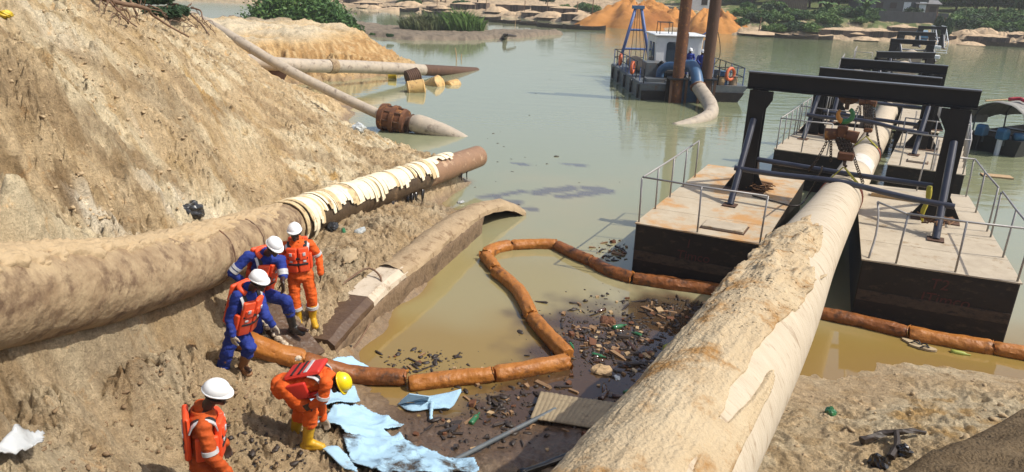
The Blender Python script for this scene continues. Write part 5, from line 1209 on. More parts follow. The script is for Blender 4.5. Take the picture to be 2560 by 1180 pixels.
for k in range(6): build('mast_section', MB().tube([ca(1.55, .3, 2.3 + k * .7), ca(1.55, .3, 3.0 + k * .7)], .055, 8), M['white_paint' if k % 2 else 'black_steel'], dred)
# A frame
af = dat(1.05, 8.6, ZK); AL, AR, AT = dat(.25, 8.6, ZK), dat(2.3, 8.6, ZK), dat(1.25, 8.8, 4.35)
a_frame = build('a_frame', MB().tube([AL, AT - du * .16], .10, 10).tube([AR, AT + du * .2], .10, 10), M['aframe_blue'], dred, True)
build('head_block', MB().box(AT + UP * .06, (.75, .3, .2), DRot), M['blue_paint'], a_frame)
for t in (.30, .63): build('cross_tie', MB().tube([AL + (AT - du * .16 - AL) * t, AR + (AT + du * .2 - AR) * t], .07, 8), M['aframe_blue'], a_frame)
for k in range(4): build('hoist_cable', MB().tube([AT + du * (k - 1.5) * .08, dat(.9 + .25 * k, 8.2 - k * .4, ZK + .5)], .018, 5), M['wood_dark'], a_frame)
# spuds and their guides
for a, b, k in ((1.72, -.55, 0), (3.22, -.5, 1)):
    sp = build('spud', MB().tube([dat(a, b, -.5), dat(a, b, 3.0), dat(a + .02, b + .02, 9.5)], .29, 24), M['rust_dark'] if k else M['rust'], dred, True, sharp=50)
    build('spud_collar', MB().box(dat(a, b, ZK + .42), (1.0, .8, .08), DRot), M['black_steel'], sp)
    for sg in (-1, 1): build('spud_guide', MB().bar(dat(a + .40 * sg, b - .3, -.3), dat(a + .40 * sg, b - .3, ZK + .4), .08, .12), M['rust_dark'], sp)
    build('guide_back', MB().box(dat(a, b + .42, .5), (.95, .08, 1.6), DRot), M['hull_black'], sp)
build('bow_winch_frame', MB().box(dat(2.5, -.05, .55), (.9, .3, 1.1), DRot), M['blue_paint'], dred)
build('standpipe', MB().tube([dat(2.4, 1.0, ZK), dat(2.38, .9, 3.4)], .08, 8), M['rust_dark'], dred)
# blue delivery pipe with the rubber hose
bp_ = spline([dat(1.35, 1.9, ZK + .1), dat(1.35, 1.8, ZK + .5), dat(1.55, 1.5, ZK + .78), dat(2.2, .9, ZK + .85)], 16); build('delivery_elbow', MB().tube(bp_, .22, 16), M['blue_paint'], dred, True)
bp_ = spline([dat(2.3, .8, ZK + .85), dat(2.55, .2, ZK + 1.0), dat(2.62, -.5, ZK + .75), dat(2.66, -1.1, ZK + .1)], 16); pp = build('delivery_pipe', MB().tube(bp_, .31, 18), M['blue_paint'], dred, True)
t = bp_[-1] - bp_[-2]; t /= np.linalg.norm(t); build('pipe_flange', MB().tube([bp_[-1] - t * .05, bp_[-1] + t * .08], .40, 18), M['rust'], pp)
hz = [bp_[-1], dat(2.72, -1.7, .72), dat(2.75, -3.0, .36), dat(2.35, -4.6, .12), dat(1.4, -5.9, -.02), dat(0.1, -6.7, -.2)]
build('discharge_hose', MB().tube(spline(hz, 40), np.interp(np.linspace(0, 1, 40), [0, .3, .7, 1], [.34, .36, .31, .24]), 20), M['hose'], dred, True)
# deck clutter
mb = MB().ell(dat(.9, 6.6, ZK + .42), (.5, 1.0, .38), DRot).ell(dat(1.25, 5.4, ZK + .36), (.5, .8, .33), DRot); mb_ = build('canvas_cover', MB().ell(dat(.9, 6.6, ZK + .42), (.5, 1.1, .4), DRot, 16, 10), M['canvas_tan'], dred, True)
build('canvas_cover', MB().ell(dat(1.15, 5.2, ZK + .36), (.48, .9, .34), DRot, 16, 10), M['canvas_tan'], dred, True)
build('engine_box', MB().box(dat(1.15, 3.0, ZK + .45), (1.0, 1.0, .88), DRot), M['grey_steel'], dred, bevel=.04)
build('winch_drum', MB().tube([dat(1.6, 2.1, ZK + .4), dat(2.4, 2.1, ZK + .4)], .3, 16), M['black_steel'], dred)
build('crank_arm', MB().bar(dat(1.4, 2.4, ZK + .9), dat(2.0, 2.0, ZK + .2), .22, .3), M['black_steel'], dred)
build('hatch_box', MB().box(dat(.9, 1.2, ZK + .1), (1.0, .9, .18), DRot), M['grey_steel'], dred)
build('air_tank', MB().ell(dat(2.58, 2.4, ZK + 1.72), (.27, .3, .32), None, 16, 10), M['rust_dark'], dred, True)
build('fire_extinguisher', MB().tube([ca(.1, -.2, .0), ca(.1, -.2, .5)], .09, 10), M['vest_red'], dred, True)
for k, (a, b, m_, lab) in enumerate(((4.35, 1.2, 'grey_steel', 'grey drum standing on the right of the dredger deck, behind'), (4.5, .6, 'blue_paint', 'blue drum on the right of the dredger deck'), (4.3, .45, 'wood_pale', 'tan tub at the right bow of the dredger, inner one'), (5.0, .5, 'canvas_tan', 'tan tub at the right bow corner of the dredger'))):
    c = dat(a, b, ZK + .025); h = .7 if k < 2 else .45; r = .22
    o_ = build('drum', MB().tube([c, c + UP * .02, c + UP * h * .33, c + UP * h * .35, c + UP * h * .66, c + UP * h * .68, c + UP * h], [r, r, r, r * 1.05, r * 1.05, r, r], 16), M[m_], None, True, sharp=40); tag(o_, lab, 'drum', 'drums on the dredger')
build('davit', MB().tube(spline([ca(2.6, .6, 2.2), ca(3.0, .5, 2.5), ca(3.5, .4, 2.9)], 8), .05, 6), M['aframe_blue'], dred)
tag(build('hanging_cable', MB().tube(spline([dat(3.55, -.45, 3.6), dat(3.72, -.5, 3.0), dat(3.75, -.5, 2.3), dat(3.5, -.45, 1.9)], 14), .02, 5), M['wood_dark'], None), 'thin cable hanging beside the right spud of the dredger', 'cable')
for px, lab, su, a in ((1738, 'man with white helmet on the dredger, close behind the blue pipe', 'blue', 3.0), (1753, 'man with white helmet on the dredger, beside the right spud', 'blue', 3.45)):
    c = dat(a, 2.3 if a < 3.2 else 1.5, ZK + .02); o = lambda x, y, z: c + np.array([x, y, z])
    person(lab, dict(pelvis=o(0, 0, .92), neck=o(0, -.06, 1.42), head=o(0, -.1, 1.57), elbL=o(.26, -.1, 1.15), wrL=o(.15, -.28, 1.0), hdL=D3([-.4, -.8, -.2]), elbR=o(-.26, -.1, 1.15), wrR=o(-.15, -.28, 1.0), hdR=D3([.4, -.8, -.2]),
        knL=o(.11, -.04, .5), ankL=o(.12, 0, .1), toeL=o(.14, -.17, .05), knR=o(-.11, -.04, .5), ankR=o(-.12, 0, .1), toeR=o(-.14, -.17, .05)), (0, -1, 0), (0, -.2, 1), (.2, -1, -.2), M['blue'], M['vest'], M['helmet_white'], (M['boot_black'], M['boot_black']), voxel=.016, vest=False, bands=False)

# ------------------------------------------------------------------ outboard boat on the right
bs = np.array([18.1, 28.5, 0.0]); bu = unit([.46, -.89, 0]); bn = unit([.89, .46, 0])
bat = lambda a, b, z: bs + bu * a + bn * b + UP * z; BRot = np.stack([bu, bn, UP], 1)
boat = thing('motor_boat', bat(1, 2.5, 0), 'black motor boat with grey tarpaulin canopy and blue outboards at the right edge', 'boat')
def hullsec(b, w, z0, z1): return [bat(1.05 - w, b, z1), bat(1.05 - w * .85, b, z0), bat(1.05 + w * .85, b, z0), bat(1.05 + w, b, z1)]
V = []
for b, w, z1 in ((0, 1.05, .62), (1.5, 1.15, .62), (3.5, 1.1, .66), (5, .8, .75), (6.3, .15, .95)): V += hullsec(b, w, -.25, z1)
f = [(i * 4 + k, i * 4 + k + 1, i * 4 + k + 5, i * 4 + k + 4) for i in range(4) for k in range(3)] + [(0, 1, 2, 3)]
o_ = build('hull', MB().add(np.array(V), f), M['boat_black'], boat); m_ = o_.modifiers.new('t', 'SOLIDIFY'); m_.thickness = .06
build('inner_deck', MB().box(bat(1.05, 2.2, .3), (1.9, 4.2, .04), BRot), M['boat_black'], boat)
for b in (.3, 2.4, 4.4):
    build('canopy_frame', MB().tube(spline([bat(.05, b, .6), bat(.1, b, 1.5), bat(.55, b, 1.82), bat(1.05, b, 1.9), bat(1.6, b, 1.82), bat(2.0, b, 1.5), bat(2.05, b, .6)], 20), .03, 6), M['grey_steel'], boat)
V = []; 
for i, b in enumerate(np.linspace(-.15, 4.7, 14)):
    for j, a in enumerate(np.linspace(0, 1, 15)):
        x = -.05 + 2.2 * a; z = 1.45 + .5 * math.sin(PI * a) ** .7 + .05 * fbm1(b * 1.7 + a * 2, 3) - .06 * math.sin(b * 1.5) ** 2 - (.25 if j in (0, 14) else 0); V.append(bat(x, b, z))
o_ = build('canopy', MB().grid(V, 14, 15), M['tarp_grey'], boat, True); m_ = o_.modifiers.new('t', 'SOLIDIFY'); m_.thickness = .015
o_ = build('side_flap', MB().grid([bat(.0, b, z + .02 * math.sin(b * 5)) for b in np.linspace(-.1, 1.2, 6) for z in (1.32, .95)], 6, 2), M['tarp_grey'], boat)
for b, z in ((.0, 1.92), ): build('roof_bundle', MB().tube(spline([bat(.7, 1.0, 1.97), bat(1.0, 1.2, 2.03), bat(1.3, 1.0, 2.0), bat(1.7, 1.4, 1.93)], 12), .07, 8), M['red_cloth'], boat, True)
build('roof_pole', MB().tube([bat(.2, .4, 1.86), bat(.5, 3.2, 1.9)], .03, 6), M['wood_pale'], boat)
for k, a in enumerate((.62, 1.42)):
    p = bat(a, -.12, .72); mb = MB(); mb.prism([(-.20, -.12), (.2, -.12), (.2, .2), (.1, .32), (-.14, .32), (-.2, .2)], (p - bu * .15, bn, UP), bu * .34)
    ot = build('outboard_motor', mb, M['motor_blue'], boat, bevel=.04)
    build('motor_leg', MB().box(p - bn * .06 - UP * .42, (.12, .2, .75), BRot), M['boat_black' if k == 0 else 'white_paint'], ot, bevel=.02)
    build('motor_bracket', MB().box(p + bn * .16 - UP * .2, (.2, .14, .35), BRot), M['grey_steel'], ot)
build('stern_barrel', MB().tube([bat(1.75, .1, .75), bat(2.0, .5, .75)], .16, 12), M['motor_blue'], boat, True)
build('bench', MB().box(bat(1.05, 1.2, .62), (1.9, .3, .05), BRot), M['wood_dark'], boat); build('bench', MB().box(bat(1.05, 2.6, .62), (1.9, .3, .05), BRot), M['wood_dark'], boat)
tag(build('floating_board', MB().box(P(2492, 440, .03), (.9, .42, .04), np.array(Matrix.Rotation(-.3, 3, 'Z'))), M['wood_pale'], None), 'pale board floating on the water near the motor boat', 'board')
# mooring platform, dark deck beside the second gantry
#fpont, fat = pontoon('small rusty decked pontoon moored between the pipeline and the motor boat', np.array([14.9, 24.2, 0]), u3, n3, 2.3, 3.2, .72, [[(2.2, .1), (2.2, 3.0)]], [], 'pontoons carrying the pipeline', posts=4, plates=3)
# ------------------------------------------------------------------ drums and floats by the trestle pipe
drum_proto = None
for k, (px, py, zc, rz, ry, r, L_, m_, lab) in enumerate(((1040, 219, .22, .2, .15, .40, .95, 'drum_yellow', 'ribbed yellow drum half sunk by the beach, nearest the sand'), (1032, 192, .35, .5, .25, .45, .8, 'rust_dark', 'dark rusty drum under the trestle pipe'), (1086, 213, .0, -.5, .5, .42, 1.0, 'drum_yellow', 'tilted rusty yellow drum in the water, middle one'), (1131, 216, -.12, .9, .1, .36, .9, 'drum_yellow', 'yellow drum nearly sunk, farthest right of the floats'), (980, 187, .2, .2, .1, .25, .5, 'yellow_plastic', 'small yellow can on the sand under the trestle pipe'))):
    c = P(px, py, zc); a = np.array([math.cos(rz) * math.cos(ry), math.sin(rz) * math.cos(ry), math.sin(ry)])
    ts = np.linspace(-.5, .5, 15); rr = [r * (.82 if i in (0, 14) else (1.0 + (.035 if i % 2 else -.03))) for i in range(15)]
    tag(build('float_drum', MB().tube([c + a * L_ * q for q in ts], rr, 18), M[m_], None, True, sharp=50), lab, 'drum', 'drums by the trestle pipe')

# ------------------------------------------------------------------ vegetation
def leaf_mesh(name, n, rx, ry, rz, size, seed, lumps=9, flat=.0):
    r_ = np.random.default_rng(seed); cs = r_.normal(size=(lumps, 3)); cs /= np.linalg.norm(cs, axis=1)[:, None]; cs *= r_.uniform(.25, .72, (lumps, 1)); cs[:, 2] = np.abs(cs[:, 2]) * .8
    lr = r_.uniform(.28, .48, lumps); k = r_.integers(0, lumps, n)
    d = r_.normal(size=(n, 3)); d /= np.linalg.norm(d, axis=1)[:, None]; rad = r_.uniform(.55, 1.05, n) ** .6
    p = (cs[k] + d * (lr[k] * rad)[:, None]) * np.array([rx, ry, rz]); p[:, 2] = np.maximum(p[:, 2], -.1 * rz)
    a = r_.normal(size=(n, 3)) + d * .5; a /= np.linalg.norm(a, axis=1)[:, None]; b = np.cross(a, r_.normal(size=(n, 3))); b /= np.linalg.norm(b, axis=1)[:, None]
    s = size * r_.uniform(.6, 1.4, n)[:, None]; b = b * s * .42; a = a * s
    v = np.stack([p - a, p + b - a * .1, p + a, p - b - a * .1], 1).reshape(-1, 3)
    me = bpy.data.meshes.new(name); F = np.arange(n * 4).reshape(n, 4)
    me.vertices.add(n * 4); me.vertices.foreach_set('co', v.ravel()); me.loops.add(n * 4); me.loops.foreach_set('vertex_index', F.ravel())
    me.polygons.add(n); me.polygons.foreach_set('loop_start', np.arange(n) * 4); me.polygons.foreach_set('loop_total', np.full(n, 4)); me.update(calc_edges=True)
    return me
LM = [leaf_mesh('foliage%d' % i, 2600, 1.0, 1.0, .85, .085, 100 + i, 10) for i in range(3)]
def trunk_mesh(h, r, seed):
    r_ = random.Random(seed); mb = MB(); pts = [np.array([0, 0, -.1]), np.array([r_.uniform(-.05, .05), r_.uniform(-.05, .05), h * .5]), np.array([r_.uniform(-.1, .1), r_.uniform(-.1, .1), h])]
    mb.tube(spline(pts, 8), np.linspace(r, r * .4, 8), 7)
    for k in range(4):
        a = r_.uniform(0, 6.28); b = pts[1] * .6 + pts[2] * .4 * r_.random() ; e = b + np.array([math.cos(a) * h * .4, math.sin(a) * h * .4, h * .45]); mb.tube([b, (b + e) / 2 + [0, 0, h * .05], e], [r * .45, r * .3, r * .15], 5)
    v = mb.verts(); return mesh_from('trunk', v, mb.f, True)
TM = [trunk_mesh(1.0, .06, k) for k in range(3)]
for t_ in TM: t_.materials.append(M['bark'])
LMv = {}
for nm in ('leaf', 'leaf_bright', 'leaf_dark'):
    for i in range(3):
        q = LM[i].copy(); q.materials.append(M[nm]); LMv[nm, i] = q
def plant(name, loc, sx, sz, mt, i, label, cat, group=None, trunk=.35):
    t = thing(name, loc, label, cat, group)
    o_ = bpy.data.objects.new('trunk', TM[i]); COL.objects.link(o_); o_.parent = t; o_.scale = (sx, sx, sz * (trunk + .5))
    c_ = bpy.data.objects.new('foliage', LMv[mt, i]); COL.objects.link(c_); c_.parent = t; c_.location = (0, 0, sz * trunk); c_.scale = (sx, sx, sz); c_.rotation_euler = (0, 0, random.uniform(0, 6.28))
    return t
# big bush beyond the sand cliff
bb = at(735, 66, 64); bb[2] = .6
t = thing('big_bush', bb, 'big dense dark green bush beyond the sand cliff, top cut by the frame', 'bush')
for k, (a, b, s_) in enumerate(((0, 0, 0), )):
    bm_ = leaf_mesh('foliage', 15000, 6.0, 4.2, 5.2, .20, 55, 26); bm_.materials.append(M['leaf']); o_ = bpy.data.objects.new('foliage', bm_); COL.objects.link(o_); o_.parent = t
    bm_ = leaf_mesh('foliage', 5000, 6.2, 4.4, 5.3, .17, 56, 22); bm_.materials.append(M['leaf_bright']); o_ = bpy.data.objects.new('foliage', bm_); COL.objects.link(o_); o_.parent = t
for k in range(5): build('stem', MB().tube(spline([bb + [k - 2, 0, -.4], bb + [(k - 2) * 1.3, .2, 1.5], bb + [(k - 2) * 1.8, .3, 3.2]], 8), np.linspace(.14, .05, 8), 6), M['bark'], t)
# low plants at its foot
for k, (px, py, s_) in enumerate(((880, 78, 1.3), (862, 60, 1.6), (905, 82, .5), (930, 88, .35), (975, 92, .5))):
    q = P(px, py, .35); plant('bush', q, s_, s_ * .9, ('leaf', 'leaf_dark', 'leaf')[k % 3], k % 3, 'low green bush on the mud spit between the big bush and the reeds', 'bush', 'low bushes on the mud spit', .15)
# reeds on the spit
rb = P(1110, 78, .3)
def blades(name, n, cx, cy, rx, ry, h, w, seed):
    r_ = np.random.default_rng(seed); a = r_.uniform(0, 2 * PI, n); q = np.sqrt(r_.uniform(0, 1, n)); x = cx + rx * q * np.cos(a); y = cy + ry * q * np.sin(a)
    hh = h * (1 - .35 * q) * r_.uniform(.6, 1.25, n) * (1 + .25 * fbm(x * .8, y * .8, 2)); dx = r_.normal(0, .28, n); dy = r_.normal(0, .28, n); z0 = .25
    ww = w * r_.uniform(.6, 1.3, n); ang = r_.uniform(0, PI, n); wx = np.cos(ang) * ww; wy = np.sin(ang) * ww
    p0 = np.stack([x - wx, y - wy, np.full(n, z0)], 1); p1 = np.stack([x + wx, y + wy, np.full(n, z0)], 1)
    m = np.stack([x + dx * hh * .4, y + dy * hh * .4, z0 + hh * .65], 1); wv = np.stack([wx, wy, 0 * wx], 1) * .8
    e = np.stack([x + dx * hh * 1.3, y + dy * hh * 1.3, z0 + hh * r_.uniform(.8, 1.05, n)], 1)
    v = np.stack([p0, p1, m + wv, e, m - wv], 1).reshape(-1, 3); me = bpy.data.meshes.new(name); me.from_pydata([tuple(q_) for q_ in v], [], [(5 * i, 5 * i + 1, 5 * i + 2, 5 * i + 3, 5 * i + 4) for i in range(n)]); return me
for k, (px, py, rx, ry, h, n) in enumerate(((1060, 76, 2.6, 1.8, 1.9, 2400), (1150, 78, 2.6, 1.8, 2.3, 2600))):
    q = P(px, py, .3); me = blades('reeds', n, q[0], q[1], rx, ry, h, .035, 40 + k); me.materials.append(M['reed' if k == 0 else 'leaf_bright']); o_ = bpy.data.objects.new('reed_clump', me); COL.objects.link(o_)
    tag(o_, ('clump of dry tipped reeds on the mud spit, left half', 'taller greener clump of reeds on the mud spit, right half')[k], 'reeds', kind='stuff')
tag(build('stump', MB().tube(spline([P(1262, 92, .2), P(1270, 88, .7), P(1290, 90, .55)], 8), [.3, .25, .2, .2, .18, .15, .12, .08], 8), M['wood_dark'], None), 'dark driftwood stump on the tip of the mud spit', 'driftwood')
for px, py, h, dx in ((1142, 150, .9, -.12), (1153, 148, .4, .02), (1287, 80, 1.4, .05), (1300, 60, 1.6, 0)):
    q = P(px, py, 0); tag(build('stake', MB().tube([q - [0, 0, .4], q + [dx * .4, 0, h * .5], q + [dx, 0, h]], [.05, .04, .03], 6), M['wood_pale'], None), 'thin wooden stake sticking out of the water' if px < 1200 else 'thin upright stick by the tip of the mud spit', 'stake', 'stakes in the water' if px < 1200 else 'sticks by the spit')

# ------------------------------------------------------------------ far bank
def heap_mesh(seed, rx=1.0, h=.5, ns=1.0):
    r_ = random.Random(seed); nu, nv = 24, 60; V = []
    for i in range(nu):
        t_ = i / (nu - 1)
        for j in range(nv):
            a = 2 * PI * j / nv; r = t_ * (1 + .16 * fbm1(math.cos(a) * 1.3 + seed, math.sin(a) * .35 + seed * .11, 2)); prof = (1 - t_ ** 2.2) ** 1.1 * .9
            g = ns * (.50 * fbm1(math.cos(a) * (1.2 + t_) + seed * 1.7 + t_ * 1.3, math.sin(a) * .5 + t_ * .3, 3) + .30 * abs(fbm1(math.cos(a) * 5 + t_ * 2 + seed, math.sin(a) * 1.6, 2))) * (1 - t_ * .8)
            g *= min(1, t_ * 5) ; V.append([r * math.cos(a) * rx, r * math.sin(a) * rx, h * (prof + g) - .12 * h])
    f = [(i * nv + j, i * nv + (j + 1) % nv, (i + 1) * nv + (j + 1) % nv, (i + 1) * nv + j) for i in range(nu - 1) for j in range(nv)]
    return mesh_from('heap', np.array(V), f, True)
WLX, WLY = [700, 850, 900, 1000, 1300, 1500, 1700, 1850, 2100, 2400, 2560], [4, 14, 20, 30, 45, 65, 78, 88, 100, 112, 120]
def bankpt(px, inl):
    q = P(px, float(np.interp(px, WLX, WLY)), 0); d = q[:2] / np.linalg.norm(q[:2]); q = q + np.append(d * inl, 0); q[2] = max(0, H1(q[0], q[1])); return q
HMs = [heap_mesh(k + 1) for k in range(4)]; HMt = [heap_mesh(k + 11, ns=.26) for k in range(6)]
def heap(px, py, rx, h, m_, k, lab, group=None, z=None, ry=None):
    q = bankpt(px, py); z = q[2] if z is None else z; me = (HMs[k % 4] if m_ == 'sand_orange' else HMt[k % 6]).copy(); me.materials.append(M[m_])
    o_ = place('sand_heap', me, (q[0], q[1], max(0, z) - .1), (0, 0, k * 1.3), (rx, ry or rx, h * 2)); tag(o_, lab, 'sand heap', group); return o_
heap(1590, 6.0, 9.0, 3.5, 'sand_orange', 0, 'largest orange sand heap on the far bank behind the dredger A frame', 'orange sand heaps', .2)
heap(1785, 5.0, 5.6, 2.5, 'sand_orange', 1, 'orange sand heap on the far bank to the right of the spuds', 'orange sand heaps', .2)
heap(1700, 6.0, 5.2, 2.4, 'sand_orange', 2, 'lower orange sand heap between the two larger ones', 'orange sand heaps', .2)
lab_h = 'pale sand heap among the dug pits along the far bank'
r_ = random.Random(5)
for k in range(34):
    px = 870 + k * 18.0 + r_.uniform(-8, 8); py = r_.uniform(1.0, 12)
    heap(px, py, r_.uniform(1.4, 3.2), r_.uniform(.35, .95), 'sand_tan', k, lab_h, 'sand heaps along the far bank')
for k, (px, py, rx, h) in enumerate(((2412, 3.8, 2.2, 1.2), (2455, 4.5, 2.5, 1.5), (2500, 3.8, 2.2, 1.3), (2548, 3.8, 2.2, 1.2), (2425, .8, 1.6, .4), (2300, 1.2, 2.0, .5), (2130, 4.5, 2.4, .8), (2240, 4.5, 1.8, .9), (2060, 1.2, 2.0, .35), (1900, 1.4, 3, .3), (2160, 1.0, 1.8, .4))):
    heap(px, py, rx, h, 'sand_tan', k + 40, 'pale sand heap at the water on the far right bank', 'sand heaps on the far right bank')
# timber cribs (dark retaining walls with sand on top)
def crib(px, py, w, h, d, lab, group):
    q = bankpt(px, py); c = np.array([q[0], q[1] + d / 2, q[2] - .1]); t = thing('sand_crib', c, lab, 'sand crib', group)
    ang = math.atan2(-.22, 1); R = np.array(Matrix.Rotation(ang, 3, 'Z')); n = max(3, int(w / .5))
    build('crib_side', MB().box(c + [0, 0, h / 2], (w, d, h), R), M['shack'], t)
    for i in range(n): build('plank', MB().box(c + R @ np.array([-w / 2 + w * (i + .5) / n, -d / 2 - .05, h * .48]), (w / n * .86, .06, h * r_.uniform(.85, 1.05)), R), M['wood_dark' if r_.random() < .5 else 'shack'], t)
    V = []; 
    for i in range(8):
        for j in range(6):
            V.append(c + R @ np.array([(i / 7 - .5) * w * 1.06, (j / 5 - .5) * d * 1.08, h - .02 + .28 * math.sin(PI * i / 7) * math.sin(PI * j / 5) + r_.uniform(-.04, .06)]))
    build('sand_top', MB().grid(V, 8, 6), M['sand_tan'], t, True)
for k, (px, py, w, h) in enumerate(((880, 2, 3, .9), (925, 3, 3.4, 1.0), (1160, 6, 4.5, 1.0), (1205, 7, 2.0, 1.1), (1285, 6, 6.0, 1.2), (1365, 6, 4.5, 1.2), (1410, 5, 4.0, 1.3), (1440, 1.6, 4.0, .9), (1090, 5, 3.0, .9), (1330, 1.6, 3.0, .6))):
    crib(px, py, w, h, 2.6, 'dark planked crib topped with sand on the far left bank', 'sand cribs on the far left bank')
for k, (px, py, w, h) in enumerate(((2120, 2.4, 7, .9), (2200, 2.4, 4, .9), (2260, 2.6, 3, .9), (2435, 2.6, 2.6, 1.0), (2475, 1.6, 4.5, .9), (2550, 2.6, 2.5, 1.2), (2360, 2.4, 3, .9))):
    crib(px, py, w, h, 2.4, 'dark planked crib topped with sand on the far right bank', 'sand cribs on the far right bank')
# canoes
def canoe_mesh(L=6.0, w=.55, h=.45):
    V = []; n = 13
    for i in range(n):
        t_ = i / (n - 1); x = (t_ - .5) * L; k = max(.04, math.sin(PI * t_) ** .55); zr = h * (1 + .5 * abs(2 * t_ - 1) ** 3)
        V += [[x, -w * k, zr], [x, -w * k * .7, -.1], [x, w * k * .7, -.1], [x, w * k, zr], [x, w * k * .86, zr - .02], [x, w * k * .6, .05], [x, -w * k * .6, .05], [x, -w * k * .86, zr - .02]]
    f = [(i * 8 + j, i * 8 + (j + 1) % 8, (i + 1) * 8 + (j + 1) % 8, (i + 1) * 8 + j) for i in range(n - 1) for j in range(8)] + [tuple(range(8))[::-1], tuple((n - 1) * 8 + j for j in range(8))]
    return mesh_from('canoe_hull', np.array(V), f)
CM = canoe_mesh(); CM.materials.append(M['wood_dark']); CM2 = CM.copy(); CM2.materials.clear(); CM2.materials.append(M['wood_pale'])
thm = mesh_from('thwart', np.array([[x, y, z] for x in (-.12, .12) for y in (-.5, .5) for z in (.36, .40)]), [(0, 1, 3, 2), (4, 6, 7, 5), (0, 4, 5, 1), (2, 3, 7, 6), (0, 2, 6, 4), (1, 5, 7, 3)]); thm.materials.append(M['wood'])
for k, (px, py, rz, m_) in enumerate(((965, 22, .1, 0), (1008, 27, -.3, 0), (1040, 31, -.1, 0), (1090, 36, -.25, 0), (1205, 50, -.2, 0), (1262, 57, -.25, 0), (1300, 60, -.1, 0), (1335, 64, -.2, 0), (1395, 70, -.3, 0), (1460, 74, -.2, 0), (1508, 55, .3, 0), (1536, 54, .15, 1), (1990, 97, -.1, 0), (2030, 98, -.15, 0), (2515, 116, -.15, 0), (2555, 118, -.1, 0))):
    q = P(px, py, 0); t = thing('canoe', (q[0], q[1], .0), ('pale open canoe drawn up at the foot of the large orange heap' if m_ else ('dark wooden canoe moored along the far left bank' if px < 1500 else 'dark wooden canoe beside the pale one below the orange heap' if px < 1600 else 'dark wooden canoe moored along the far right bank')), 'canoe', 'canoes along the far bank' if px < 1500 else ('canoes by the orange heap' if px < 1600 else 'canoes along the far right bank'))
    t.rotation_euler = (0, 0, rz); t.scale = (r_.uniform(.7, 1.1),) * 3
    for me_, nm, x in ((CM2 if m_ else CM, 'hull', 0), (thm, 'thwart', -1.2), (thm, 'thwart', 1.2)):
        o_ = bpy.data.objects.new(nm, me_); COL.objects.link(o_); o_.parent = t; o_.location = (x, 0, 0)
# green growth on the far bank
def far_plant(px, py, s_, mt, lab, cat, group, sz=None, z=None, tr=.12, nm='bush'):
    q = bankpt(px, py); z = q[2] if z is None else z
    plant(nm, np.array([q[0], q[1], z]), s_, sz or s_ * .8, mt, r_.randrange(3), lab, cat, group, tr)
for k in range(64):
    px = r_.uniform(1845, 2330); py = 2.5 + r_.uniform(0, 1) * 20
    if px > 2165 and 4.5 < py < 18: continue
    if px > 2090 and py < 6: continue
    far_plant(px, py, r_.uniform(1.1, 2.2), r_.choice(['leaf', 'leaf_bright', 'leaf_bright', 'leaf_dark']), 'green bush on the far bank to the right of the orange heaps', 'bush', 'bushes on the far bank')
for k in range(40):
    px = r_.uniform(2350, 2600); py = 7 + r_.uniform(0, 1) * 18
    far_plant(px, py, r_.uniform(1.3, 2.6), r_.choice(['leaf', 'leaf_bright', 'leaf_dark', 'leaf']), 'green bush above the sand heaps on the far right bank', 'bush', 'bushes on the far right bank')
for k in range(16):
    px = r_.choice([r_.uniform(1120, 1190), r_.uniform(1340, 1500), r_.uniform(1000, 1040)]); far_plant(px, r_.uniform(11, 18), r_.uniform(1.0, 2.0), r_.choice(['leaf', 'leaf_bright', 'leaf_dark']), 'green bush above the sand pits on the far left bank', 'bush', 'bushes on the far left bank')
far_plant(2348, 3, 1.5, 'leaf_dark', 'dark leafy tree standing at the water right of the gantries', 'tree', None, 3.4, tr=.3, nm='tree')
# taller trees on the slope behind, cut off by the frame and seen in the water
for k in range(44):
    x = r_.uniform(16, 110); y = np.interp(x, BANK[:, 0], BANK[:, 1]) + r_.uniform(24, 48); s_ = r_.uniform(3.2, 5.2)
    plant('tree', np.array([x, y, H1(x, y)]), s_, s_ * r_.uniform(1.1, 1.7), r_.choice(['leaf', 'leaf_dark', 'leaf', 'leaf_bright']), k % 3, 'leafy tree on the slope above the far bank', 'tree', 'trees on the far slope', .35)
for k in range(12):
    x = r_.uniform(-60, 6); y = np.interp(x, BANK[:, 0], BANK[:, 1]) + r_.uniform(12, 30); s_ = r_.uniform(1.8, 3.4)
    plant('tree', np.array([x, y, H1(x, y)]), s_, s_ * r_.uniform(1.2, 2.0), r_.choice(['leaf', 'leaf_dark']), k % 3, 'leafy tree behind the sand pits of the far left bank', 'tree', 'trees behind the sand pits', .5)
# banana plant
for px, py in ((2055, 14), (2150, 15)):
    q = bankpt(px, py); t = thing('banana_plant', q, 'broad leaved banana plant on the far bank, %s' % ('left of the grey building' if px < 2100 else 'in front of the grey building'), 'plant', 'banana plants')
    build('stem', MB().tube([q, q + [0, 0, 1.4]], [.16, .1], 8), M['leaf'], t)
    for k in range(11):
        a = k * 2.4; V = []; L_ = r_.uniform(1.5, 2.3)
        for i in range(7):
            t_ = i / 6; d = np.array([math.cos(a), math.sin(a), 0]); c = q + [0, 0, 1.3] + d * L_ * t_ * .8 + np.array([0, 0, 1.0 * math.sin(t_ * 2.2) * L_ * .55]); s = np.array([-math.sin(a), math.cos(a), 0]) * (.28 * math.sin(PI * min(1, t_ * .9 + .1)) + .02)
            V += [c - s - [0, 0, .08], c, c + s - [0, 0, .08]]
        build('leaf', MB().grid(V, 7, 3), M['leaf_bright' if k % 2 else 'leaf'], t, True)
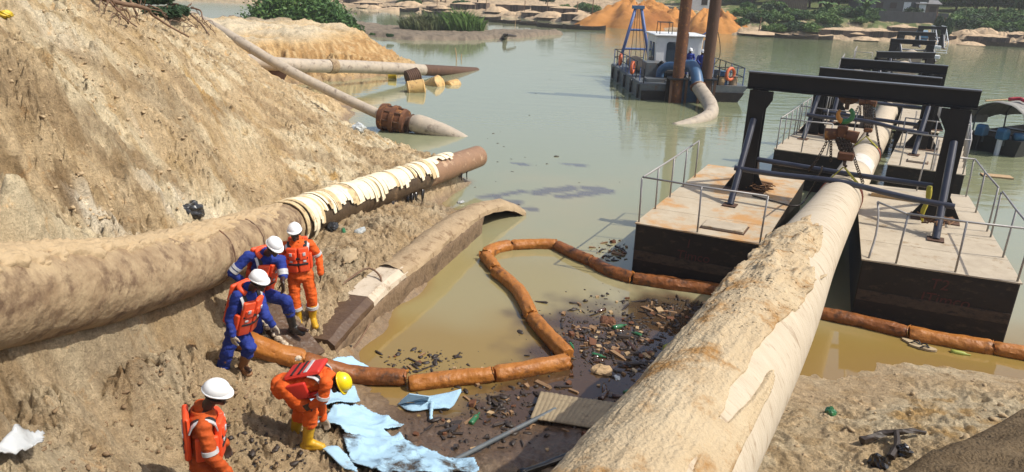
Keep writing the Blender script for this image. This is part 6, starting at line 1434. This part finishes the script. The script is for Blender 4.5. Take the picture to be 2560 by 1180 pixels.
# buildings and walls on the far bank
def bldg(px, py, w, d, h, wall, roofm, lab, cat, nwin, ang=-.12, roof_h=.5):
    q = bankpt(px, py) - [0, 0, .1]; t = thing('building', q, lab, cat)
    R = np.array(Matrix.Rotation(ang, 3, 'Z')); b = lambda x, y, z: q + R @ np.array([x, y, z])
    build('wall', MB().box(b(0, d / 2, h / 2), (w, d, h), R), M[wall], t)
    rf = MB(); rf.prism([(-.3, 0), (d / 2, roof_h), (d + .3, 0), (d + .3, .08), (d / 2, roof_h + .08), (-.3, .08)], (b(-w / 2 - .3, 0, h), R @ np.array([0, 1, 0]), np.array([0, 0, 1.0])), R @ np.array([w + .6, 0, 0])); build('roof', rf, M[roofm], t)
    for i in range(nwin):
        x = -w / 2 + w * (i + .5) / nwin
        if i == nwin - 2: build('door', MB().box(b(x, -.03, .95), (.95, .06, 1.9), R), M['white_paint'], t)
        else:
            f = build('window', MB().box(b(x, -.03, h * .58), (.9, .06, .8), R), M['wood_dark'], t); build('sill', MB().box(b(x, -.06, h * .58 - .44), (1.0, .1, .07), R), M['wall_grey'], f)
bldg(2215, 21, 9.5, 5, 2.4, 'wall_grey', 'zinc', 'long grey building with dark windows and white door on the far bank', 'building', 5)
bldg(2300, 21, 3.0, 3, 1.6, 'shack', 'zinc', 'small tin roofed shed right of the grey building', 'shed', 2)
bldg(1738, 20, 3.6, 3, 2.4, 'white_paint', 'zinc', 'small white building behind the orange heaps between the spuds', 'building', 2)
q0 = bankpt(2185, 13); q1 = bankpt(2355, 12); hz_ = .5 * (q0[2] + q1[2]); q0[2] = q1[2] = 0; wl = thing('block_wall', (q0 + q1) / 2, 'long dark block wall below the grey building on the far bank', 'wall'); d = (q1 - q0); L_ = np.linalg.norm(d); d /= L_; n = 14
for i in range(n):
    a = q0 + d * L_ * i / n; b_ = q0 + d * L_ * (i + .985) / n; zz = hz_; build('wall_panel', MB().bar(a + [0, 0, zz + .55], b_ + [0, 0, zz + .55 + r_.uniform(-.04, .04)], .2, 1.5), M['wall_grey'], wl)
q0 = bankpt(1925, 22); q1 = bankpt(2005, 22); q0[2] = q1[2] = 0; fz = thing('sheet_fence', (q0 + q1) / 2, 'brown upright sheet fence at the top of the far bank', 'fence'); d = q1 - q0; L_ = np.linalg.norm(d); d /= L_; n = 18
for i in range(n):
    a = q0 + d * L_ * i / n; b_ = q0 + d * L_ * (i + .93) / n; zz = H1(a[0], a[1]); build('sheet', MB().bar(a + [0, 0, zz + .85], b_ + [0, 0, zz + .85], .05, 1.9 + r_.uniform(-.1, .1)), M['shack'], fz)
for k, (px, py, h) in enumerate(((1310, 2, 2.4), (1366, 5, 2.2), (1214, 3, 2.2), (1092, 5, 2.2), (1440, 3, 2.4), (1478, 4, 2.6), (2325, 5, 2.6), (2338, 5, 2.2), (1895, 1.5, 1.8), (2552, 2, 2.4))):
    q = bankpt(px, py); z = q[2]; q[2] = 0; tag(build('pole', MB().tube([q + [0, 0, z - .3], q + [.1, 0, z + h]], .07, 6), M['bark'], None), 'thin bare pole standing on the far bank', 'pole', 'poles on the far bank')
# blue winch and white clutter on the far gantries
c = P(2305, 82, 1.9); t = thing('winch', c, 'blue winch in the middle of the sixth gantry', 'winch'); build('drum', MB().tube([c - [.5, 0, 0], c + [.5, 0, 0]], .28, 12), M['motor_blue'], t); build('frame', MB().box(c - [0, .1, .5], (1.1, .4, .9)), M['motor_blue'], t)
for k, (px, py, zc, s_, lab) in enumerate(((2280, 146, 1.9, .5, 'white pipe end hanging under the fourth gantry'), (2262, 178, 1.9, .5, 'pale bundle of straps hanging under the third gantry'))):
    c = P(px, py, zc); build_ = tag(build('pipe_end', MB().tube([c - [.1, .4, 0], c + [.1, .4, 0]], [s_ * .9, s_], 16), M['pipe_pale'], None, True, sharp=40), lab, 'pipe end')
for k, (px, py) in enumerate(((2230, 172), (2340, 176), (2218, 140), (2335, 142), (2340, 118))):
    c = P(px, py, 1.6); tag(build('valve_box', MB().box(c, (.7, .5, .25), np.array(Matrix.Rotation(-.4, 3, 'Z'))), M['white_paint'], None, bevel=.03), 'white box on the distant pipeline pontoons', 'box', 'white boxes on the far pontoons')
st = thing('access_stair', P(2375, 118, .5), 'grey steel stair and landing with railings at the far end of the pontoons', 'stairs')
s0 = np.array(P(2352, 132, .6)); sd_ = np.array([.35, .93, 0])
for k in range(7): build('tread', MB().box(s0 + sd_ * k * .45 + [0, 0, k * .2], (1.0, .35, .05), np.array(Matrix.Rotation(-.35, 3, 'Z'))), M['white_paint'], st)
for sg in (-1, 1):
    build('hand_rail', MB().tube([s0 + [sg * .5, 0, .9], s0 + sd_ * 3.1 + [sg * .5, 0, 2.2], s0 + sd_ * 5.5 + [sg * .5, 0, 2.2]], .04, 6), M['white_paint'], st)
    for k in range(5): p = s0 + sd_ * k * 1.2 + [sg * .5, 0, min(1.3, k * .53)]; build('rail_post', MB().tube([p, p + [0, 0, .9]], .03, 6), M['white_paint'], st)
# ------------------------------------------------------------------ light blue sorbent sheets
def in_poly(x, y, poly):
    c = np.zeros(x.shape, bool); j = len(poly) - 1
    for i in range(len(poly)):
        xi, yi = poly[i]; xj, yj = poly[j]; m = ((yi > y) != (yj > y)) & (x < (xj - xi) * (y - yi) / (yj - yi + 1e-12) + xi); c ^= m; j = i
    return c
def sheet(name, poly_px, z0, label, m_, dz=.025, wr=.03, res=.017, seed=0, cat='sorbent sheet', fold=1.0, holes=None, smear=None):
    pw = np.array([hit(min(max(x, -40), 2600), min(y, 1230))[:2] for x, y in poly_px]); lo, hi = pw.min(0), pw.max(0); nx, ny = np.maximum(4, ((hi - lo) / res).astype(int))
    gx, gy = np.meshgrid(np.linspace(lo[0], hi[0], nx), np.linspace(lo[1], hi[1], ny), indexing='ij')
    jx = gx + .010 * fbm(gx * 5 + seed, gy * 5, 2); jy = gy + .010 * fbm(gx * 6, gy * 6 + seed + 5, 2)
    ins = in_poly(jx.ravel(), jy.ravel(), [tuple(q) for q in pw]).reshape(nx, ny)
    h = np.maximum(height(gx.ravel(), gy.ravel())[0].reshape(nx, ny), 0)
    # the cloth bridges the small hollows
    h = np.pad(h, 12, mode='edge')
    for _ in range(7): h = np.maximum.reduce([h, np.roll(h, 1, 0), np.roll(h, -1, 0), np.roll(h, 1, 1), np.roll(h, -1, 1)])
    for _ in range(60): h = (2 * h + np.roll(h, 1, 0) + np.roll(h, -1, 0) + np.roll(h, 1, 1) + np.roll(h, -1, 1)) / 6
    h = h[12:-12, 12:-12]
    cr = ridged(gx * 2.4 + seed, gy * 2.4, 2); z = h + dz - .01 + wr * (np.clip(cr - .5, 0, 1.3) * .5 + .5 * np.abs(fbm(gx * 1.7 + seed, gy * 1.7, 2))) * fold
    V = np.stack([gx, gy, z], -1).reshape(-1, 3); f = []
    for i in range(nx - 1):
        for j in range(ny - 1):
            if ins[i, j] and ins[i + 1, j] and ins[i, j + 1] and ins[i + 1, j + 1]: f.append((i * ny + j, (i + 1) * ny + j, (i + 1) * ny + j + 1, i * ny + j + 1))
    used = sorted({k for q in f for k in q}); mp_ = {k: n for n, k in enumerate(used)}
    o_ = build(name, MB().add(V[used], [tuple(mp_[k] for k in q) for q in f]), m_, None, True)
    s_ = o_.modifiers.new('t', 'SOLIDIFY'); s_.thickness = .012; s_.offset = 1
    return tag(o_, label, cat, 'light blue sorbent sheets' if cat == 'sorbent sheet' else None)
M['sorbent_oily'] = mat('sorbent_oily', (0.36, 0.53, 0.64), (0.28, 0.43, 0.55), 0.85, scale=4, c3=(0.06, 0.05, 0.04), t3=0.53, scale3=2.2, bump=0.006, bscale=35, spec=0.2)
sheet('sorbent_sheet', [(822, 912), (880, 906), (930, 920), (974, 940), (930, 946), (830, 930)], .06, 'light blue sheet tucked behind the boom, on the water edge', M['sorbent'], seed=1)
sheet('sorbent_sheet', [(712, 960), (790, 975), (890, 980), (901, 1020), (850, 1032), (800, 1040), (745, 1040)], .28, 'flat light blue sheet under the bending man, with a squared corner', M['sorbent'], seed=2, wr=.02)
sheet('sorbent_sheet', [(790, 1060), (830, 1035), (905, 1024), (960, 1045), (1016, 1072), (1000, 1080), (962, 1082), (975, 1095), (1000, 1120), (960, 1125), (905, 1120), (862, 1105), (850, 1075)], .2, 'crumpled light blue sheet in front of the bending man, torn at the right', M['sorbent'], seed=3, wr=.06, fold=1.3)
sheet('sorbent_sheet', [(802, 1128), (845, 1128), (870, 1150), (900, 1195), (860, 1195)], .32, 'narrow light blue strip beside the yellow boot at the bottom', M['sorbent'], seed=4)
sheet('sorbent_sheet', [(855, 1105), (930, 1108), (1000, 1100), (1060, 1135), (1130, 1155), (1185, 1160), (1200, 1200), (1100, 1220), (950, 1215), (880, 1170)], .16, 'large oil stained light blue sheet at the bottom edge', M['sorbent_oily'], seed=5, wr=.07, fold=1.4)
# floating folded sheet
c = P(1075, 1010, .03); t = thing('sorbent_sheet', c, 'folded light blue sheet floating on the pool with a twisted tail', 'sorbent sheet', 'light blue sorbent sheets')
q = [P(995, 1008, .03), P(1022, 984, .20), P(1070, 992, .10), P(1160, 970, .20), P(1128, 1022, .04), P(1085, 1020, .06), P(1022, 1030, .03)]
V = []; c0 = P(1075, 1004, .10)
for i in range(25):
    k = i / 24 * 7; a = int(k) % 7; fr = k - int(k); e = q[a] * (1 - fr) + q[(a + 1) % 7] * fr
    for j in range(8): V.append(c0 * (1 - j / 7) + e * (j / 7) + [0, 0, .03 * fbm1(i * .5 + j * .3, 4)])
o_ = build('cloth', MB().grid(V, 25, 8), M['sorbent'], t, True); s_ = o_.modifiers.new('t', 'SOLIDIFY'); s_.thickness = .012
V = [c_ for a, b in (((996, 1009), (1023, 983)), ((1035, 1000), (1075, 990)), ((1068, 1006), (1072, 993))) for c_ in (P(*a, .05), P(*b, .24))]
o_ = build('fold', MB().grid(V, 3, 2), M['sorbent'], t); s_ = o_.modifiers.new('t', 'SOLIDIFY'); s_.thickness = .015
build('tail', MB().tube(spline([P(1080, 1008, .1), P(1078, 1025, .06), P(1077, 1050, .04)], 12), [.04, .03, .035, .025, .03, .022, .028, .024, .02, .028, .03, .015], 8), M['sorbent'], t, True)
# white plastic sheet bottom left
zt = float(hit(60, 1165)[2]) + .03
o_ = sheet('plastic_sheet', [(-60, 1128), (5, 1133), (45, 1152), (80, 1146), (100, 1152), (130, 1146), (128, 1200), (-60, 1220)], zt, 'crumpled white plastic sheeting in the bottom left corner', M['tarp_white'], seed=9, wr=.16, cat='plastic sheet', fold=1.6)

# ------------------------------------------------------------------ board, hoses, sticks
q = [P(1352, 985, .05), P(1548, 1015, .06), P(1490, 1078, .05), P(1326, 1052, .04)]
V = []; nu, nv = 97, 12
for i in range(nu):
    for j in range(nv):
        a, b = i / (nu - 1), j / (nv - 1); p = (q[0] * (1 - a) + q[1] * a) * (1 - b) + (q[3] * (1 - a) + q[2] * a) * b
        V.append(p + [0, 0, .0035 * math.sin(a * 2 * PI * 16) + .03 + .012 * fbm1(a * 3 + b * 2, 6)])
o_ = build('corrugated_sheet', MB().grid(V, nu, nv), M['board'], None, True); s_ = o_.modifiers.new('t', 'SOLIDIFY'); s_.thickness = .02; tag(o_, 'stained corrugated sheet lying in the oily shallows beside the big pipe', 'roof sheet')
pp_ = [hit(1130, 1162) + [0, 0, .05], hit(1250, 1102) + [0, 0, .06], hit(1388, 1032) + [0, 0, .06]]
tag(build('thin_pipe', MB().tube(spline(pp_, 16), .032, 10), M['grey_steel'], None, True), 'thin grey green pipe lying across the oily mud', 'pipe')
pp_ = [hit(1300, 1192) + [0, 0, .05], hit(1380, 1165) + [0, 0, .06], hit(1460, 1135) + [0, 0, .06]]
tag(build('thin_pipe', MB().tube(spline(pp_, 12), .05, 10), M['oil'], None, True), 'thick black hose in the dark mud at the bottom beside the big pipe', 'hose')
# branches on the hill
def branch(paths, lab, r0=.045):
    b0 = hit(*paths[0][len(paths[0]) // 2]); t = thing('dead_branch', b0, lab, 'branch', 'bare branches on the hill')
    for k, pth in enumerate(paths):
        pts = [hit(*p) for p in pth]; n = len(pts); pts = [p + [0, 0, .12 + .16 * math.sin(PI * i / (n - 1))] for i, p in enumerate(pts)]
        pts = spline(pts, 18); pts = pts + np.array([[0, 0, .03 * fbm1(i * .7, k)] for i in range(18)])
        build('limb' if k == 0 else 'twig', MB().tube(pts, np.linspace(r0 if k == 0 else r0 * .45, r0 * .4 if k == 0 else r0 * .15, 18), 7), M['bark'], t, True)
branch([[(238, 8), (285, 36), (340, 52), (400, 74), (474, 106)], [(300, 42), (275, 48), (262, 52)], [(345, 52), (325, 24), (305, -5)], [(300, 44), (318, 60), (330, 66)]], 'long bare brown branch lying on the hill at the top left', .05)
branch([[(420, 4), (452, 32), (478, 55), (500, 72), (524, 96)], [(470, 48), (462, 62), (500, 84)], [(440, 24), (400, 38), (376, 28)], [(455, 36), (480, 20), (470, 5)]], 'bare forked branch lying on the hill beside the dark shrub', .055)
branch([[(372, 24), (392, 40), (420, 52), (462, 60)], [(400, 44), (385, 56), (370, 44)], [(420, 52), (410, 66), (430, 70)]], 'thin bare twiggy branch below the dark shrub', .04)
rt_ = random.Random(77)
def twiggy(main):
    out = [main]
    for k in range(6):
        t_ = rt_.uniform(.2, .95); i = min(int(t_ * (len(main) - 1)), len(main) - 2); fr = t_ * (len(main) - 1) - i; x = main[i][0] + (main[i + 1][0] - main[i][0]) * fr; y = main[i][1] + (main[i + 1][1] - main[i][1]) * fr
        dx, dy = rt_.choice([(-26, 14), (-18, 22), (24, -10), (30, 8), (-30, -6), (16, 20)]); out.append([(x, y), (x + dx * .5, max(4, y + dy * .6)), (x + dx, max(4, y + dy))])
    return out
branch(twiggy([(300, 12), (345, 38), (390, 44), (440, 62), (490, 78)]), 'thin bare branch with many twigs in front of the dark shrub', .035)
branch(twiggy([(250, 14), (268, 30), (300, 62), (345, 84)]), 'thin bare branch with twigs, leftmost on the hill', .03)
branch(twiggy([(478, 20), (500, 44), (512, 70), (540, 92)]), 'thin bare branch with twigs, nearest the slim pipe on the hill', .035)
q = hit(420, 44); plant('shrub', q, .9, .55, 'leaf_dark', 1, 'dark half dry shrub on the hill at the top left', 'shrub', None, .2)
q = hit(372, 8); plant('shrub', q, 1.2, .6, 'leaf_dark', 2, 'dark shrub at the top edge above the branches', 'shrub', None, .2)

# ------------------------------------------------------------------ rubbish that can be told apart
def crumple(name, loc, r, m_, label, cat, seed, flat=.5, group=None):
    mb = MB().ell((0, 0, 0), (r, r * .8, r * flat), None, 16, 10); v = mb.verts(); d = fbm(v[:, 0] / r * 1.6 + seed, v[:, 1] / r * 1.6 + v[:, 2] / r * 2.1, 3); v = v * (1 + .38 * d)[:, None]
    me = mesh_from(name, v, mb.f, False); me.materials.append(m_); o_ = place(name, me, loc, (random.uniform(-.3, .3), random.uniform(-.3, .3), seed)); return tag(o_, label, cat, group)
def gp(px, py, dz=0.0): q = hit(px, py); return q + [0, 0, dz]
crumple('plastic_bag', gp(478, 535, .05), .20, M['bag_black'], 'black plastic bag half buried on the hill above the buried pipe', 'bag', 1, .7)
crumple('plastic_bag', gp(832, 572, .05), .14, M['bag_black'], 'black plastic bag on the mud below the torn lagging', 'bag', 2)
crumple('plastic_wrap', gp(900, 580, .03), .14, M['clear_plastic'], 'scrap of clear plastic beside the green bottle', 'plastic', 3, .3)
crumple('cloth_rag', gp(868, 645, .04), .22, M['sole'], 'pale muddy rag on the flat between pipe and channel', 'rag', 4, .35)
crumple('plastic_bag', gp(897, 327, .08), .28, M['clear_plastic'], 'grey white plastic bag on the ridge beside the coupling', 'bag', 5, .6)
crumple('cloth_rag', gp(10, 42, .03), .11, M['yellow_plastic'], 'yellow scrap at the left edge of the hill', 'rag', 6, .5)
crumple('plastic_bag', gp(1152, 508, .03), .12, M['tarp_white'], 'white scrap at the water behind the channel', 'plastic', 7, .3)
crumple('plastic_bag', gp(2076, 1036, .03), .09, M['green_glass'], 'small green plastic piece on the sand right of the big pipe', 'plastic', 8, .8)
def bottle_mesh(L=.24, r=.034):
    mb = MB().tube([[x, 0, 0] for x in (0, .004, .05 * L / .24, L * .62, L * .72, L * .82, L * .98, L)], [r * .7, r, r, r, r * .75, r * .36, r * .34, r * .34], 12); return mesh_from('bottle', mb.verts(), mb.f, True)
BMs = [bottle_mesh(.24, .034), bottle_mesh(.30, .042), bottle_mesh(.2, .03)]
def bottle(px, py, m_, k, lab, group=None, tilt=0.0, rz=None, floatz=.012):
    me = BMs[k % 3].copy(); me.materials.append(M[m_]); q = hit(px, py); o_ = place('bottle', me, q + [0, 0, floatz], (0, tilt, random.uniform(0, 6.28) if rz is None else rz)); return tag(o_, lab, 'bottle', group)
bottle(858, 577, 'green_glass', 1, 'green plastic bottle lying on the mud below the torn lagging', None, .3, -1.2, .04)
bottle(2376, 880, 'yellow_green', 1, 'yellow green can floating along the boom at the far right', None, 0, -.4)
bottle(1176, 1062, 'green_glass', 1, 'greenish bottle in the oily shallows near the thin pipe', None, 0, 1.2)
rb_ = random.Random(12)
for k in range(18):
    px = rb_.gauss(1560, 95); py = rb_.gauss(850, 60)
    if px > 1690 - (py - 860) * .75 - 20: continue
    bottle(px, py, rb_.choice(['brown_glass', 'brown_glass', 'brown_glass', 'green_glass']), k, 'bottle drifting among the wood chips in the oily pool', 'bottles in the oily pool')
for k, (px, py) in enumerate(((1530, 992), (1560, 985), (1500, 1000), (1512, 985))):
    bottle(px, py, 'brown_glass' if k != 1 else 'green_glass', 1, 'brown bottle beside the corrugated sheet' if k != 1 else 'green necked bottle beside the corrugated sheet', 'bottles beside the corrugated sheet' if k != 1 else None, 0, k * .5)
crumple('coconut', gp(1667, 876, .03), .09, M['yellow_green'], 'pale green coconut floating against the big pipe', 'coconut', 20, .9)
crumple('stone', gp(1520, 805, .02), .17, M['rust'], 'flat reddish foam slab among the floating chips', 'debris', 21, .35)
crumple('float_lump', gp(1505, 930, .02), .16, M['wood_pale'], 'orange brown lump of wood at the elbow of the boom', 'debris', 22, .5)
for k, (px, py, rz) in enumerate(((2285, 862, -.9), (2306, 872, -.5))):
    q = hit(px, py); V = []; n = 14
    for i in range(n):
        a = 2 * PI * i / n; V.append([.13 * math.cos(a) * (1 + .06 * math.cos(2 * a)), .048 * math.sin(a) * (1 + .25 * math.cos(a)), 0])
    V = np.array(V); me = mesh_from('sandal_sole', np.concatenate([V, V + [0, 0, .022]]), [tuple(range(n))[::-1], tuple(range(n, 2 * n))] + [(i, (i + 1) % n, n + (i + 1) % n, n + i) for i in range(n)]); me.materials.append(M['sole'])
    t = thing('sandal', q + [0, 0, .01], ('tan sandal floating by the boom, left of the pair', 'tan sandal floating by the boom, right of the pair')[k], 'sandal', 'pair of sandals'); t.rotation_euler = (0, 0, rz); t.scale = (1.6, 1.6, 1.6)
    o_ = bpy.data.objects.new('sole', me); COL.objects.link(o_); o_.parent = t
    for sg in (-1, 1):
        mb = MB().tube(spline([np.array([.06, 0, .02]), np.array([.02, .03 * sg, .05]), np.array([-.03, .046 * sg, .02])], 6), .008, 5); me2 = mesh_from('strap', mb.verts(), mb.f); me2.materials.append(M['strap']); o_ = bpy.data.objects.new('strap', me2); COL.objects.link(o_); o_.parent = t
for k in range(22):
    px, py = rb_.gauss(1480, 150), rb_.gauss(880, 75)
    if px > 1640 - (py - 860) * .75 or py < 740 or (900 < py < 965 and px < 1430) or py > 1060 or (px < 1420 and py < 900): continue
    crumple('plastic_scrap', gp(px, py, .01), rb_.uniform(.03, .075), M[rb_.choice(['clear_plastic', 'sole', 'wood_pale', 'bag_black', 'rust'])], 'small crumpled scrap drifting in the oily pool', 'scrap', 50 + k, .35, 'scraps in the oily pool')
# charred wood on the right-hand bank
q = hit(2200, 1106); t = thing('charred_wood', q, 'black charred driftwood with a prop, on the right hand bank', 'driftwood')
build('trunk', MB().tube(spline([hit(2152, 1112) + [0, 0, .06], hit(2200, 1106) + [0, 0, .12], hit(2260, 1098) + [0, 0, .12], hit(2310, 1090) + [0, 0, .05]], 16), np.linspace(.05, .025, 16), 8, disp=lambda i, a: 1 + .25 * np.sin(a * 3 + i)), M['wood_dark'], t)
build('limb', MB().tube(spline([hit(2236, 1100) + [0, 0, .12], hit(2240, 1125) + [0, 0, .06], hit(2225, 1150) + [0, 0, .03]], 8), np.linspace(.035, .05, 8), 7), M['wood_dark'], t)
crumple('charred_lump', gp(2200, 1165, .03), .13, M['oil'], 'round black charred lump at the bottom right', 'driftwood', 30, .8)
crumple('charred_lump', gp(2255, 1135, .03), .11, M['oil'], 'black charred lump beside the driftwood prop', 'driftwood', 31, .8)
# dark earth mound in the near right corner, soil darkened further for shade
mc = RR(2560, 1190, 5.6); V = []; nu, nv = 60, 60
for i in range(nu):
    for j in range(nv):
        x = 2.6 + 7.5 * i / (nu - 1); y = 2.2 + 5.2 * j / (nv - 1); V.append([x, y, 0])
V = np.array(V); ed = np.array(P(2262, 1172, 1.6)); e2 = np.array(P(2565, 1028, 1.6)); dd_ = e2 - ed; dd_ = dd_[:2] / np.linalg.norm(dd_[:2]); nn_ = np.array([dd_[1], -dd_[0]])
s_ = (V[:, 0] - ed[0]) * nn_[0] + (V[:, 1] - ed[1]) * nn_[1]
hb_ = height(V[:, 0], V[:, 1])[0]; V[:, 2] = np.maximum(hb_ - .4, 1.58 - .75 * np.maximum(0, -s_) ** 1.0 * 2.2 + .42 * np.maximum(0, s_) + .07 * fbm(V[:, 0] * 2, V[:, 1] * 2, 3) + .05 * ridged(V[:, 0] * 5, V[:, 1] * 5, 3))
o_ = build('earth_mound', MB().grid(V, nu, nv), M['dark_soil_shaded'], None, True); tag(o_, 'mound of dark brown earth in the near right corner', 'earth mound')

# ------------------------------------------------------------------ floating wood chips and clods
def chip_mesh(seed, L, w, h):
    r_ = random.Random(seed); v = [[x * L * r_.uniform(.75, 1.1), y * w * r_.uniform(.6, 1.1), z * h * r_.uniform(.6, 1.2)] for x in (-1, 1) for y in (-1, 1) for z in (-1, 1)]
    return mesh_from('chip', np.array(v), [(0, 1, 3, 2), (4, 6, 7, 5), (0, 4, 5, 1), (2, 3, 7, 6), (0, 2, 6, 4), (1, 5, 7, 3)])
CH = []
for k in range(12):
    me = chip_mesh(k, *( (.09, .022, .016), (.05, .04, .02), (.14, .02, .014), (.045, .03, .03))[k % 4]); me.materials.append(M[['wood', 'wood_pale', 'wood_dark', 'wood', 'wood_dark', 'rust', 'wood_dark', 'rust', 'wood', 'wood_dark', 'wood_dark', 'wood'][k]]); CH.append(me)
rc = random.Random(3)
def right_limit(py): return np.interp(py, [700, 740, 800, 900, 1000, 1100, 1180], [1870, 1800, 1740, 1655, 1570, 1490, 1410])
def zone():
    z = rc.random()
    if z < .50: return rc.gauss(1540, 85), rc.gauss(845, 48)
    if z < .64: return rc.gauss(1700, 55), rc.gauss(775, 28)
    if z < .80: return rc.gauss(1290, 90), rc.gauss(1010, 36)
    if z < .88: return rc.gauss(1180, 90), rc.gauss(1075, 32)
    if z < .93: return rc.gauss(1060, 60), rc.gauss(905, 18)
    return rc.gauss(1530, 28), rc.gauss(628, 18)
n = 0
while n < 285:
    px, py = zone()
    if px > right_limit(py) - 8 or py < 600 or py > 1172: continue
    if 1215 < px < 1425 and 898 < py < 945 + (1420 - px) * .08: continue
    if 995 < px < 1160 and 968 < py < 1055: continue
    if 1340 < px < 1540 and 988 < py < 1075: continue
    if py > 690 and py < 745 and px > 1560: continue
    q = P(px, py, .0); zz = max(0, H1(q[0], q[1])); k = rc.randrange(12)
    o_ = place('wood_chip', CH[k], (q[0], q[1], zz + .012), (rc.uniform(-.25, .25), rc.uniform(-.25, .25), rc.uniform(0, 6.28)), rc.uniform(.35, 1.1) * (1 if rc.random() < .85 else 1.7))
    tag(o_, 'loose wood chip floating in the oily pool or its muddy edge', 'wood chip', 'wood chips in the oily pool'); n += 1
def stuff_scatter(name, n, gen, mats, label, smin, smax, sub=False, elong=1.6, sink=.3):
    ico = MB().ell((0, 0, 0), 1.0, None, 7, 5); bv = ico.verts(); bf = ico.f; mb = MB(); cnt = 0
    while cnt < n:
        g = gen()
        if g is None: continue
        x, y, z = g; s = smin * (smax / smin) ** (rc.random() ** 2.2); d = 1 + rng.uniform(-.34, .34, len(bv)); R = np.array(Matrix.Rotation(rc.uniform(0, 6.28), 3, 'Z') @ Matrix.Rotation(rc.uniform(-.5, .5), 3, 'X'))
        v = (bv * d[:, None] * [s * rc.uniform(.8, elong), s * rc.uniform(.7, 1.1), s * rc.uniform(.45, .8)]) @ R.T + [x, y, z + s * (1 - 2 * sink) * .5]; mb.add(v, bf); cnt += 1
    o_ = build(name, mb, M[mats], None, True); return tag(o_, label, None, None, 'stuff')
def gen_hill():
    px = rc.uniform(-20, 1080); py = rc.uniform(0, 900)
    return (px, py)
cl_n = 6500
rr_ = rng.random((cl_n * 3, 2)); A_ = np.radians(-44 + 52 * rr_[:, 0]); R_ = 4.5 * (30 / 4.5) ** rr_[:, 1]; cx = np.sin(A_) * R_; cy = np.cos(A_) * R_
chh, cs_, _ = height(cx, cy); dens = fbm(cx * .8, cy * .8, 2) + .4 * fbm(cx * 3, cy * 3, 2)
okc = (chh > .12) & (np.abs(cs_) > .5) & (dens > -.25 + .5 * rng.random(cl_n * 3)) & ((cs_ > 0) | (cx < -.9))
idxf = np.nonzero(okc & (cs_ < 0))[0][:2600]; idx = np.nonzero(okc & (cs_ > 0))[0][:cl_n]; it = iter(idx)
def g_clod():
    i = next(it); return cx[i], cy[i], chh[i]
stuff_scatter('soil_clods', len(idx), g_clod, 'clod', 'crumbly clods of sand scattered over the slope', .010, .038)
it = iter(idxf)
stuff_scatter('mud_clods', len(idxf), g_clod, 'clod_mud', 'small brown clods on the trampled mud flat', .010, .035)
rr_ = rng.random((4000, 2)); cx = 1.5 + 8 * rr_[:, 0]; cy = 4 + 7 * rr_[:, 1]; chh, cs_, _ = height(cx, cy); idx = np.nonzero(chh > .08)[0][:600]; it = iter(idx)
stuff_scatter('soil_clods', len(idx), g_clod, 'clod', 'small clods and pebbles on the right hand mud bank', .008, .05)
pts_ = []
while len(pts_) < 1500:
    px, py = zone()
    if px > right_limit(py) - 4 or py < 595 or py > 1178 or (690 < py < 745 and px > 1560): continue
    q = P(px, py, 0); pts_.append((q[0], q[1]))
hh = np.maximum(0, height([p[0] for p in pts_], [p[1] for p in pts_])[0]); it = iter(range(len(pts_)))
def g_deb():
    i = next(it); return pts_[i][0], pts_[i][1], hh[i]
stuff_scatter('floating_debris', 1500, g_deb, 'wood_dark', 'dark bark crumbs and oily scraps afloat in the pool', .008, .05, elong=2.4, sink=.4)
# leaves and rubbish on the near ground
it = iter([P(rc.gauss(690, 70), rc.gauss(1150, 20), .45) for _ in range(220)])
def g_leaf():
    q = next(it); return q[0], q[1], H1(q[0], q[1])
stuff_scatter('leaf_litter', 90, g_leaf, 'wood_dark', 'dark leaf litter on the mud in front of the yellow boots', .012, .04, elong=2.2)
# specks floating on the open river
it = iter([P(rc.uniform(1100, 1800), rc.uniform(190, 560), 0) for _ in range(160)])
def g_sp():
    q = next(it); return q[0], q[1], 0.0
stuff_scatter('drifting_specks', 45, g_sp, 'wood_dark', 'dark specks of debris drifting on the open river', .015, .045, elong=3.0, sink=.4)
# ------------------------------------------------------------------ thin river haze
hz_m = bpy.data.materials.new('haze'); hz_m.use_nodes = True; N = hz_m.node_tree.nodes; N.remove(N['Principled BSDF'])
pv = N.new('ShaderNodeVolumePrincipled'); pv.inputs['Density'].default_value = .0006; pv.inputs['Color'].default_value = (1, 1, 1, 1); pv.inputs['Anisotropy'].default_value = .2
hz_m.node_tree.links.new(pv.outputs[0], N['Material Output'].inputs['Volume'])
o_ = build('haze', MB().box((0, 300, 22), (1500, 1400, 58)), hz_m, None); tag(o_, 'thin pale haze over the river', kind='stuff')
for o_ in list(scene.objects):
    if o_.parent is None and o_.get('kind') == 'structure': print('STRUCT', o_.name)
